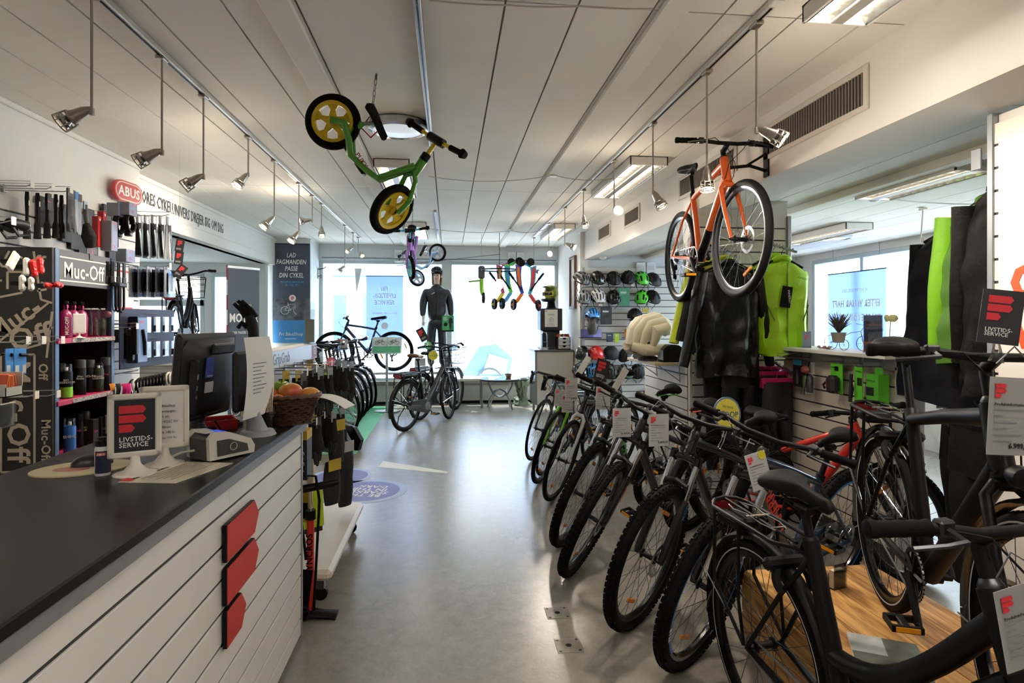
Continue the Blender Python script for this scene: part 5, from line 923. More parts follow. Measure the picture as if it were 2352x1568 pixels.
for q in [(.085, .62, .085, 1.3), (.265, .62, .265, 1.3), (.085, .62, .265, .62), (.085, 1.3, .265, 1.3), (.02, 1.33, .34, 1.6), (.02, 1.28, .3, 1.36), (.02, 1.62, .2, 1.66), (.3, 1.62, .36, 1.6), (.33, 1.28, .36, 1.55), (.12, 1.78, .2, 1.78), (.12, 1.68, .12, 1.78), (.2, 1.68, .2, 1.78), (.26, 1.9, .3, 1.62), (.02, .48, .08, .25), (.2, .25, .34, .12), (.02, .2, .3, .42), (.1, 1.84, .13, 1.9), (.16, 1.88, .2, 1.86), (.3, 1.72, .35, 1.7), (.28, 1.67, .33, 1.68), (.03, 1.72, .09, 1.73), (.03, 1.68, .07, 1.66), (.32, 1.42, .36, 1.46)]: stroke(*q)
PNK = M('a81f4e', .45); SHZ = (1.39, 1.02, .67)
for z in SHZ: s_ = MB().bx(.03, .375, .03, .62, z - .03, z, .002).build('shelf', PNK, mu); MB().bx(.375, .377, .16, .62, z - .027, z - .003).build('shelf_print', M('b9b4ad', .6, n=(120, .9)), s_)
def onshelf(px, z, x): return V((x, yx(px, x), z + .0003))
def can(px, z, x, r, h, m, lab, cap=BLK, clearcap=False, word=None, wm=None, band=None, name='spray_can'):
    t = thing(name, lab, name.replace('_', ' '), onshelf(px, z, x), group='cans and bottles on the brand display'); MB().lathe([(0, 0), (r * .96, 0), (r, .004), (r, h * .76), (r * .9, h * .79), (r * .55, h * .81)], 20).build('body', m, t)
    if clearcap: MB().lathe([(r * .93, h * .77), (r * .93, h * .98), (r * .86, h), (0, h)], 20).build('clear_cap', ACR, t); MB().lathe([(r * .3, h * .8), (r * .3, h * .9), (0, h * .9)], 12).build('nozzle', WPL, t)
    else: MB().lathe([(r * .97, h * .77), (r * .97, h * .97), (r * .9, h), (0, h)], 20).build('cap', cap, t)
    a0 = math.atan2(-t.location.y, -t.location.x)
    if band: MB().lathe([(r * 1.006, .006), (r * 1.006, h * .33)], 20).build('colour_band', band, t)
    if word: txt(word, r * .72 if len(word) < 9 else r * .5, wm or WS, t, RZ(a0) @ fm((r * 1.03, 0, h * .5), (1, 0, 0)), bold=.015, lead=.85)
    return t
LIM = M('7cc52c', .4)
can(152, SHZ[1], -2.34, .033, .21, BLK, 'black spray can with lime green base band and clear cap at the front left', clearcap=True, word='BIO\nDEGREASER', band=LIM); can(137, SHZ[1], -2.42, .033, .21, BLK, 'black and green spray can half hidden at the left end', band=LIM); can(184, SHZ[1], -2.36, .033, .225, BLK, 'black spray can lettered disc brake', word='Disc\nBrake', cap=M('3a3a3c', .4)); can(206, SHZ[1], -2.38, .03, .215, BLK, 'slim black spray can third on the middle shelf', word='MO-94', cap=M('3a3a3c', .4)); can(226, SHZ[1], -2.34, .031, .195, M('2c3a20', .4, n=(60, .8)), 'green patterned chain cleaner can with clear cap', clearcap=True, word='CHAIN\nCLEANER'); can(243, SHZ[1], -2.33, .031, .225, BLK, 'black spray can with pink script at the right end', word='Pro', wm=M('e2267a', .5), cap=M('3a3a3c', .4))
can(160, SHZ[2], -2.34, .033, .22, M('2a62a8', .35), 'blue spray can lettered shine on the bottom shelf', clearcap=True, word='SHINE'); can(182, SHZ[2], -2.4, .024, .22, BLK, 'slim black can with white and pink letters', word='N9', wm=M('e2267a', .5)); can(196, SHZ[2], -2.4, .028, .225, BLK, 'black can lettered dry lube in yellow', word='Dry\nLube', wm=M('d9c52a', .5), cap=M('2a2a2c', .4))
for k, (px, lb, cm) in enumerate([(214, 'black lube carton with pink letters', 'e2267a'), (233, 'black lube carton with green letters', '5cc24a')]): t = thing('lube_carton', lb, 'carton', onshelf(px, SHZ[2], -2.36), group='cans and bottles on the brand display'); MB().bx(-.02, .02, -.035, .03, 0, .17, .002).build('carton', MBK, t); txt('lube', .022, M(cm, .5), t, fm((.0205, 0, .09), (1, 0, 0)), bold=.01)
t = thing('tube_pack', 'pale squeeze tube at the right end of the bottom shelf', 'tube', onshelf(246, SHZ[2], -2.34)); MB().lathe([(0, 0), (.016, 0), (.018, .03), (.018, .05)], 16).build('cap', BLK, t); MB().grid(lambda u, v: (.02 * math.cos(2 * pi * u) * (1 - .6 * v), .02 * math.sin(2 * pi * u), .05 + .13 * v), 14, 3, cu=True).build('body', M('c9b9c2', .35), t)
for k, px in enumerate((150, 168, 186)):
    t = thing('cleaner_bottle', ['pink cleaner bottle with trigger, leftmost on the top shelf', 'pink cleaner bottle with trigger behind the small white sign', 'third pink cleaner bottle with trigger on the top shelf'][k], 'bottle', onshelf(px, SHZ[0], -2.36 - .02 * k), group='cans and bottles on the brand display'); MB().lathe([(0, 0), (.034, 0), (.037, .006), (.037, .13), (.03, .16), (.014, .175), (.013, .19)], 20).build('body', M('b0306e', .25, trans=.3), t); txt('MUC-OFF', .026, WS, t, RZ(-.8) @ fm((.0378, 0, .075), (1, 0, 0)) @ RZ(pi / 2), bold=.02)
    MB().lathe([(.016, .185), (.016, .2), (.013, .205)], 14).build('collar', M('e2267a', .4), t); MB().bx(-.02, .05, -.011, .011, .205, .228, .005).tube([(.03, 0, .21), (.036, 0, .19), (.03, 0, .175)], .005, 6).build('trigger_head', BLK, t, mat=RZ(-.9))
t = thing('shelf_sign', 'small white stand sign on the top shelf of the display', 'sign', onshelf(182, SHZ[0], -2.29), -.75 + pi / 2); MB().lathe([(0, .004), (.03, .003), (.034, 0), (0, 0)], 20).lathe([(.02, .004), (.006, .012), (.005, .03)], 14).build('foot', CRM, t); MB().bx(-.035, .035, -.004, .004, .028, .15, .003).build('frame', CRM, t); MB().bx(-.027, .027, -.0048, -.0038, .036, .142).build('paper', M('f4ece6', .6), t)
for k, (px, x) in enumerate([(205, -2.4), (222, -2.36), (238, -2.34)]): t = thing('gift_pack', ['clear gift pack behind the white shelf sign', 'clear gift pack with green can in the middle', 'clear gift pack with a rosy bow at the right'][k], 'pack', onshelf(px, SHZ[0], x), .2, group='clear gift packs'); MB().bx(-.03, .03, -.04, .04, 0, .19, .01).build('film', BAG, t); MB().lathe([(0, .002), (.018, .002), (.018, .11), (.008, .125), (0, .13)], 14, (0, -.018, 0)).build('can', M('4c6a2a', .4, n=(70, .6)), t); MB().lathe([(0, .002), (.018, .002), (.018, .11), (.008, .125), (0, .13)], 14, (0, .02, 0)).build('can', BLK, t); MB().ell((.02, .01, .15), (.03, .035, .025), 10, 6).build('bow', M('a2645a', .4), t) if k == 2 else None
# lights and packs on hooks before the display
LT = M('e7e5df', .15, coat=.6); RL = M('d8201c', .15, coat=.6)
def blight(px, py, x, m, lab, s=1.0, rot=0):
    t = hung('bike_light', lab, 'bike light', px, py, x, 'bike lights on hooks'); MB().bx(-.022 * s, .022 * s, -.045 * s, .045 * s, -.012, .008, .01).build('housing', M('c9c6bc', .3) if m is LT else M('a81a16', .3), t, mat=RZ(rot)); MB().ell((0, .02 * s, .006), (.017 * s, .02 * s, .005), 12, 6).ell((0, -.02 * s, .006), (.017 * s, .02 * s, .005), 12, 6).build('lens', m, t, mat=RZ(rot)); MB().tube([(0, 0, -.012), (0, 0, -.05)], .012, 8).build('clamp', BLK, t)
for a in [(30, 600, -2.1, LT, 'slanted white bike light at the upper left', 1.2, -.6), (62, 612, -2.08, LT, 'upright white bike light left of the red ones', 1.0, 0), (78, 616, -2.06, RL, 'left of two upper red bike lights', 1.0, .3), (93, 610, -2.05, RL, 'right of two upper red bike lights', 1.0, .2), (72, 652, -2.05, LT, 'clear round bike light in the lower light row', .8, 0), (52, 650, -2.08, LT, 'dark-sided bike light in the lower light row', .9, 0), (112, 656, -2.0, RL, 'small red bike light in the lower row', .7, 1.5), (135, 654, -1.97, RL, 'frontmost small red bike light before the header panel', .7, 1.5)]: blight(*a)
for k, (px, py, x, lab) in enumerate([(12, 520, -2.2, 'black head lamp hanging at the left picture edge'), (40, 515, -2.15, 'second black head lamp with round silver lens')]): t = hung('head_lamp', lab, 'lamp', px, py, x); MB().tube([(-.06, 0, 0), (.0, .004, .0), (.05, 0, 0)], [.02, .024, .028], 12).build('body', BLK, t); MB().ell((.055, 0, 0), (.02, .026, .026), 12, 6).build('lens', CHR, t); MB().tube([(-.03, -.02, 0), (-.02, -.06, .02), (.03, -.05, .03)], .008, 6).build('bracket', BLK, t)
hookpx(26, 512, -2.12, 'hook with the head lamps at the left edge')
for k, (px, py, x, lab) in enumerate([(26, 800, -2.12, 'rear blue accessory card'), (46, 800, -2.06, 'front blue accessory card with a black tool')]): t = hung('blue_card', lab + ' on the lower left hook', 'accessory card', px, py, x, 'blue accessory cards'); MB().bx(-.04, .04, -.125, 0, -.002, .002).build('card', M('2a7cc0', .45), t); MB().tube([(-.01, -.03, .006), (.03, -.035, .012)], .008, 8).build('tool', BLK, t); MB().bx(-.035, -.01, -.12, -.08, .0022, .003).build('photo', M('c9c9c4', .5), t); MB().bx(.012, .035, -.12, -.08, .0022, .003).build('photo', M('b9b0a8', .5), t)
for k, (px, py, x, L) in enumerate([(60, 772, -2.6, .55), (96, 772, -2.6, .62), (140, 772, -2.62, .6), (80, 898, -2.6, .5), (130, 896, -2.6, .55), (20, 958, -2.6, .3)]): 
    p = atx(px, py, -2.66 + L); hook((-2.66, p.y, p.z - .03), L, 'long hook with white price tag before the display side, ' + ['upper left', 'upper middle', 'upper right', 'lower left', 'lower right', 'bottom left'][k])
t = hung('energy_gel_box', 'open cardboard box of orange gel packs at the left edge', 'box', 8, 905, -2.06); MB().bx(-.06, .05, -.01, -.005, -.08, .05).bx(-.06, -.055, -.01, .05, -.08, .05).bx(.045, .05, -.01, .1, -.08, .05).bx(-.06, .05, -.01, .035, .048, .05).build('carton', M('c9c9bd', .6), t)
for k in range(5): MB().bx(-.05 + .018 * k, -.034 + .018 * k, 0, .09, -.05, .04, .006).build('gel_pack', M('e08a1e' if k % 2 else 'd85a28', .3), t, mat=RZ(.1 * (k - 2)))
t = hung('patch_kit', 'lime green patch kit in a clear bag at the left edge', 'patch kit', 10, 930, -2.15); MB().bx(-.04, .04, -.09, 0, -.004, .004, .002).build('card', M('a9c45a', .5), t); MB().bx(-.045, .06, -.11, .01, .006, .014, .004).build('bag', BAG, t)
# ================================================================ GLOVE STAND, PUMP, BANNERS
gs = thing('glove_stand', 'white glove display stand with logo header and low wheeled base', 'display stand', (-.98, 3.1, 0)); CRE = M('d8c7a4', .5)
MB().bx(-.06, .04, -.01, .06, .2, 1.33, .003).build('end_panel', CRE, gs); MB().bx(-.03, .0, .06, 1.2, .2, 1.25, .003).build('grid_back', M('c9c9c6', .5), gs); MB().bx(-.06, .04, 1.14, 1.2, .2, 1.33, .003).build('end_panel', CRE, gs)
hd = MB().bx(-.06, .055, -.005, 1.18, 1.235, 1.335, .003).build('header', M('eef0f2', .35), gs); txt('GripGrab', .085, M('8fa3bd', .5), hd, fm((.0555, .3, 1.285), (1, 0, 0)), bold=.01); b = MB().bx(.055, .057, 1.03, 1.17, 1.245, 1.328).build('logo_square', M('9a4a3a', .5), hd); txt('G', .07, WHT, hd, fm((.0575, 1.1, 1.286), (1, 0, 0)), bold=.03)
MB().bx(-.06, .37, .06, 1.25, .13, .19, .02).build('base_tray', M('e6dfcf', .4), gs)
for x, y in ((.3, .15), (.3, 1.15), (.0, .15), (.0, 1.15)): cw = MB().lathe([(0, -.012), (.035, -.012), (.035, .012), (0, .012)], 18, (0, 0, .036), 'y').build('castor', BLK, gs, loc=(x, y, 0)); MB().bx(-.02, .02, -.018, .018, .06, .13, .004).build('fork', STL, cw)
def glove_mesh(L, m, seed):
    rd = random.Random(seed); mb = MB().tube([(0, 0, 0), (0, -.05 * L, 0), (0, -.1 * L, 0), (0, -.15 * L, 0)], [.03, .034, .04, .036], 12, sq=.45)
    for k, (x, l) in enumerate(((-.027, .072), (-.009, .085), (.01, .08), (.028, .062))): mb.tube([(x, -.14 * L, 0), (x * 1.1, -.14 * L - l * .5, .006), (x * 1.15, -.14 * L - l, .012 * rd.random())], [.0105, .010, .0075], 8)
    mb.tube([(.032, -.07 * L, 0), (.05, -.11 * L, .006), (.052, -.15 * L, .01)], [.013, .012, .008], 8)
    return mb.mesh('glove', m)
GLB = [glove_mesh(1.0, M('151517', .75, b=(120, .3)), 1), glove_mesh(1.15, M('1c1d20', .7, b=(150, .3)), 2), glove_mesh(1.0, M('9fbf1e', .7), 3)]; ODN = ['first', 'second', 'third', 'fourth', 'fifth', 'sixth', 'seventh', 'eighth', 'ninth', 'tenth', 'eleventh', 'twelfth']
GC = [MB().bx(-.03, .03, -.02, .045, .012, .014).mesh('header_card', M(c, .5)) for c in ('c3a93a', '55585c', '8f9296')]
def glove(x, y, z, g, c, lab, grp, rz=0): t = thing('cycling_glove', lab, 'glove', mat=fm((x, y, z), (1, -.35, 0)) @ RZ(rz), group=grp); link('glove', GLB[g], t); link('header_card', GC[c], t, loc=(0, .0, 0)); return t
for r, (z, n, nm) in enumerate([(1.16, 12, 'upper'), (.86, 7, 'middle')]):
    for k in range(n):
        y = (3.2 if r == 0 else 3.55) + (.088 if r == 0 else .1) * k; glove(-.86 + .14 * ((k * 7) % 3) / 2 + (.04 if k > 7 else 0), y, z + .03 - .02 * (k % 2), 2 if (r, k) in ((0, 7),) else k % 2, k % 3, ('lime green ' if (r, k) == (0, 7) else 'black ') + 'cycling glove on the ' + nm + ' row of the stand, ' + ODN[k] + ' from the counter', 'cycling gloves on the stand')
    for k in range(5): hook((-.975, 3.22 + .22 * k, z + .055), .22, 'wire hook on the ' + nm + ' glove row, ' + ODN[k] + ' from the counter', grp='hooks on the glove stand')
for k in range(3): t = thing('glove_box', 'black and yellow glove box at the stand end, ' + ['rear', 'middle', 'front'][k] + ' one', 'box', (-.83 + .052 * k, 3.08, .70), group='glove boxes'); MB().bx(-.023, .023, -.05, .06, 0, .24, .002).build('box', M('1b1c1e', .45), t); MB().bx(-.0235, .0235, -.0505, .0605, .2, .245, .001).build('yellow_lid', M('c9a827', .5), t); txt('GripGrab', .028, WHT, t, fm((.0, -.0512, .09), (0, -1, 0)) @ RZ(-pi / 2))
for k in range(3): t = thing('glove_box', 'yellow-topped box on the lower row of the stand, ' + ['left', 'middle', 'right'][k] + ' one', 'box', (-.86 + .06 * k, 3.12 + .02 * k, .46), group='glove boxes'); MB().bx(-.026, .026, -.04, .05, 0, .16, .002).build('box', M('c0a22e', .5), t); MB().bx(-.02, .02, -.0405, -.039, .02, .1).build('black_print', BLK, t)
HV = M('b4cf1c', .6)
for k in range(4): t = thing('reflex_sleeve', 'hi-vis yellow arm sleeve hanging low on the stand, ' + ODN[k] + ' from the left', 'sleeve', mat=fm((-.80 + .028 * k, 3.3 + .02 * k, .56), (.4, -.9, 0)), group='hi-vis sleeves'); MB().grid(lambda u, v: (.022 * math.cos(2 * pi * u) * (1 + .3 * v), -.2 * v, .012 * math.sin(2 * pi * u)), 12, 6, cu=True).build('sleeve', HV, t); MB().bx(-.02, .02, -.23, -.2, -.006, .006, .003).build('cuff', DST, t)
for k, (x, y, z, lab) in enumerate([(-.72, 3.9, .84, 'black padded glove pack with white strip low on the stand'), (-.68, 4.0, .68, 'black overshoe pack hanging near the base tray'), (-.72, 3.75, .62, 'second black overshoe pack near the base tray'), (-.7, 4.1, .5, 'third black overshoe pack behind the pump')]): t = thing('overshoe_pack', lab, 'pack', mat=fm((x, y, z), (.8, -.6, 0)), group='overshoe packs'); MB().grid(lambda u, v: ((.05 + .02 * math.sin(3 * v)) * math.cos(2 * pi * u), -.26 * v, .025 * math.sin(2 * pi * u)), 12, 8, cu=True).build('overshoe', M('17181b', .6, b=(60, .3)), t); MB().bx(-.05, .05, -.05, .02, .026, .028).build('header_card', M('b8bcc0', .5) if k % 2 else M('c3a93a', .5), t)
t = thing('neon_hat', 'crumpled lime fabric item low at the counter end', 'cap', (-.79, 3.06, .36)); MB().grid(lambda u, v: ((.045 + .012 * math.sin(6 * pi * u)) * math.cos(2 * pi * u) * math.sin(pi * v), (.04 + .01 * math.sin(8 * pi * u)) * math.sin(2 * pi * u) * math.sin(pi * v), .07 * math.cos(pi * v)), 18, 10, cu=True).build('fabric', HV, t); MB().tube([(0, 0, .06), (0, .04, .12)], .003, 5).build('hanger_loop', BLK, t)
# red floor pump
pm = thing('floor_pump', 'red standing floor pump with black handle at the counter end', 'pump', (-.69, 3.05, 0)); MB().cyl((0, 0, .03), (0, 0, .52), .018, None, 16).build('barrel', M('d7281f', .3, coat=.4), pm); MB().tube([(-.16, .0, .012), (-.06, 0, .02), (0, 0, .03), (.06, 0, .02), (.13, .0, .012)], [.03, .036, .04, .036, .04], 10, sq=.5, up=(0, 1, 0)).build('foot', BLK, pm)
MB().cyl((0, 0, .5), (0, 0, .545), .026, None, 14).build('collar', BLK, pm); MB().cyl((0, 0, .54), (0, 0, .64), .007, None, 8).build('piston_rod', CHR, pm); MB().tube([(-.13, -.03, .635), (-.06, -.01, .65), (.06, .01, .665), (.13, .03, .675)], [.017, .02, .02, .017], 10).build('handle', BLK, pm)
MB().tube([(.02, -.02, .05), (.035, -.03, .3), (.05, -.03, .6), (.03, -.02, .72), (-.04, 0, .72), (-.06, 0, .6), (-.03, -.01, .4), (-.02, -.01, .3)], .007, 7).build('hose', BLK, pm); MB().lathe([(0, .014), (.03, .012), (.032, 0), (.032, -.02)], 18, (-.03, -.035, .05), 'y').build('gauge', DST, pm); txt('SYNCROS', .045, BLK, pm, fm((.0, -.0186, .33), (0, -1, 0)) @ RZ(pi / 2), bold=.02); MB().bx(-.03, .03, -.001, .001, -.2, 0).build('hang_tag', BLK, pm, mat=T3(-.01, -.035, .26) @ RY(.12))
# wooden hand with black glove on the stand
hn = thing('glove_hand', 'wooden display hand wearing a black winter glove', 'display hand', (-1.0, 3.16, 1.335), .2); MB().lathe([(0, 0), (.03, 0), (.034, .03), (.027, .075), (0, .075)], 18).build('wrist', M('9a6a35', .5, n=(20, .3)), hn)
mb = MB().tube([(0, 0, .06), (0, 0, .1), (-.01, 0, .15), (-.02, 0, .19)], [.036, .04, .043, .036], 14, sq=.65)
for k, (x, l) in enumerate(((-.03, .07), (-.012, .085), (.006, .085), (.02, .07))): mb.tube([(x - .008, 0, .18), (x - .03, -.006, .18 + l * .55), (x - .06, -.02, .18 + l)], [.0125, .0115, .009], 8)
mb.tube([(-.03, -.01, .13), (-.055, -.02, .15), (-.07, -.03, .125)], [.015, .013, .01], 8); mb.build('glove', M('0f0f11', .85, b=(100, .3)), hn)
# roll-up, pier banner, leaflets
GRB = M('4a5260', .7, b=(300, .05)); c = at(560, 800, 6.6); bn = thing('rollup_banner', 'grey roll-up banner about choosing a motor', 'banner', mat=fm((c.x, c.y, 0), (.82, -.57, 0)))
MB().bx(-.2, .2, .06, 2.08, 0, .002).build('banner_cloth', GRB, bn); MB().bx(-.205, .205, 2.07, 2.1, -.008, .01, .003).build('top_rail', M('dfe0e0', .3, .5), bn); MB().bx(-.21, .21, 0, .07, -.06, .06, .01).build('cassette', ALU, bn)
for s_, sz, y, b in (('FIND DEN', .055, 1.66, .0), ('MOTOR', .13, 1.52, .03), ('DER PASSER TIL DIG', .042, 1.36, .01)): txt(s_, sz, WHT, bn, T3(0, y, .0025), bold=b, sx=.75)
def bikepic(p, x, y, s, m):
    mb = MB()
    for cx in (-.5, .5): mb.tube([(x + s * (cx + .32 * math.cos(a)), y + s * .32 * math.sin(a), .003) for a in [2 * pi * k / 20 for k in range(20)]], s * .03, 4, closed=True)
    for a in [((-.5, 0), (-.25, .5), (.35, .5), (-.05, 0), (-.5, 0)), ((-.05, 0), (-.3, .65)), ((.5, 0), (.3, .7), (.45, .72))]: mb.tube([(x + s * u, y + s * v, .003) for u, v in a], s * .03, 4)
    return mb.build('bike_drawing', m, p)
bikepic(bn, -.02, 1.0, .17, WHT); bikepic(bn, -.02, .5, .17, WHT)
for k in range(10): MB().bx(.06, .15 - .02 * (k % 3), 1.12 - .035 * k - (.12 if k > 4 else 0), 1.128 - .035 * k - (.12 if k > 4 else 0), .002, .003).build('text_line', WHT if k % 5 else M('c8566a' if k == 0 else '7cc29a', .6), bn)
pb = thing('pier_banner', 'dark grey fabric banner on the pier with blue foot strip', 'banner', mat=fm((-2.56, 9.972, 0), (0, -1, 0))); W_ = .295
MB().grid(lambda u, v: (-W_ + 2 * W_ * u, 1.13 + 1.62 * v, .004 + .004 * math.sin(9 * u + 3 * v)), 12, 12).build('cloth', M('434a58', .75, b=(200, .05)), pb); MB().grid(lambda u, v: (-W_ + 2 * W_ * u, 1.13 + .37 * v, .006 + .004 * math.sin(9 * u + .6 * v)), 12, 3).build('blue_strip', M('3d7fb8', .75), pb); MB().grid(lambda u, v: (-W_ + 2 * W_ * u, 1.5 + .36 * v, .0058 + .004 * math.sin(9 * u + .68 * v + .7)), 12, 3).build('photo_strip', M('2d3138', .7, n=(8, .6), c2='6b7078'), pb)
MB().cyl((-W_, 2.75, .006), (W_, 2.75, .006), .008, None, 8).build('top_rod', DST, pb); bikepic(pb, 0, 1.66, .2, M('c9ccd0', .5))
for s_, y in (('LAD', 2.56), ('FAGMANDEN', 2.45), ('PASSE', 2.34), ('DIN CYKEL', 2.23)): txt(s_, .105, WHT, pb, T3(0, y, .014), bold=.015, shear=.15, sx=.72)
txt('FRI LIVSTIDSSERVICE 299:-\n(ELCYKEL 499:-)', .045, M('5aa0d8', .6), pb, T3(.02, 2.1, .014), shear=.15, sx=.75); MB().lathe([(0, .003), (.055, .003), (.055, 0)], 24, (.02, 1.86, .012)).build('round_badge', WHT, pb); flogo(.045, RED, pb, T3(0, 1.835, .016)); txt('Fri BikeShop', .075, WHT, pb, T3(-.0, 1.27, .016)); MB().bx(-.1, .08, 1.19, 1.2, .014, .015).build('tagline', WHT, pb)
t = thing('acrylic_sign', 'tall clear acrylic leaflet holder on the glove stand end', 'leaflet holder', (-.96, 4.22, 1.336), .3); MB().bx(-.035, .035, -.002, .0, .0, .29).bx(-.035, .035, .01, .012, 0, .24).bx(-.04, .04, -.03, .04, 0, .004).build('holder', ACR, t); MB().bx(-.03, .03, .002, .008, .01, .17).build('leaflet', M('c9d0b0', .6), t)
ds = thing('service_desk', 'grey service desk in the side bay opening', 'desk', (-3.4, 6.02, 0)); MB().bx(0, .75, 0, .5, 0, 1.06, .004).build('body', M('b9b4ab', .6), ds); MB().bx(-.02, .77, -.02, .52, 1.06, 1.09, .004).build('top', M('e4e2dc', .4), ds); MB().bx(.02, .2, -.004, .0, .5, 1.0).build('dark_panel', BLK, ds)
c = aty(452, 806, 6.15); t = thing('brochure_display', 'dark brochure display with white slogan on the service desk', 'brochure display', (c.x, 6.2, 1.0905), -.15); MB().bx(-.11, .11, 0, .006, 0, .21).build('panel', M('26262a', .5), t, mat=RX(-.2)); txt('THE BEST THINGS\nIN LIFE ARE FREE', .02, WHT, t, RX(-.2) @ fm((0, -.001, .15), (0, -1, 0)), shear=.15); MB().bx(-.11, .11, -.04, .0, 0, .03, .003).build('ledge', M('c23a48', .5), t)
c = aty(415, 806, 6.15); t = thing('hand_soap_bottle', 'white bottle with dark cap on the service desk', 'bottle', (c.x, 6.25, 1.0905)); MB().lathe([(0, 0), (.035, 0), (.037, .01), (.037, .1), (.015, .12)], 18).build('body', M('d9dcd2', .4), t); MB().lathe([(.016, .118), (.018, .15), (0, .15)], 14).build('cap', BLK, t); MB().lathe([(.0375, .03), (.0375, .08)], 18).build('label_wrap', M('b8a53a', .5), t)
t = thing('striped_pole', 'thin red and white striped pole in the side bay', 'pole', tuple(aty(522, 700, 9.0).xy) + (.99,))
for k in range(6): MB().cyl((0, 0, .22 * k), (0, 0, .22 * k + .22), .014, None, 8).build('stripe', M('b0202a', .5) if k % 2 else WHT, t)
# ================================================================ BALANCE BIKES
def mag(R, m, n=5):
    k = ('mag', R, m.name)
    if k not in WC:
        mb = MB().lathe([(R * .62, -.016), (R * .74, -.02), (R * .76, 0), (R * .74, .02), (R * .62, .016), (R * .6, 0)], 36, ax='y', closed=True).lathe([(.012, -.03), (.025, -.022), (.025, .022), (.012, .03)], 16, ax='y')
        for i in range(n):
            a = 2 * pi * i / n; d = V((math.cos(a), 0, math.sin(a))); e = V((-d.z, 0, d.x)); mb.add([tuple(d * r + e * w * sg + V((0, y, 0))) for y in (-.008, .008) for r, w in ((.02, .022), (R * .42, .012), (R * .64, .034)) for sg in (-1, 1)], [(0, 2, 3, 1), (2, 4, 5, 3), (6, 7, 9, 8), (8, 9, 11, 10), (0, 6, 8, 2), (2, 8, 10, 4), (1, 3, 9, 7), (3, 5, 11, 9)])
        WC[k] = (mb.mesh('wheel', m), MB().lathe([(R * .86 + R * .145 * math.cos(a), R * .15 * math.sin(a)) for a in [2 * pi * i / 10 for i in range(10)]], 40, ax='y', closed=True).mesh('tyre', RUB))
    return WC[k]
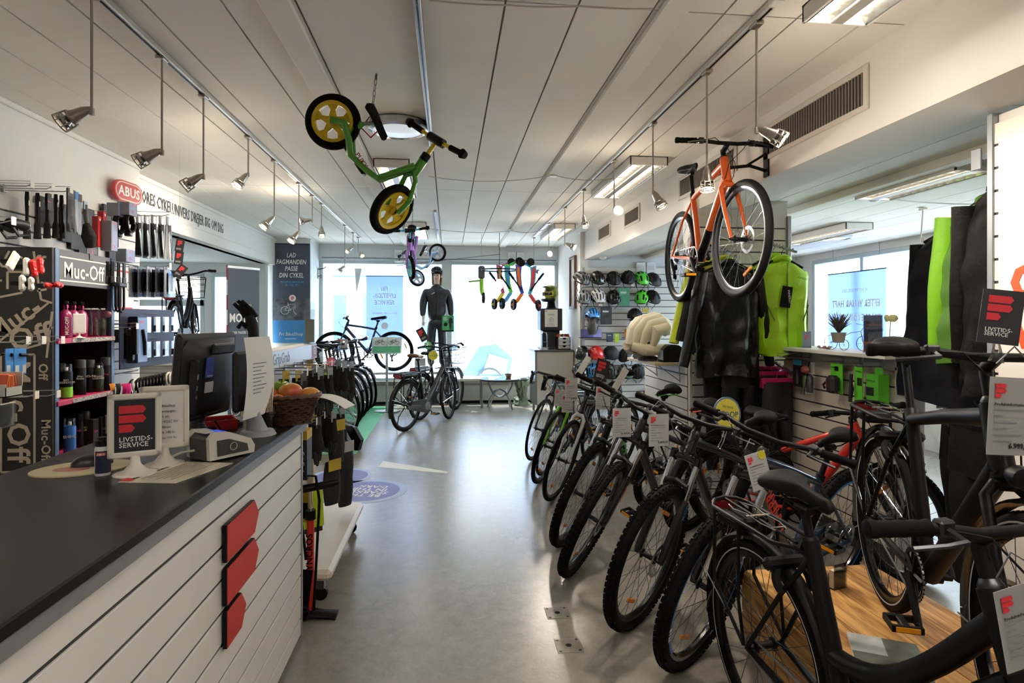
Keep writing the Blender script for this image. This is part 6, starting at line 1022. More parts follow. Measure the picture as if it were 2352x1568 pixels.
def balance(lab, P, f, u, R, fmat, wm, bm, steer, hookp, s=1.0, sadm=BLK, word=None):
    f = V(f).normalized(); u = (V(u) - f * V(u).dot(f)).normalized(); y = u.cross(f); Mx = MX.Translation(V(P) - u * R) @ MX((f, y, u)).transposed().to_4x4(); t = thing('balance_bike', lab, 'balance bike', mat=Mx); wb = .56 * s; ax = V((-.36, 0, .93)); B0 = V((wb - .02, 0, R)); S = MX.Translation(B0) @ MX.Rotation(steer, 4, ax) @ MX.Translation(-B0)
    wm_, ty = mag(R, wm); w1 = link('rear_wheel', wm_, t, loc=(0, 0, R)); link('tyre', ty, w1); w2 = link('front_wheel', wm_, t, mat=S @ T3(wb, 0, R)); link('tyre', ty, w2)
    hb = B0 + ax * (R + .07); ht = hb + ax * .09; mb = MB()
    for sg in (-1, 1): mb.tube([(0, sg * .05, R), (.05, sg * .05, R + .05), (.13, sg * .045, R + .02), (.2, sg * .035, R - .02), (.3 * s, sg * .03, R - .0), (.38 * s, sg * .03, R + .03), (hb.x - .03, sg * .02, hb.z + .03)], .0185, 10)
    mb.cyl(hb, ht, .025, None, 12).cyl((.1, 0, R + .03), (.09, 0, R + .13), .02, None, 10); fr_ = mb.build('frame', fmat, t); MB().bx(.14, .32 * s, -.04, .04, R - .03, R - .015, .006).build('footboard', BLK, t)
    if word: txt(word, .035, M('8a1a1a', .5), fr_, fm((.26, -.046, R + .012), (0, -1, 0)), bold=.02, name='decal')
    mb = MB()
    for sg in (-1, 1): mb.tube([(wb, sg * .045, R), (wb - .015, sg * .05, R + .09), tuple(B0 + ax * (R + .04) + V((0, sg * .04, 0))), tuple(hb + V((0, sg * .01, 0)))], .014, 10)
    mb.build('fork', fmat, t, mat=S); top = ht + ax * .13; MB().cyl(ht, top, .012, None, 10).tube([top + V((-.02, -.2, 0)), top, top + V((-.02, .2, 0))], .011, 8).build('handlebar', bm, t, mat=S); MB().lathe([(.018, 0), (.026, .005), (.026, .045), (.018, .05)], 14).build('head_clamp', BLK, t, mat=S @ fm(ht - ax * .005, ax, (0, 1, 0)))
    MB().cyl(top + V((-.005, -.055, 0)), top + V((-.005, .055, 0)), .025, None, 12).build('bar_pad', BLK, t, mat=S)
    for sg in (-1, 1): MB().tube([top + V((-.01, sg * .11, 0)), top + V((-.018, sg * .19, 0)), top + V((-.02, sg * .2, 0)), top + V((-.02, sg * .225, 0))], [.016, .016, .027, .02], 12).build('grip', RUB, t, mat=S)
    sd = link('saddle', saddle_mesh(.2, .11, sadm, .05), t, loc=(.13, 0, R + .19)); MB().cyl((.08, 0, R + .1), (.12, 0, R + .175), .011, None, 8).build('seatpost', STL, t)
    # chain from the ceiling hook to the saddle
    if hookp is not None:
        a = V(hookp); b = Mx @ V((.12, 0, R + .16)); n = max(4, int((a - b).length / .03)); c_ = thing('hanging_chain', 'steel chain holding the ' + lab.split(' hanging')[0], 'chain', a, group='chains of the hanging balance bikes'); rings = MB()
        for k in range(n):
            p = (b - a) * ((k + .5) / n); q = (b - a).normalized(); e = q.orthogonal().normalized(); e2 = q.cross(e); e = e if k % 2 else e2; rings.tube([p + q * (.019 * math.cos(w)) + e * (.008 * math.sin(w)) for w in [2 * pi * i / 8 for i in range(8)]], .0022, 4, closed=True)
        rings.build('links', STL, c_, kind='stuff'); MB().tube([(0, .012 * math.cos(w), -.02 + .012 * math.sin(w)) for w in [2 * pi * i / 10 for i in range(10)]], .003, 5, closed=True).cyl((0, 0, 0), (0, 0, -.012), .004).build('eye_hook', DST, c_); MB().tube([b - a + V((.0, 0, .05)), b - a + V((.05, 0, -.02)), b - a + V((.0, 0, -.07)), b - a + V((-.05, 0, -.02))], .005, 6, closed=True).build('red_strap', M('a8242a', .5), c_)
    return t
CR = V((CY, -SY, 0)); CF = V((SY, CY, 0)); UZ = V((0, 0, 1))
balance('green and yellow balance bike hanging from the ceiling', at(765, 280, 3.15), CR * .55 - UZ * .82 + CF * .1, CR * .83 + UZ * .55, .148, M('4f9b2c', .3, coat=.4), M('e0be1c', .35), M('d8b81e', .35), 1.05, (-.39, 3.26, CE), 1.0, word='PUKY')
balance('purple and turquoise balance bike hanging from the ceiling', at(948, 545, 7.0), CR * .05 - UZ * .75 - CF * .62, CR * .1 + UZ * .5 - CF * .8, .14, M('a878c8', .35), M('7fd0d8', .35), M('4aa0c0', .35), .35, atz(948, 480, CE), .9)
balance('light blue balance bike hanging near the shop window', at(1005, 580, 9.2), -CR * .62 - UZ * .7 + CF * .2, -CR * .75 + UZ * .6, .14, M('8fb0d8', .35), M('a9b6c6', .35), M('8fb0d8', .35), .9, atz(975, 556, CE), .95)
# coloured running bikes by the window
def runner(lab, px, py, t_, c1, c2, flip, h):
    t = thing('running_bike', lab, 'balance bike', mat=MX.Translation(at(px, py, t_)) @ RZ(-YAW) @ MX.Diagonal((flip, 1, 1, 1)), group='colourful running bikes hanging by the window'); m1, m2 = M(c1, .4), M(c2, .4)
    MB().prism([(-.03, .0), (.07, .03), (.06, -.14), (.04, -.3), (-.02, -.44), (-.07, -.42), (-.03, -.28), (-.02, -.12)], .05, T3(0, .025, 0) @ RX(pi / 2)).build('body', m1, t); MB().prism([(.0, -.02), (.05, .0), (.04, -.16), (.02, -.3), (-.015, -.36), (-.01, -.16)], .056, T3(0, .028, 0) @ RX(pi / 2)).build('side_panel', m2, t)
    MB().tube([(-.02, 0, .01), (-.1, 0, .05), (-.17, 0, .05)], [.02, .018, .02], 8).build('tail', m1, t); MB().lathe([(.0, -.03), (.06, -.026), (.065, 0), (.06, .026), (0, .03)], 20, (-.17, 0, .07), 'y').build('rear_wheel', BLK, t); MB().tube([(-.04, 0, -.42), (.04, 0, -.54), (.13, 0, -.62)], [.03, .03, .02], 8, sq=.8).build('fork', m2, t)
    w_ = MB().lathe([(.05, -.02), (.085, -.022), (.095, 0), (.085, .022), (.05, .02)], 24, ax='y', closed=True).build('front_wheel', BLK, t, mat=T3(.1, 0, -.6) @ RZ(1.2)); MB().tube([(-.05, 0, -.4), (.1, -.1, -.2), (.16, -.18, -.12)], .013, 8).build('handlebar', BLK, t); MB().tube([(.1, -.1, -.2), (.17, -.19, -.11)], .018, 8).build('grip', RUB, t)
runner('pink and yellow running bike leftmost by the window', 1150, 612, 9.4, 'd83a8a', 'e0cf2a', -1, .5); runner('green and blue running bike second by the window', 1168, 610, 9.3, '49b83a', '3a8fd0', -1, .5); runner('dark blue and orange running bike third by the window', 1194, 612, 9.3, '2743b8', 'ee7a1e', -1, .5); runner('light blue and red running bike rightmost by the window', 1222, 614, 9.3, '3aa6d0', 'd83640', 1, .5)
c = at(1147, 620, 9.0); t = thing('wheel_lamp', 'hanging lamp made of a bicycle wheel with a large bulb', 'lamp', c); MB().lathe([(.27, -.01), (.28, -.01), (.28, .01), (.27, .01)], 40, closed=True).build('rim', BLK, t); mb = MB()
for k in range(20): mb.tube([(.02 * math.cos(k), .02 * math.sin(k), .02), (.27 * math.cos(k * pi / 10), .27 * math.sin(k * pi / 10), 0)], .0015, 3)
mb.build('spokes', DST, t); MB().cyl((0, 0, 0), (0, 0, CE - c.z), .005, None, 6).build('cord', BLK, t); MB().cyl((0, 0, -.14), (0, 0, .02), .02, None, 10).build('socket', M('8a6a30', .4, .6), t); MB().ell((0, 0, -.22), (.06, .06, .085), 16, 10).build('bulb', M('fff1d8', .3, emit=3.5, ecol='ffe6bd'), t)
for k, (x, a) in enumerate(((-.27, -.12), (.27, .2))): MB().tube([(x, 0, 0), (x + .03, 0, a - .05), (x + .06, 0, -.3)], .002, 4).build('cable', M('8a3a3a', .5), t)
c = at(1106, 640, 9.2); t = thing('running_bike', 'dark grey and green running bike seen end on by the window', 'balance bike', c); MB().bx(-.05, .05, -.06, .06, 0, .2, .02).build('body', M('4a4c50', .5), t); MB().tube([(0, 0, 0), (0, 0, -.15), (.02, 0, -.26)], [.03, .035, .03], 10).build('fork', M('7ac42a', .4), t); MB().lathe([(.04, -.025), (.085, -.02), (.085, .02), (.04, .025)], 20, ax='x', closed=True).build('wheel', BLK, t, loc=(.03, 0, -.3)); MB().cyl((0, 0, .2), (0, 0, CE - c.z), .003, None, 5).build('string', STL, t); MB().tube([(-.02, 0, -.03), (-.2, -.05, -.05)], .014, 8).build('handlebar', M('5c8a2a', .5), t)
# ================================================================ BENCHES, STAND, WINDOW BANNER
def bench(x0, x1, y0, y1, z, lab):
    t = thing('display_bench', lab, 'bench', (x0, y0, 0)); MB().bx(0, x1 - x0, 0, y1 - y0, z - .04, z, .004).build('top', M('e8e8e6', .4), t)
    for x in (.05, x1 - x0 - .05):
        for y in (.05, y1 - y0 - .05): MB().cyl((x, y, 0), (x, y, z - .04), .018, None, 10).build('leg', STL, t)
bench(-2.2, .12, 9.95, 10.5, .63, 'long white display bench before the shop window'); bench(.13, .62, 10.02, 10.5, .5, 'short lower white bench right of the mannequin')
t = thing('info_stand', 'silver pole stand with tilted framed bike poster', 'stand', (-1.0, 9.78, .0075)); MB().prism([(-.2, -.1), (.16, -.14), (.22, .05), (.05, .15), (-.2, .08)], .012).build('foot', STL, t); MB().cyl((0, 0, .01), (0, 0, .98), .022, None, 12).build('pole', ALU, t)
fr_ = T3(0, -.01, 1.08) @ RX(-.5); MB().bx(-.24, .24, -.008, .008, -.15, .15, .004).build('frame', ALU, t, mat=fr_); MB().bx(-.22, .22, -.0095, -.0085, -.02, .135).build('poster_top', M('cfd8d2', .6), t, mat=fr_); MB().bx(-.22, .22, -.0095, -.0085, -.135, -.02).build('poster_green', M('4f9a72', .6), t, mat=fr_)
pp = MB().bx(-.005, .005, -.0098, -.0088, -.02, .135).build('divider', M('4f9a72', .6), t, mat=fr_); bikepic(pp, 0, 0, .1, BLK).matrix_local = fm((-.11, -.01, .04), (0, -1, 0)); bikepic(pp, 0, 0, .1, BLK).matrix_local = fm((.11, -.01, .04), (0, -1, 0))
wbn = thing('window_banner', 'translucent blue banner seen from behind in the left shop window', 'banner', mat=fm((-1.12, 10.58, 0), (0, -1, 0))); TB = backlit('banner_cloth_blue', '5f74b4')
MB().grid(lambda u, v: (-.32 + .64 * u, 1.15 + 1.13 * v, .002 * math.sin(12 * u)), 8, 8).build('cloth', TB, wbn); MB().cyl((-.33, 2.28, 0), (.33, 2.28, 0), .008, None, 8).build('top_rod', DST, wbn)
flip = MX.Diagonal((-1, 1, 1, 1))
for s_, y, z in (('FRI', 2.05, .11), ('LIVSTIDS-', 1.93, .11), ('SERVICE', 1.81, .11), ('KUN HOS FRI BIKESHOP', 1.62, .045)): txt(s_, z, M('eef2fa', .6), wbn, T3(0, y, .004) @ flip, bold=.02, shear=.15, sx=.85)
MB().lathe([(0, .003), (.06, .003), (.06, 0)], 22, (0, 1.4, 0)).build('round_badge', M('f2f4fa', .6), wbn)
t = thing('bench_sign', 'small black card with red emblem on the e-bike handlebar', 'card', mat=fm(at(970, 768, 8.6), (-.2, -.98, 0)) @ RZ(.5)); MB().bx(-.06, .06, -.1, .1, 0, .003).build('card', M('17171a', .5), t); flogo(.07, RED, t, T3(-.04, -.01, .0032)); txt('LIVSTIDS-\nSERVICE', .018, WHT, t, T3(-.04, -.055, .0034), al='LEFT', lead=.8); MB().tube([(0, -.1, 0), (.02, -.2, .0)], .006, 6).build('clip', ACR, t)
for k, (px, py, t_, col, s_) in enumerate([(995, 816, 8.75, 'd9cf2a', 'SCOOP'), (760, 830, 7.6, 'd85a6a', ''), (1669, 950, 2.95, 'd9cf4a', 'SCOOP'), (983, 793, 8.8, '5fae6a', '')]):
    t = thing('round_tag', ['yellow round saddle-model tag on the e-bike basket', 'pink round tag on the nearest left row bike', 'yellow round saddle-model tag with blue rim on the mountain bikes', 'green round tag on the e-bike handlebar'][k], 'tag', mat=fm(at(px, py, t_), (.25 if k == 2 else .1, -.97, .1)) @ RZ(-.2)); r = (.07, .055, .085, .06)[k]; MB().lathe([(0, .004), (r, .004), (r, 0), (0, 0)], 30).build('rim_disc', M(col if k != 2 else '5f7896', .45), t); MB().lathe([(0, .0055), (r * .88, .0055), (r * .88, .003)], 30).build('face', M(col, .45), t)
    if s_: txt(s_, r * .48, M('3a5a78', .5), t, T3(0, -.005, .006) @ RZ(.15), bold=.01); txt('FRI BIKES', r * .2, M('8a8a50', .5), t, T3(0, r * .4, .006))
    MB().tube([(0, -r, .002), (-.01, -r - .05, 0), (-.03, -r - .09, 0)], .008, 6).build('clip', ACR, t)
# ================================================================ HELMETS
def helmet_mesh(kind, m):
    k = ('hel', kind, m.name)
    if k in WC: return WC[k]
    L, W, H = (.145, .105, .15) if kind != 'skate' else (.13, .11, .15); nu, nv = 24, 27; sh = MB(); inn = MB()
    def P(u, v, s=1.0):                                   # u 0 back..1 front, v -1..1 across
        b = pi * u; a = v * 1.35; x = -L * math.cos(b) * (1 - .12 * abs(v)); z = H * math.sin(b) ** .8 * math.cos(a) ** .75 * s; y = W * math.sin(a) * (.55 + .45 * math.sin(b) ** .6) * s
        return (x * s, y, z)
    vs = [P(i / nu, 2 * j / nv - 1) for i in range(nu + 1) for j in range(nv + 1)]; fs = []
    for i in range(nu):
        for j in range(nv):
            rib = j % 5; row = (i + (2 if (j // 5) % 2 else 0)) % 8
            if kind == 'skate': hole = rib == 2 and i in (9, 14) and 4 < j < 22
            elif kind == 'child': hole = rib in (1, 2, 3) and 2 <= row <= 6 and 3 < i < 21 and 2 < j < nv - 2 and (j // 5) != 2 or (rib in (1, 2, 3) and j // 5 == 2 and 9 <= i <= 13)
            else: hole = rib in (1, 2) and 1 <= row <= 6 and 2 < i < 22 and 1 < j < nv - 1
            if not hole: a = i * (nv + 1) + j; fs.append((a, a + nv + 1, a + nv + 2, a + 1))
    sh.add(vs, fs); inn.add([P(i / 14, 2 * j / 14 - 1, .93) for i in range(15) for j in range(15)], [(i * 15 + j, i * 15 + 15 + j, i * 15 + 16 + j, i * 15 + j + 1) for i in range(14) for j in range(14)])
    st = MB()
    for s in (-1, 1): st.tube([(.04, s * W * .8, .02), (.02, s * W * .6, -.09), (.03, s * .02, -.15)], .005, 4, sq=.4).tube([(-.06, s * W * .8, .02), (.02, s * W * .6, -.09)], .005, 4, sq=.4)
    rim = MB().tube([(-L * .98 * math.cos(a) * 1.0, W * .99 * math.sin(a), .004) for a in [2 * pi * i / 28 for i in range(28)]], .009, 6, closed=True)
    WC[k] = (sh.mesh('shell', m), inn.mesh('liner', M('0e0e10', .8)), st.mesh('straps', BLK), rim.mesh('rim', m if kind == 'skate' else BLK))
    return WC[k]
def helmet(lab, mat, m, kind='vent', grp='helmets on the slat wall', parent=None, straps=True, visor=None):
    a, b, c, d = helmet_mesh(kind, m)
    if parent is None: t = thing('bike_helmet', lab, 'helmet', mat=mat, group=grp)
    else: t = link('helmet', a, parent, mat=mat)
    if parent is None: link('shell', a, t)
    link('liner', b, t); link('rim', d, t)
    if straps: link('straps', c, t)
    if visor: MB().grid(lambda u, v: (.13 + .05 * v * math.sin(pi * u), .09 * math.cos(pi * u), .03 + .01 * v), 10, 2).build('visor', visor, t)
    return t
def hmat(px, py, yaw=0, tilt=.5, y=8.62): p = aty(px, py, y); return MX.Translation(p) @ RZ(-pi / 2 + yaw) @ RY(tilt) @ T3(0, 0, -.06)
GY = M('5c5e62', .35, coat=.4); GB = M('17181b', .25, coat=.5); MB2 = M('1c1c1f', .6); LG2 = M('4fc42e', .35, coat=.3)
HL = [(1337, 637, GY, 'vent', 'grey and black helmet at the upper left corner of the helmet wall', .5), (1373, 636, GB, 'vent', 'glossy black helmet second in the top helmet row', .1), (1410, 637, MB2, 'vent', 'matte black helmet third in the top helmet row', 0), (1443, 635, MB2, 'vent', 'black helmet fourth in the top row beside the green one', -.2), (1474, 637, LG2, 'child', 'bright green child helmet in the top row', .1), (1501, 640, MB2, 'child', 'small black child helmet at the end of the top row', .3),
      (1341, 680, M('8f9194', .3, coat=.4), 'vent', 'silver and black helmet at the left of the second row', -.1), (1375, 678, M('e6e6e4', .3, coat=.4), 'vent', 'white helmet in the second row', .1), (1409, 680, GB, 'vent', 'glossy black helmet with a yellow tag in the second row', -.2), (1474, 680, LG2, 'child', 'bright green child helmet in the second row', -.4), (1499, 680, MB2, 'child', 'black child helmet at the end of the second row', .2),
      (1337, 808, GB, 'skate', 'round black helmet at the left of the fourth row', -.3), (1370, 808, M('c8201c', .25, coat=.6), 'skate', 'glossy red round helmet', 0), (1404, 808, MB2, 'skate', 'matte black skate helmet with small slots', 0), (1438, 812, MB2, 'vent', 'black side-turned helmet at the end of the fourth row', -.9),
      (1334, 850, GB, 'vent', 'black helmet at the left of the bottom row', .3), (1364, 848, M('2f78b8', .3, coat=.5), 'vent', 'blue and white helmet in the bottom row', -.3), (1402, 850, MB2, 'vent', 'dark helmet behind the black tag in the bottom row', 0), (1437, 850, M('8f9490', .4), 'vent', 'light grey helmet in the bottom row', .1), (1464, 850, MB2, 'vent', 'black helmet at the right of the bottom row', -.4), (1412, 890, MB2, 'skate', 'black helmet low on the wall half hidden by saddles', 0), (1500, 860, M('3fae3a', .4), 'child', 'green-edged helmet on the low right shelf', -1.2), (1498, 905, MB2, 'vent', 'black helmet lowest at the right of the helmet wall', .2)]
for px, py, m, k, lb, yw in HL: helmet(lb, hmat(px, py, yw), m, k); 
for k, (px, py) in enumerate([(1344, 654), (1378, 654), (1417, 653), (1452, 654), (1342, 697), (1378, 699), (1411, 697)]):
    p = aty(px, py, 8.6); t = thing('price_label', 'small white price label under a helmet, ' + ODN[k] + ' counted from the upper left', 'label', p, group='price labels on the helmet wall'); MB().bx(-.035, .035, -.002, .002, -.025, .025, .001).build('card', WPL, t); MB().bx(-.033, -.02, -.003, -.0018, -.023, .023).build('red_edge', RED, t); MB().tube([(0, .0, .0), (0, .19, .02)], .004, 5).build('arm', ACR, t)
for k, (px, py, m, lb) in enumerate([(1361, 742, M('2f86d0', .25, coat=.5), 'dark display head wearing a blue and white helmet'), (1458, 742, MB2, 'dark display head wearing a black helmet')]):
    p = aty(px, 768, 8.6); t = thing('mannequin_bust', lb, 'display head', p, group='display heads on the helmet wall'); MB().grid(lambda u, v: ((.065 + .02 * math.sin(pi * min(1, v * 1.3)) - .03 * max(0, .35 - v)) * math.cos(2 * pi * u), (.075 + .03 * math.sin(pi * min(1, v * 1.2)) - .04 * max(0, .35 - v)) * math.sin(2 * pi * u) - (.02 * math.exp(-((v - .6) * 9) ** 2) if math.sin(2 * pi * u) < -.9 else 0), .3 * v), 20, 12, cu=True).build('head', M('4a4643', .5), t); helmet('', T3(0, 0, .25) @ RZ(-pi / 2), m, 'vent', parent=t, straps=True)
for k, (px, py, w_, h, col, lb) in enumerate([(1357, 765, .32, .12, '6a64a8', 'purple printed helmet box under the blue display head'), (1455, 765, .3, .12, 'd9882a', 'orange printed helmet box under the black display head'), (1392, 725, .17, .26, '3a3d42', 'dark photo poster between the display heads'), (1433, 682, .17, .27, '3f8a68', 'green helmet poster in the second row'), (1400, 775, .1, .13, '2c3350', 'small dark accessory pack under the photo poster'), (1416, 776, .07, .14, 'a9c42a', 'small lime accessory pack beside the dark one'), (1482, 712, .1, .06, 'c9b02a', 'small yellow box above the airbag collar')]):
    p = aty(px, py, 8.66); t = thing('wall_box' if h < .2 else 'wall_poster', lb, 'box' if h < .2 else 'poster', p); d = .1 if k < 2 else .02
    if k < 2: MB().grid(lambda u, v: ((u - .5) * w_, -d * math.sin(pi * u) * .5 - .02, (v - .5) * h), 10, 1).build('printed_front', M(col, .5, n=(14, .5)), t); MB().bx(-w_ / 2, w_ / 2, -.015, .1, -h / 2 - .015, -h / 2 - .005).build('tray', BLK, t)
    else: MB().bx(-w_ / 2, w_ / 2, -d, 0, -h / 2, h / 2, .002).build('board', M(col, .5, n=(12, .6) if k == 2 else (5, .1)), t); MB().bx(-w_ * .35, w_ * .2, -d - .001, -d + .0002, h * .2, h * .3).build('print', M('cfd6d0', .5), t)
# ================================================================ BACK RIGHT NOOK
cb_ = thing('coffee_cabinet', 'grey cabinet with steel side under the coffee machine', 'cabinet', (1.36, 9.2, 0)); MB().bx(.03, .62, 0, .6, .16, 1.0, .004).build('body', M('c9c4ba', .5), cb_); MB().bx(0, .03, -.01, .6, .16, 1.0, .002).build('steel_side', STL, cb_); MB().bx(-.01, .63, -.02, .61, 1.0, 1.03, .004).build('top', M('55534f', .4), cb_)
for x in (.06, .58):
    for y in (.05, .55): MB().cyl((x, y, 0), (x, y, .16), .02, None, 10).build('leg', STL, cb_)
cm = thing('coffee_machine', 'tall black coffee machine with a white notice', 'coffee machine', (1.48, 9.4, 1.0305)); MB().bx(0, .36, 0, .32, .3, .66, .01).build('upper_body', M('26262a', .45), cm); MB().bx(0.05, .34, .12, .32, 0, .31, .008).build('lower_body', M('1d1d20', .45), cm); MB().bx(0, .36, .0, .32, 0, .03, .006).build('drip_tray', DST, cm)
n_ = MB().bx(.07, .28, -.003, 0, .36, .64).build('notice', PAP, cm); txt('Gratis', .04, M('4a4a4a', .6), n_, fm((.175, -.0035, .56), (0, -1, 0))); flogo(.02, RED, n_, fm((.085, -.0035, .605), (0, -1, 0)))
for k, s_ in enumerate(('Kaffe', 'Cappuccino', 'Caffe latte', 'Choko drikke', 'Te', 'Suppe varm', 'Med uret kaffe :-)')): txt(s_, .018, M('5a5a5a', .6), n_, fm((.175, -.0035, .51 - .02 * k), (0, -1, 0)))
t = thing('water_tap', 'curved chrome water tap on a steel drip base', 'tap', (1.53, 9.28, 1.0305)); MB().lathe([(0, .03), (.07, .03), (.075, .0), (0, 0)], 24).build('drip_base', STL, t); MB().tube([(.05, .05, .03), (.05, .05, .22), (.03, .03, .27), (-.03, -.0, .28), (-.05, -.02, .25)], .01, 10).build('spout', CHR, t); MB().tube([(.05, .05, .12), (-.02, .02, .12)], .007, 8).build('handle', CHR, t)
t = thing('spoon_drawers', 'small black rack with silver drawers and sachets on top', 'rack', (1.74, 9.24, 1.0305)); MB().bx(-.005, .2, 0, .2, 0, .01).bx(-.005, .0, 0, .2, 0, .2).bx(.195, .2, 0, .2, 0, .2).build('rack', BLK, t)
for k in range(3): d_ = MB().bx(.003, .192, .0, .18, .012 + .062 * k, .066 + .062 * k, .003).build('drawer', M('c3c3c0', .4), t); MB().lathe([(.0, 0), (.03, 0), (.03, .004)], 12, (.1, -.002, .066 + .062 * k), 'y', a0=pi, a1=2 * pi).build('finger_pull', BLK, d_)
for k in range(7): MB().bx(-.03, .03, -.006, .006, 0, .05, .003).build('sachet', M(('b0402a', 'd9c9a8', '5a3a2a')[k % 3], .5), t, mat=T3(.02 + .026 * k, .09, .2) @ RZ(.9 * k) @ RX(.3))
mx = thing('full_face_helmet', 'lime and black full-face helmet with goggles on the coffee machine', 'helmet', (1.68, 9.55, 1.692), -2.2)
MB().lathe([(0, 0), (.09, 0), (.07, .04), (.06, .12)], 18).build('neck', BLK, mx); LB_ = M('a9b83a', .3, coat=.5, n=(9, .0), c2='2a2c14')
MB().grid(lambda u, v: ((.135 if math.cos(2 * pi * u) > 0 else .13) * math.cos(2 * pi * u) * math.sin(pi * (.08 + .8 * v)) ** .7, .115 * math.sin(2 * pi * u) * math.sin(pi * (.08 + .8 * v)) ** .7, .24 + .14 * math.cos(pi * (.0 + .9 * v))), 26, 14, cu=True).build('shell', LB_, mx); MB().tube([(.1, -.1, .14), (.17, -.05, .13), (.19, 0, .13), (.17, .05, .13), (.1, .1, .14)], .03, 8, sq=1.2).build('chin_bar', BLK, mx)
MB().grid(lambda u, v: (.125 + .02 * math.sin(pi * u), .1 * (2 * u - 1), .2 + .07 * v), 10, 3).build('goggles', M('d9cf2a', .2, coat=.5), mx); MB().grid(lambda u, v: (.135 + .02 * math.sin(pi * u), .085 * (2 * u - 1), .212 + .045 * v), 10, 3).build('goggle_lens', M('2a2a1a', .1), mx); MB().grid(lambda u, v: (.09 + .13 * v, .09 * (2 * u - 1) * (1 - .3 * v), .33 + .02 * math.sin(pi * u) + .01 * v), 8, 4).build('peak', M('2a2c18', .35), mx)
t = thing('wall_picture', 'brown framed picture on the nook wall beside the window', 'picture', mat=fm((1.998, 9.25, 2.1), (-1, 0, 0))); MB().bx(-.2, -.17, -.42, .42, 0, .04, .004).bx(.17, .2, -.42, .42, 0, .04, .004).bx(-.17, .17, -.42, -.38, 0, .04, .004).bx(-.17, .17, .38, .42, 0, .04, .004).build('frame', M('6a4630', .5, n=(12, .3)), t); MB().bx(-.17, .17, -.38, .38, 0, .01).build('mat_board', M('ddd6c6', .6, n=(20, .1)), t)
tb = thing('round_table', 'round glass table with wicker rim and curved metal legs', 'table', (.87, 9.96, 0)); MB().lathe([(0, .515), (.32, .515), (.32, .507), (0, .507)], 40).build('glass_top', clear('table_glass', (.75, .9, .85), .25), tb); MB().tube([(.335 * math.cos(a), .335 * math.sin(a), .497 + .003 * math.sin(a * 40)) for a in [2 * pi * k / 80 for k in range(80)]], .018, 7, closed=True).build('wicker_rim', M('2b2b2e', .5), tb); MB().lathe([(0, .502), (.33, .502), (.33, .49), (0, .49)], 40).build('tray', M('c9d3d6', .4), tb)
for k in range(4):
    a = pi / 4 + k * pi / 2; d_ = V((math.cos(a), math.sin(a), 0)); MB().tube([d_ * .27 + V((0, 0, .49)), d_ * .26 + V((0, 0, .4)), d_ * .18 + V((0, 0, .27)), d_ * .05 + V((0, 0, .2)), -d_ * .05 + V((0, 0, .2))], .013, 8).tube([d_ * .27, d_ * .24 + V((0, 0, .12)), d_ * .12 + V((0, 0, .29)), V((0, 0, .33))], .013, 8).build('leg', STL, tb)
t = thing('table_bowl', 'small brown striped bowl on the round table', 'bowl', (1.02, 10.0, .5155)); MB().lathe([(0, .002), (.04, 0), (.065, .07), (.06, .07), (.036, .008), (0, .008)], 24).build('bowl', M('8a6658', .5), t); MB().lathe([(.0535, .035), (.057, .045)], 24).build('stripe', M('c9a89a', .5), t)
t = thing('rain_cape', 'crumpled green-grey rain cape standing by the window', 'rain cape', (1.28, 10.3, 0)); rd = random.Random(4); NZ = [[rd.uniform(-1, 1) for _ in range(24)] for _ in range(14)]
MB().grid(lambda u, v: ((.14 * (1 - .5 * math.sin(pi * v) ** 2) + .03 * NZ[min(13, int(v * 13))][int(u * 23.99) % 24]) * math.cos(2 * pi * u), (.14 * (1 - .5 * math.sin(pi * v) ** 2) + .03 * NZ[min(13, int(v * 13))][int(u * 23.99) % 24]) * math.sin(2 * pi * u), .46 * v + .03 * math.sin(5 * u)), 24, 13, cu=True).build('cape', M('6f7f6a', .55), t); MB().ell((0, 0, .46), (.13, .12, .05), 14, 6).build('hood', M('4f5a50', .5), t)
# ================================================================ MANNEQUIN
def skin(name, vs, es, rs, m, parent, root=0, sub=2):
    me = bpy.data.meshes.new(name); me.from_pydata([tuple(v) for v in vs], es, []); me.materials.append(m); o = link(name, me, parent); md = o.modifiers.new('skin', 'SKIN'); md.use_smooth_shade = True; md.branch_smoothing = .6
    for i, r in enumerate(rs): me.skin_vertices[0].data[i].radius = r if isinstance(r, tuple) else (r, r)
    me.skin_vertices[0].data[root].use_root = True; s = o.modifiers.new('sub', 'SUBSURF'); s.levels = sub; s.render_levels = sub
    return o
mn = thing('mannequin', 'mannequin in a dark rain suit and black helmet on the window bench', 'mannequin', (-.2, 10.22, .632), .12); SKN = M('e6c3ae', .4)
vs = [(0, 0, .93), (0, .01, 1.13), (0, .0, 1.33), (0, .015, 1.45), (0, .01, 1.52), (0, -.005, 1.6), (0, -.01, 1.68)]; rs = [(.14, .1), (.11, .08), (.14, .09), (.06, .055), .048, (.062, .075), (.07, .085)]; es = [(i, i + 1) for i in range(6)]
def chain(st, pts, rr):
    global vs, rs, es
    p = st
    for q, r in zip(pts, rr): vs.append(q); rs.append(r); es.append((p, len(vs) - 1)); p = len(vs) - 1
    return p
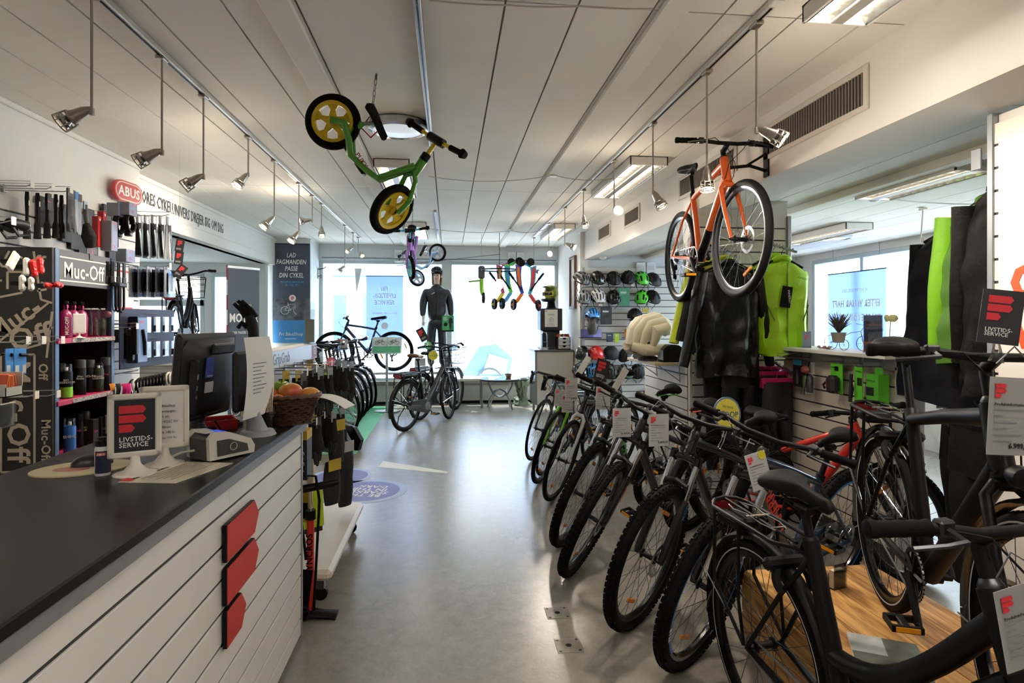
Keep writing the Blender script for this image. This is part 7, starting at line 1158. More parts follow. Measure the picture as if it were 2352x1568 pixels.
for s in (-1, 1):
    wr = chain(2, [(s * .16, .01, 1.37), (s * .215, .03, 1.13), (s * .235, -.05, .9), (s * .238, -.075, .85)], [.055, .042, .026, (.03, .016)])
    for k in range(4): chain(wr, [(s * (.222 + .012 * k), -.085 - .002 * k, .81), (s * (.22 + .013 * k), -.082, .785 + .005 * abs(k - 1.5)), (s * (.218 + .012 * k), -.072, .765 + .006 * abs(k - 1.5))], [.0085, .008, .007])
    chain(wr, [(s * .212, -.1, .83), (s * .208, -.112, .805)], [.009, .008])
    chain(0, [(s * .09, 0, .86), (s * .1, 0, .5), (s * .1, .02, .1), (s * .105, -.02, .03), (s * .11, -.12, .015)], [.085, .058, .04, .036, .022])
skin('body', vs, es, rs, SKN, mn)
JK = M('20242c', .38, n=(6, .15), b=(30, .5)); vs = [(0, 0, .8), (0, 0, 1.1), (0, 0, 1.3), (0, .0, 1.42), (0, .0, 1.5)]; rs = [(.2, .15), (.175, .13), (.185, .13), (.12, .1), (.075, .075)]; es = [(i, i + 1) for i in range(4)]
for s in (-1, 1): chain(2, [(s * .19, .01, 1.37), (s * .235, .03, 1.13), (s * .245, -.04, .92)], [.085, .07, .048])
skin('rain_jacket', vs, es, rs, JK, mn); vs = [(0, 0, .93), (0, 0, .86)]; rs = [(.17, .13), (.17, .13)]; es = [(0, 1)]
for s in (-1, 1): chain(1, [(s * .09, 0, .76), (s * .1, 0, .45), (s * .102, .01, .08)], [.095, .08, .065])
skin('rain_trousers', vs, es, rs, M('262a33', .35, n=(6, .15), b=(30, .5)), mn)
for s in (-1, 1): MB().tube([(s * .105, .05, .035), (s * .107, -.05, .03), (s * .11, -.15, .022)], [.04, .045, .03], 12, sq=.8).build('shoe', BLK, mn)
MB().prism([(0, 0), (.05, .03), (.05, .05), (-.01, .012)], .002, fm((-.1, -.152, 1.3), (0, -1, 0))).build('chest_chevron', M('b9bfc6', .4), mn); MB().bx(-.006, .006, -.158, -.145, .93, 1.46, .003).build('zip_flap', M('14161a', .4), mn)
HD = RZ(-.25)
MB().grid(lambda u, v: (.1 * math.sin(pi * (u * 1.3 - .15) + 0) * 0 + .095 * math.cos(pi * u) * (1 - .1 * v), .02 + .095 * math.sin(pi * u), 1.7 - .26 * v), 14, 6).build('hair', M('d9bf90', .5), mn, mat=HD)
MB().ell((-.028, -.083, 1.635), (.012, .006, .007), 8, 5).ell((.028, -.083, 1.635), (.012, .006, .007), 8, 5).build('eyes', M('2a2420', .3), mn, mat=HD); MB().ell((0, -.082, 1.575), (.02, .008, .008), 10, 5).build('lips', M('b0524e', .4), mn, mat=HD); MB().tube([(0, -.082, 1.64), (0, -.1, 1.605), (0, -.088, 1.6)], [.006, .011, .01], 8).build('nose', SKN, mn, mat=HD)
for s in (-1, 1): MB().ell((s * .078, .005, 1.62), (.008, .018, .028), 8, 6).build('ear', SKN, mn, mat=HD)
helmet('', HD @ T3(0, .0, 1.69) @ RZ(-pi / 2) @ MX.Diagonal((.85, .95, .72, 1)), GB, 'vent', parent=mn)
t = thing('rainwear_card', 'green rainwear card hanging from the mannequin hand', 'card', mat=fm(at(1029, 742, 10.05), (0, -1, 0))); MB().bx(-.1, .1, -.14, .13, 0, .003).build('card', M('3f9a62', .5), t); MB().bx(-.1, .1, -.145, -.12, .003, .004).build('foot_bar', BLK, t); MB().prism([(-.02, 0), (-.01, -.11), (0, -.11), (.002, -.02), (.006, -.11), (.016, -.11), (.025, 0), (.045, .0), (.03, .08), (.01, .1), (-.02, .08), (-.035, 0)], .001, T3(.04, .0, .003)).build('suit_silhouette', M('20242c', .5), t); MB().lathe([(0, .004), (.032, .004), (.032, 0)], 20, (-.04, -.02, 0)).build('badge', BLK, t); [MB().bx(-.08, -.01 - .012 * (k % 2), .095 - .016 * k, .102 - .016 * k, .003, .004).build('text_line', WHT, t) for k in range(4)]
MB().tube([(0, .13, 0), (0, .18, .0)], .002, 4).build('string', WHT, t)
for k, (px, py, lb) in enumerate([(1025, 835, 'dark and blue bike brochure on the white bench'), (965, 840, 'pale leaflet standing on the white bench')]): t = thing('bench_leaflet', lb, 'leaflet', mat=fm(aty(px, py, 10.05), (0, -.95, .3))); MB().bx(-.09, .09, -.12, .13, 0, .003).build('sheet', M(['2c3038', 'c3c6c8'][k], .5, n=(9, .4)), t); MB().bx(-.09, .09, -.12, -.07, .003, .004).build('foot_strip', M(['2f7fc0', 'a88a8e'][k], .5), t)
# ================================================================ AIRBAG COLLAR DISPLAY, CLOTHING
sf = thing('side_shelf', 'pale wooden shelf on brackets holding the airbag helmet display', 'shelf', (1.7, 4.72, 1.12)); MB().bx(0, .27, 0, .75, 0, .025, .003).build('board', M('d6c7a6', .5, n=(3, .1)), sf)
for y in (.1, .65): MB().tube([(.26, y, -.15), (.25, y, 0), (.06, y, 0), (.26, y, -.14)], .005, 5).build('bracket', STL, sf)
AB = M('e9dfc4', .55); ab = thing('airbag_helmet', 'inflated cream airbag cycling helmet on a dark stand', 'airbag helmet', (1.76, 5.02, 1.1455), pi + .25)
MB().lathe([(0, 0), (.1, 0), (.1, .02), (.05, .04), (.045, .16)], 20).build('stand', M('2a2826', .5), ab)
for k in range(-3, 4):
    w_ = math.cos(k * .42); MB().tube([(-.2 * w_, .06 * k * .8, .23 + .0 * k), (-.15 * w_, .06 * k, .23 + .1 * w_), (-.05, .064 * k, .24 + .14 * w_), (.07, .064 * k, .22 + .13 * w_), (.16 * w_, .06 * k, .2 + .06 * w_), (.2 * w_, .05 * k, .14)], [.02, .045, .052, .052, .045, .03], 10).build('air_rib', AB, ab)
for s_ in (-1, 1): MB().tube([(.2, s_ * .05, .13), (.12, s_ * .13, .1), (-.02, s_ * .15, .1), (-.1, s_ * .12, .12)], [.04, .052, .05, .03], 10).build('collar_tube', AB, ab)
MB().tube([(.12 * math.cos(w), .1 * math.sin(w), .1) for w in [.6 + (2 * pi - 1.2) * k / 20 for k in range(21)]], .04, 8).build('fabric_collar', BLK, ab)
t = thing('airbag_carton', 'white and brown airbag carton on the pale shelf', 'carton', (1.76, 5.2, 1.1455), .2); MB().bx(-.05, .05, -.08, .08, 0, .22, .002).build('carton', M('5a534a', .6), t); MB().bx(-.048, .048, -.083, -.08, .01, .21).build('printed_face', M('d5dde2', .5), t)
t = thing('display_arch', 'black arched stand on the front of the pale shelf', 'stand', (1.88, 4.76, 1.1455), .0); MB().prism([(-.09, 0), (.09, 0)] + [(.09 * math.cos(a), .09 + .06 * math.sin(a)) for a in [pi * k / 12 for k in range(13)]], .12, T3(0, .12, 0) @ RX(pi / 2)).build('arch', M('1b1b1d', .35, coat=.4), t); MB().bx(-.095, -.09, .0, .12, .02, .1).build('blue_side', M('8fa6bd', .4), t)
def garment(lab, mat, W, H, m, sl=.55, ang=.25, cat='jacket', m2=None, collar=True, dep=.16, seed=1, name=None, hanger=BLK, flare=1.0, sleeve_m=None, grp=None, zipm=None, slr=.06):
    t = thing(name or 'hanging_jacket', lab, cat, mat=mat, group=grp); rd = random.Random(seed); ph = [rd.uniform(0, 6.28) for _ in range(6)]
    def body(u, v):
        a = 2 * pi * u; sh_ = min(1, v / .12); w_ = W / 2 * (.3 + .7 * sh_ ** .6) * (1 + (flare - 1) * v); d_ = dep / 2 * (.5 + .5 * sh_ ** .5) * (.9 + .3 * v); f = .028 * v * (math.sin(7 * a + ph[0]) + .6 * math.sin(11 * a + ph[1] + 4 * v)) + .007 * math.sin(15 * v + 5 * a + ph[2]) + .005 * math.sin(31 * v + 3 * a + ph[3])
        cx = math.copysign(abs(math.cos(a)) ** .8, math.cos(a)); return (cx * (w_ + f * .5), math.sin(a) * d_ + f, -H * v - .03 * (1 - sh_) * 0 + (.02 * math.cos(a) ** 2 * -1 if v < .1 else 0) - (.012 * math.sin(3 * a + ph[3]) if v > .98 else 0))
    MB().grid(body, 56, 36, cu=True).build('torso', m, t)
    if m2: MB().grid(lambda u, v: tuple(c * k_ for c, k_ in zip(body(u, v * .22), (1.012, 1.04, 1))), 44, 6, cu=True).build('yoke', m2, t)
    if sl:
        for s in (-1, 1):
            q = []; r_ = []
            for i in range(9): k = i / 8; q.append((s * (W / 2 * .88 + math.sin(ang) * sl * k), .015 * math.sin(3 * k + ph[4]), -.06 - math.cos(ang) * sl * k)); r_.append(slr * (1.15 - .4 * k) + .004 * math.sin(9 * k + ph[5] + s))
            so_ = MB().tube(q, r_, 12, sq=.7).build('sleeve', sleeve_m or m, t); 
    if collar: MB().tube([(.055 * math.cos(a), .04 * math.sin(a), .012 - .015 * math.sin(a)) for a in [2 * pi * k / 16 for k in range(16)]], .022, 8, closed=True).build('collar', m2 or m, t)
    if zipm: MB().bx(-.004, .004, -dep * .62, -dep * .5, -H, -.02, .002).build('zip', zipm, t)
    MB().tube([(-W * .4, 0, -.05), (-.06, 0, .01), (0, 0, .035), (.06, 0, .01), (W * .4, 0, -.05)], .01, 6).tube([(0, 0, .03), (0, 0, .07), (.02, 0, .095), (.0, 0, .115), (-.018, 0, .1)], .0025, 5).build('hanger', hanger, t)
    return t
BF = M('0d0e10', .55, spec=.25, b=(25, .5)); YL = M('c3d422', .6, b=(25, .4)); LGN = M('a4d81c', .55, b=(25, .4)); NVF = M('0f111a', .7, spec=.2, b=(25, .4)); GNF = M('8fd428', .5, b=(25, .3))
def rail(p, d, L, lab): t = thing('hang_rail', lab, 'hang rail', mat=place(p, d)); MB().tube([(0, 0, 0), (L, 0, -L * .3)], .012, 4).build('arm', ALU, t); [MB().bx(L * k / 8, L * k / 8 + .006, -.004, .004, -L * .3 * k / 8 + .008, -L * .3 * k / 8 + .02).build('peg', STL, t) for k in range(1, 8)]; MB().bx(-.004, .006, -.025, .025, -.05, .05, .003).build('plate', ALU, t)
def gm(px, py, y, rz=0): return MX.Translation(aty(px, py, y)) @ RZ(rz)
rail(aty(1640, 568, 4.64), (0, -1, 0), .36, 'slanted silver hang rail behind the orange front wheel'); rail(aty(1770, 560, 4.64), (0, -1, 0), .36, 'slanted silver hang rail over the lime vest'); rail(aty(1765, 822, 4.64), (0, -1, 0), .34, 'slanted silver hang rail over the pink trouser hangers')
garment('lime yellow sleeved jacket hanging behind the black rain jacket', gm(1640, 605, 4.52, .35), .52, .68, YL, .6, .3, m2=None, seed=2, sleeve_m=YL, grp='jackets on the partition')
garment('black jacket with lime shoulder yoke in the middle of the rail', gm(1662, 600, 4.42, .2), .56, .72, BF, .58, .25, m2=YL, seed=5, grp='jackets on the partition')
garment('shiny black rain jacket hanging in front behind the orange wheel', gm(1672, 610, 4.28, .08), .5, .84, M('0c0d10', .38, spec=.35, b=(22, .6)), .72, .2, seed=3, grp='jackets on the partition')
v_ = garment('lime green sleeveless wind vest hanging in front', gm(1795, 600, 4.3, -.05), .42, .72, LGN, 0, m2=None, seed=6, flare=.95, zipm=M('7fae1a', .5), grp='jackets on the partition', name='hanging_vest', cat='vest'); garment('second lime wind vest behind the front one', gm(1775, 595, 4.45, -.05), .42, .7, LGN, 0, seed=8, grp='jackets on the partition', name='hanging_vest', cat='vest')
MB().bx(-.02, .06, -.115, -.11, -.36, -.2, .001).build('brand_tag', BLK, v_, mat=RY(.15)); txt('INNERGY', .025, WHT, v_, fm((.0, -.1155, -.28), (0, -1, 0)) @ RZ(-pi / 2 + .1)); txt('INNERGY', .022, M('5d7f16', .5), v_, fm((.12, -.1, -.14), (0, -1, 0)) @ RZ(-.2)); 
for s in (-1, 1): MB().tube([(s * .16, -.094, -.34), (s * .11, -.112, -.46)], .004, 4).build('pocket_zip', M('55603a', .5), v_)
def trousers(lab, mat, W, H, m, hm, seed=1, grp=None):
    t = thing('hanging_trousers', lab, 'trousers', mat=mat, group=grp); mb = MB(); rd = random.Random(seed); ph = rd.uniform(0, 6)
    mb.grid(lambda u, v: (W / 2 * math.cos(2 * pi * u) * (1 + .1 * v), .05 * math.sin(2 * pi * u) + .008 * math.sin(10 * pi * u + ph), -H * .3 * v), 24, 6, cu=True)
    for s in (-1, 1): mb.grid(lambda u, v: (s * W * .26 + W * .25 * math.cos(2 * pi * u) * (1 - .35 * v), .055 * math.sin(2 * pi * u) * (1 - .3 * v) + .01 * math.sin(8 * v + ph), -H * .28 - H * .72 * v), 18, 14, cu=True)
    mb.build('legs', m, t); MB().bx(-W * .55, W * .55, -.02, .02, -.02, .025, .006).bx(-W * .55, -W * .5, -.024, .024, -.05, .0, .004).bx(W * .5, W * .55, -.024, .024, -.05, 0, .004).tube([(0, 0, .02), (0, 0, .07), (.018, 0, .09)], .0025, 5).build('hanger', hm, t)
PKH = M('d0206a', .4); TG = 'trousers on the partition'
trousers('black rain trousers hanging below the black rain jacket', gm(1660, 800, 4.45), .3, .95, BF, BLK, 1, TG); trousers('second black rain trousers beside the first', gm(1700, 805, 4.38), .28, .95, M('1a1b20', .5, b=(25, .4)), BLK, 2, TG)
for k, (px, py, y) in enumerate([(1765, 848, 4.5), (1774, 860, 4.4), (1785, 876, 4.28)]): trousers('black cycling tights on a pink hanger, ' + ['rearmost', 'middle', 'frontmost'][k] + ' of three', gm(px, py, y), .24, .75, M('131316', .6, b=(30, .2)), PKH, 5 + k, TG)
# dark jackets by the near panel
RJ = 'jackets beside the near panel'
def gs2(x, y, z, rz=pi / 2): return T3(x, y, z) @ RZ(rz)
garment('navy long jacket hanging beside the near panel, leftmost of three', gs2(2.76, 2.9, 2.0, pi / 2 + .1), .56, .95, NVF, .72, .12, seed=11, grp=RJ, flare=1.3, dep=.2); garment('bright green jacket hanging between two dark jackets', gs2(2.6, 2.56, 2.08, pi / 2 + .05), .46, .8, M('4f7f22', .6), .72, .12, seed=12, grp=RJ, dep=.18, sleeve_m=GNF, slr=.085); garment('black jacket with grey reflective strip nearest the aluminium panel edge', gs2(2.5, 2.4, 2.1, pi / 2), .36, .95, M('100f0f', .6, spec=.2, b=(25, .5)), .75, .1, seed=13, grp=RJ, dep=.16, slr=.075)
trousers('black trousers hanging low beside the near panel', gs2(2.62, 2.66, 1.0), .4, .8, M('0d0d0d', .6, spec=.2, b=(20, .5)), BLK, 21, RJ); trousers('second black trousers hanging low beside the panel edge', gs2(2.5, 2.5, .98), .36, .75, M('12100f', .6, spec=.2, b=(20, .5)), BLK, 22, RJ); rail((2.455, 2.5, 2.25), (1, .1, 0), .4, 'hang rail for the dark jackets on the back of the near panel')
# ================================================================ CREAM SLAT UNIT
un = thing('slat_unit', 'cream slatted display unit with a white shelf on top', 'display unit', (2.68, 3.24, 0)); MB().bx(0, .1, .02, 1.2, .1, 1.2).build('core', M('dcd7cb', .6), un); MB().bx(-.01, .11, 0, 1.2, 0, .1).build('toe_kick', M('2a2a2c', .6), un); MB().bx(-.02, .11, -.06, .02, 0, 1.22, .004).build('end_post', M('dadada', .4), un)
slatwall('slat_front', (-.004, 1.2, 0), (0, -1, 0), 1.18, .1, 1.19, m=SLATG, kind=None, parent=un); MB().bx(-.16, .2, -.08, 1.22, 1.27, 1.295, .003).build('shelf', M('e6e4df', .4), un); MB().bx(-.02, -.0, .0, 1.2, 1.2, 1.27).build('shelf_apron', M('a9abab', .5), un)
for y in (.15, .95): MB().bx(-.12, -.02, y, y + .012, 1.25, 1.27).build('bracket', ALU, un)
GRC = M('5fc62e', .45)
def hangr(name, lab, cat, px, py, x=2.6, grp='goods on the cream slat unit'): return thing(name, lab, cat, mat=fm(atx(px, py, x), (-1, 0, 0)), group=grp)
for k, (px, py, L) in enumerate([(1842, 822, .2), (1862, 824, .2), (1935, 833, .16), (1978, 838, .16), (2025, 845, .18)]): p = atx(px, py, 2.66); hook((2.662, p.y, p.z + .01), L, 'hook on the cream slat unit, ' + ODN[k] + ' from the left', n=(-1, 0, 0), tagged=False)
t = hangr('wine_card', 'black and blue bottle card on the cream slat unit', 'card', 1832, 826); MB().bx(-.055, .055, -.2, 0, -.003, .003).build('card', M('17181b', .45), t); MB().bx(-.055, .055, -.04, 0, .003, .004).build('blue_head', M('2f86b0', .45), t); MB().lathe([(0, 0), (.014, 0), (.014, .06), (.006, .08), (.006, .1), (0, .1)], 12, ax='z').build('bottle_print', M('5a5d62', .4), t, mat=T3(0, -.18, .004) @ RX(-pi / 2) @ MX.Diagonal((1, .12, 1, 1)))
t = hangr('gift_bag', 'clear gift bag with two cans and a rosy bow', 'gift bag', 1862, 830); MB().grid(lambda u, v: ((u - .5) * (.09 + .03 * v), -.23 * v, .05 * math.sin(pi * u) * (.3 + .7 * v)), 6, 5).build('film', BAG, t); MB().lathe([(0, 0), (.022, 0), (.022, .11), (.01, .125), (0, .13)], 14).build('can', M('4f7a2a', .4, n=(60, .6)), t, mat=T3(-.022, -.22, .02) @ RX(-pi / 2)); MB().lathe([(0, 0), (.022, 0), (.022, .11), (.01, .125), (0, .13)], 14).build('can', M('3a3a3c', .4, n=(60, .6)), t, mat=T3(.024, -.22, .02) @ RX(-pi / 2)); MB().ell((0, -.06, .04), (.045, .03, .025), 10, 6).build('bow', M('8f4a48', .4), t)
t = hangr('saddle_bag', 'black saddle bag on a green card', 'saddle bag', 1922, 834); MB().bx(-.06, .06, -.2, 0, -.003, .003).build('card', GRC, t); MB().bx(-.03, .05, -.2, -.08, .0, .07, .02).build('bag', M('1a1a1c', .6), t); MB().tube([(-.05, -.11, .02), (-.07, -.15, .05), (-.04, -.17, .06)], .008, 6).build('strap', BLK, t); MB().bx(-.05, -.025, -.17, -.11, .02, .05, .004).build('red_panel', M('c8321e', .5), t); MB().bx(-.01, .02, -.05, -.02, .003, .012, .003).build('clip', BLK, t); txt('SYNCROS', .016, M('2f6a1e', .5), t, T3(-.02, -.03, .004))
t = hangr('mini_pump', 'black mini pump on a slim green card', 'mini pump', 1972, 842); MB().bx(-.035, .04, -.24, 0, -.003, .003).build('card', GRC, t); MB().cyl((-.04, -.05, .02), (-.05, -.23, .02), .011, None, 10).build('pump_body', M('2a2a2c', .35), t); MB().tube([(-.03, -.1, .025), (-.015, -.14, .025), (-.03, -.2, .025)], .005, 6).build('bracket', BLK, t); txt('SYNCROS', .013, M('2f6a1e', .5), t, T3(.005, -.03, .004)); MB().bx(-.01, .035, -.12, -.07, .003, .0035).build('black_print', M('1d2a1d', .5), t)
t = hangr('green_box', 'bright green hanging carton with a black print block', 'box', 2015, 852); MB().bx(-.05, .05, -.22, -.02, -.04, .035, .002).build('carton', GRC, t); MB().bx(-.02, .045, -.02, .02, -.004, .0).build('hang_tab', GRC, t); MB().bx(-.05, .015, -.15, -.1, .035, .0362).build('black_print', M('14241a', .5), t); txt('SYNCROS', .016, M('2f6a1e', .5), t, T3(-.01, -.06, .0362))
SZ = 1.2955
def os(px, x=2.68): return V((x, yx(px, x), SZ))
t = thing('wire_bicycle', 'small wire bicycle ornament with a pot of purple heather', 'ornament', os(1945), pi / 2 + .3); mb = MB()
for x, r in ((-.12, .05), (.12, .05), (.02, .036)): mb.tube([(x + r * math.cos(a), 0, r + r * math.sin(a)) for a in [2 * pi * k / 20 for k in range(20)]], .0022, 4, closed=True); [mb.tube([(x, 0, r), (x + r * math.cos(a), 0, r + r * math.sin(a))], .001, 3) for a in [pi * k / 3 for k in range(6)]]
mb.tube([(-.12, 0, .05), (-.1, 0, .13), (-.03, 0, .12), (.12, 0, .05)], .0025, 4).tube([(-.1, 0, .13), (-.13, 0, .17), (-.09, .03, .18)], .0022, 4).build('wire_frame', M('4a4c50', .4, .6), t); MB().lathe([(.0, .05), (.035, .05), (.05, .12), (.046, .12), (.03, .06)], 18, (.06, 0, 0)).build('pot', M('8f8a80', .5), t); mb = MB(); rd = random.Random(9)
for k in range(90): a = rd.uniform(0, 6.28); r = rd.uniform(.2, 1); h = rd.uniform(.06, .14); mb.tube([(.06, 0, .11), (.06 + r * .035 * math.cos(a), r * .035 * math.sin(a), .12 + h * .5), (.06 + r * .09 * math.cos(a), r * .09 * math.sin(a), .12 + h)], [.0015, .004, .0012], 4)
mb.build('heather', M('6a4a5e', .8, n=(40, .0), c2='3f5a3a'), t, kind='stuff')
t = thing('leaflet_stand', 'clear leaflet stand with a blue and orange service leaflet', 'leaflet stand', mat=fm(os(2005, 2.64) + V((0, 0, .0)), (-.55, -.83, 0))); MB().bx(-.055, .055, 0, .24, -.004, -.002).bx(-.055, .055, 0, .2, .008, .01).bx(-.055, .055, 0, .004, -.03, .03).build('holder', ACR, t); MB().bx(-.05, .05, .005, .235, -.001, .006).build('leaflet', M('5a6a88', .5, n=(9, .3)), t); MB().bx(-.05, .05, .005, .07, .0062, .007).build('orange_foot', M('e2763a', .5), t); txt('FRI\nLIVSTIDSSERVICE', .012, M('e8a58a', .5), t, T3(0, .18, .0075))
t = thing('shelf_card', 'small pale blue card stand with a red emblem on the white shelf', 'card', mat=fm(os(1853, 2.66), (-.5, -.86, 0))); MB().bx(-.03, .03, 0, .12, 0, .003).build('card', M('8a9fb5', .5), t); flogo(.03, M('c8606a', .5), t, T3(-.015, .06, .0032)); MB().bx(-.03, .03, 0, .004, -.03, .03).build('foot', ACR, t)
t = thing('trinket_chain', 'tangled red and white trinkets on the white shelf', 'trinkets', os(1895, 2.62)); mb = MB(); rd = random.Random(2); [mb.ell((rd.uniform(-.03, .03), rd.uniform(-.06, .06), .008 + rd.uniform(0, .012)), (.01, .008, .007), 6, 4) for _ in range(26)]; mb.build('beads', M('5a4a48', .4, n=(60, 0), c2='c8a0a0'), t, kind='stuff'); MB().tube([(.03 * math.cos(a), .05 * math.sin(a), .008) for a in [2 * pi * k / 14 for k in range(14)]], .002, 4, closed=True).build('cord', M('8a2a2a', .5), t)
t = thing('yellow_flower', 'pale yellow flower on a stem at the right end of the shelf', 'flower', os(2046, 2.75)); MB().tube([(0, 0, 0), (.0, .01, .12), (.0, .0, .2)], .003, 5).build('stem', M('5f7a3a', .6), t)
for k in range(9): a = k * .7; MB().ell((.022 * math.cos(a), .022 * math.sin(a), 0), (.02, .014, .018), 8, 5).build('petal', M('e6e0a0', .6), t, mat=T3(0, 0, .21 + .006 * (k % 3)) @ RZ(a))
# right window banner (seen from behind)
rb = thing('window_banner', 'blue banner hanging in the right shop window seen from behind', 'banner', mat=fm((5.42, 7.34, 0), (-1, 0, 0))); MB().grid(lambda u, v: (-.56 + 1.12 * u, .95 + 1.2 * v, .003 * math.sin(10 * u)), 8, 8).build('cloth', backlit('banner_cloth_right', '5f74b4'), rb); MB().cyl((-.57, 2.15, 0), (.57, 2.15, 0), .008, None, 8).build('top_rod', DST, rb); flip = MX.Diagonal((-1, 1, 1, 1))
for s_, y, z, b in (('OPLEV FORSKELLEN', 1.9, .07, .0), ('EFTER VI HAR HAFT', 1.72, .13, .03), ('FINGRE I DIN CYKEL', 1.53, .13, .03)): txt(s_, z, M('f2f4fa', .6), rb, T3(0, y, .006) @ flip, bold=b, sx=.78)
for k, y in enumerate((6.9, 7.8)): MB().tube([(0, 0, 0), (0, 0, .345)], .003, 4).build('hang_wire', STL, rb, mat=fm((0, 0, 0), (0, 0, 1)).inverted() @ T3(0, 0, 0) if 0 else T3((-1) ** k * .45, 2.15, 0) @ RX(-pi / 2))
# ================================================================ WOODEN PLATFORM
WD = bpy.data.materials.new('plank_wood'); WD.use_nodes = True; nt = WD.node_tree; pb_ = nt.nodes['Principled BSDF']; tc = nt.nodes.new('ShaderNodeTexCoord'); mp = nt.nodes.new('ShaderNodeMapping'); mp.inputs['Scale'].default_value = (14, 1.1, 14); nz = nt.nodes.new('ShaderNodeTexNoise'); nz.inputs['Scale'].default_value = 2.2; nz.inputs['Detail'].default_value = 6; nz.inputs['Distortion'].default_value = 1.2; cr = nt.nodes.new('ShaderNodeValToRGB'); cr.color_ramp.elements[0].color = (*lin('94602a'), 1); cr.color_ramp.elements[1].color = (*lin('d8a660'), 1); cr.color_ramp.elements[0].position = .35; cr.color_ramp.elements[1].position = .6
nt.links.new(tc.outputs['Object'], mp.inputs[0]); nt.links.new(mp.outputs[0], nz.inputs['Vector']); nt.links.new(nz.outputs['Fac'], cr.inputs[0]); nt.links.new(cr.outputs[0], pb_.inputs['Base Color']); pb_.inputs['Roughness'].default_value = .45
pf = thing('wooden_platform', 'low platform of brown wooden planks under the city bike', 'platform', (1.36, .7, 0))
for k in range(4): MB().bx(.165 * k + .002, .165 * k + .162, 0, 1.92, .29, .33, .004).build('plank', WD, pf)
for k in range(2): MB().bx(.0, .025, 0.01, 1.91, .01 + .14 * k, .147 + .14 * k, .003).build('side_plank', WD, pf); MB().bx(.635, .66, 0.01, 1.91, .01 + .14 * k, .147 + .14 * k, .003).build('side_plank', WD, pf); MB().bx(.026, .634, 1.885, 1.91, .01 + .14 * k, .147 + .14 * k, .003).build('side_plank', WD, pf)
mg = thing('magazine', 'bike magazine with a photo cover lying on the planks', 'magazine', (1.5, 1.86, .3305), -.5); MB().bx(-.11, .11, -.15, .15, 0, .008, .002).build('pages', PAP, mg); MB().bx(-.109, .109, -.149, .149, .008, .009).build('cover', M('7a8076', .35, n=(6, .6), c2='3a3f3c'), mg); MB().bx(-.109, .0, .02, .149, .009, .0094).build('cover_photo', M('c9cdca', .35, n=(9, .4)), mg); txt('CYCLUS', .04, WHT, mg, T3(.02, -.06, .0096)); bikepic(mg, .03, -.1, .07, M('c9b9a0', .5)).location = (0, 0, .007)
t = thing('card_holder', 'clear card holder with white cards behind the black seat tube', 'card holder', tuple(atz(1930, 1352, .3305)), .3); MB().bx(-.04, .04, -.002, 0, 0, .11).bx(-.04, .04, .03, .032, 0, .06).bx(-.04, .04, 0, .03, 0, .003).build('holder', ACR, t); MB().bx(-.035, .035, .004, .026, .004, .08).build('cards', M('c9bfa8', .6), t)
# ================================================================ PRICE TAGS AND CARDS ON THE BIKES
def price(px, py, t_, lab, n=(.1, -1, .0), rz=0, s=1.0, pr='4.999,00', yellow=False):
    t = thing('price_tag', lab, 'price tag', mat=fm(at(px, py, t_), n) @ RZ(rz) @ MX.Scale(s, 4), group='price tags hanging on the bikes'); MB().bx(-.05, .05, -.08, .07, 0, .0012).build('card', M('f6f5f2', .5), t); MB().grid(lambda u, v: ((u - .5) * .104, -.083 + .178 * v, .003), 1, 1).build('sleeve', clear('tag_sleeve', (.98, .98, .98), .05), t); flogo(.024, RED, t, T3(-.04, .03, .0034)); txt('Produktinformation', .0085, M('4a4a4c', .6), t, T3(-.04, .018, .0034), al='LEFT')
    for k in range(6): MB().bx(-.04, -.04 + (.07, .02, .05, .03, .06, .04)[k], .006 - .012 * k, .008 - .012 * k, .0032, .0036).build('text_line', M('8a8a8c', .6), t)
    txt(pr, .014, M('2a2a2c', .6), t, T3(.02, -.062, .0034), bold=.01); MB().tube([(-.04, .095, .002), (0, .13, .0), (.04, .095, .002)], .0015, 4).build('loop', STL, t)
    if yellow: MB().lathe([(0, .005), (.018, .005), (.018, .0036)], 18, (.03, .055, 0)).build('yellow_sticker', M('d9cf1a', .5), t)
for a in [(1428, 968, 3.05, 'price tag with orange cable behind it, on the third mountain bike'), (1513, 985, 2.75, 'price tag hanging left of the second mountain bike grip', (.1, -1, 0), 0, 1, '5.499,00'), (1742, 1078, 2.2, 'slanted price tag with a yellow sticker on the nearest mountain bike', (.15, -1, .15), .2, .9, '5.200,00', True), (1385, 912, 3.9, 'white price tag on the green printed mountain bike', (.1, -1, 0), -.05), (1312, 893, 4.6, 'tall price card on the fifth bike of the right row', (.4, -.9, 0), 0, 1.2), (1303, 925, 5.0, 'price tag on the green fork bike'), (1287, 912, 5.2, 'price tag on the seventh bike of the right row', (-.2, -1, 0), -.1), (2322, 950, 1.42, 'large price tag at the right picture edge on the head tube', (.02, -1, 0), -.06, 1.25, '6.999,00'), (2350, 1430, 1.05, 'price tag cut off by the right picture edge on the front city bike', (.05, -1, 0), .2, 1.0, '7.499,00'), (2170, 905, 3.4, 'price tag seen below the dark jackets', (-.2, -1, 0), .05), (2105, 925, 3.6, 'second price tag under the dark jackets', (-.2, -1, 0), 0), (790, 790, 8.2, 'price tag hanging on the left row bikes', (.3, -1, 0)), (772, 850, 7.8, 'lower price tag on the left row bikes', (.3, -1, 0))]: price(*a)
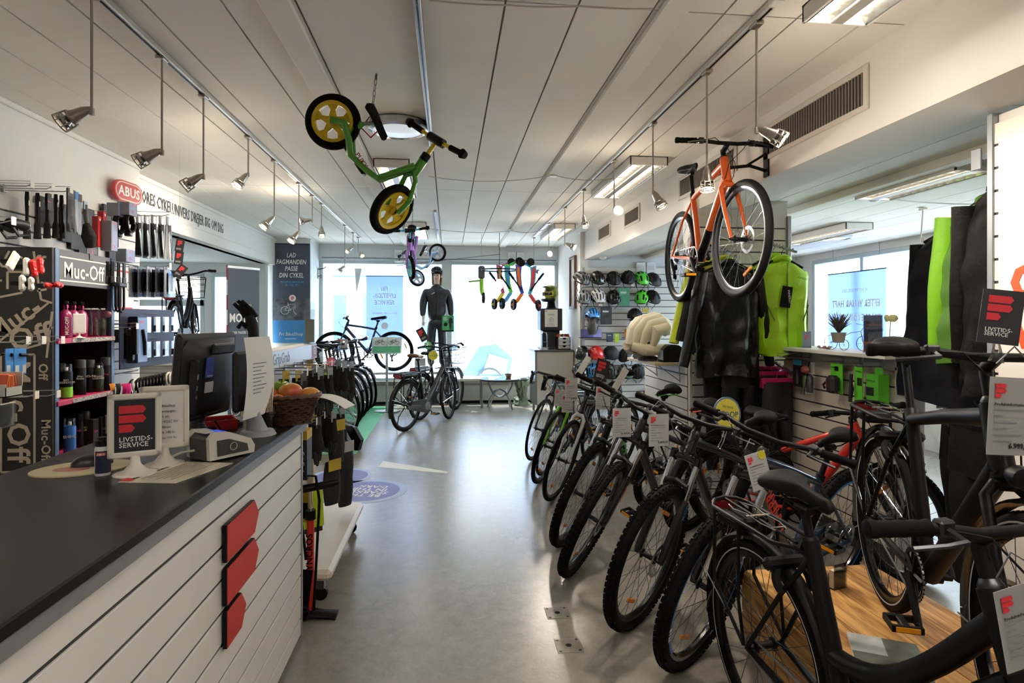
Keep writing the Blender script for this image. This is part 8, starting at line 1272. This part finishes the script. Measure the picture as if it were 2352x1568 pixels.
def service_card(px, py, t_, lab, n, rz, s=1.0):
    t = thing('service_card', lab, 'service card', mat=fm(at(px, py, t_), n) @ RZ(rz) @ MX.Scale(s, 4)); MB().bx(-.04, .04, -.06, .06, 0, .002).build('card', M('26262a', .5), t); flogo(.048, RED, t, T3(-.028, -.008, .0022)); txt('LIVSTIDS-\nSERVICE', .0125, WHT, t, T3(-.028, -.034, .0024), al='LEFT', bold=.01, lead=.8); MB().tube([(0, -.06, .001), (.003, -.085, .001), (.003, -.1, 0)], [.006, .012, .016], 8).build('clip', ACR, t)
service_card(2298, 728, 1.5, 'black service card with red emblem standing on the right handlebar', (-.35, -.93, 0), -.12, 1.15); service_card(1382, 850, 4.9, 'tilted black service card with red emblem above the right bike row', (.2, -.95, .1), -.3, 1.5)
for k, (px, py, t_, lb) in enumerate([(1340, 840, 5.4, 'white leaning showcard above the road bikes'), (1425, 870, 5.0, 'white folded leaflet behind the black service card')]): t = thing('showcard', lb, 'card', mat=fm(at(px, py, t_), (.2, -.97, 0)) @ RZ(-.6)); MB().bx(-.03, .03, -.1, .1, 0, .003).build('card', PAP, t); MB().bx(-.02, .02, -.13, -.1, .0, .006, .002).build('clip', ACR, t)
# near poster on the right panel
po = thing('panel_poster', 'large white poster with orange letters on the near slat panel', 'poster', mat=fm((2.368, 1.45, 1.35), (-1, 0, 0))); MB().bx(-.85, .74, -.95, .93, 0, .004).build('board', M('f0ece4', .5), po); MB().prism([(-.3 + .55 * math.cos(a), .45 + .55 * math.sin(a)) for a in [2 * pi * k / 40 for k in range(40)]], .0006, T3(.2, 0, .004)).build('pale_disc', M('f6f3ee', .5), po)
for s_, y, z in (('O', 1.62, .2), ('W', 1.42, .2)): txt(s_, .2, M('e2582a', .5), po, T3(-.795, y - 1.35 + .03, .0055), al='LEFT', bold=.04)
# clear bottle-shaped holder, wheel trainer, stool, bag
t = thing('bike_trainer', 'black indoor bike trainer stand on the green carpet', 'trainer', (-1.2, 6.9, .0075), -.5); MB().prism([(-.2, 0), (.16, 0), (.2, .12), (.1, .26), (-.06, .3), (-.22, .2)], .06, T3(0, .12, 0) @ RX(pi / 2)).build('side_wing', BLK, t); MB().prism([(-.2, 0), (.16, 0), (.2, .12), (.1, .26), (-.06, .3), (-.22, .2)], .06, T3(0, -.08, 0) @ RX(pi / 2)).build('side_wing', M('1a1a1c', .4), t); MB().tube([(-.3, 0, .33), (-.1, 0, .28), (.1, 0, .24)], [.03, .045, .05], 10).build('drive_unit', BLK, t); MB().bx(-.34, -.06, -.1, .1, .33, .336).build('leaflet', M('8fc9a8', .5), t)
t = thing('bar_stool', 'chrome stool with black seat behind the road bikes', 'stool', (1.62, 8.2, 0)); MB().lathe([(0, .66), (.16, .66), (.17, .63), (.17, .6), (0, .6)], 26).build('seat', BLK, t); MB().lathe([(.165, .6), (.175, .595), (.172, .54), (.16, .54)], 26).build('skirt', CHR, t); MB().cyl((0, 0, .02), (0, 0, .56), .025, None, 12).lathe([(0, .03), (.1, .025), (.19, 0), (0, 0)], 26).build('column', CHR, t)
t = thing('wall_coat_hook', 'black iron coat hook on the back wall beside the pier', 'hook', mat=place((-2.25, 10.5, 2.38), (1, 0, 0))); MB().tube([(0, 0, 0), (.1, 0, .02), (.14, 0, .05)], .008, 6).tube([(0, 0, -.12), (.06, 0, -.1), (.05, 0, -.15)], .008, 6).bx(-.004, .004, -.012, .012, -.16, .03, .002).build('hook', BLK, t)
t = thing('window_flag', 'white flag sail hanging in the left shop window', 'flag', (-1.62, 10.45, 2.4)); MB().grid(lambda u, v: (.12 * u * (1 - v) + .03 * v, .01 * math.sin(6 * v), -.45 * v), 6, 10).build('cloth', M('e8eef2', .6), t); MB().tube([(0, 0, 0), (0, 0, .44)], .002, 4).build('string', STL, t)

# bike trailer parked outside the right shop window
tr = thing('bike_trailer', 'blue-grey bike trailer parked outside the right shop window', 'trailer', (.75, 12.3, -.05)); MB().prism([(-.55, .3), (.5, .3), (.6, .75), (.25, 1.05), (-.1, 1.0)], .6, T3(0, .6, 0) @ RX(pi / 2)).build('canopy', M('3f5a82', .6), tr); MB().prism([(-.05, .42), (.45, .42), (.5, .72), (.1, .85)], .02, T3(0, -.005, 0) @ RX(pi / 2)).build('side_window', M('8fa6bd', .2), tr); MB().tube([(-.55, .3, .3), (-1.1, .3, .35), (-1.2, .3, .6)], .02, 8).build('tow_bar', ALU, tr)
for y in (-.06, .66): w_ = MB().lathe([(.24, -.02), (.28, -.02), (.28, .02), (.24, .02)], 30, (0, 0, 0), 'y', closed=True).build('wheel', DST, tr, loc=(.1, y, .28)); MB().lathe([(0, -.02), (.03, -.02), (.03, .02), (0, .02)], 12, (0, 0, 0), 'y').build('hub', DST, w_)
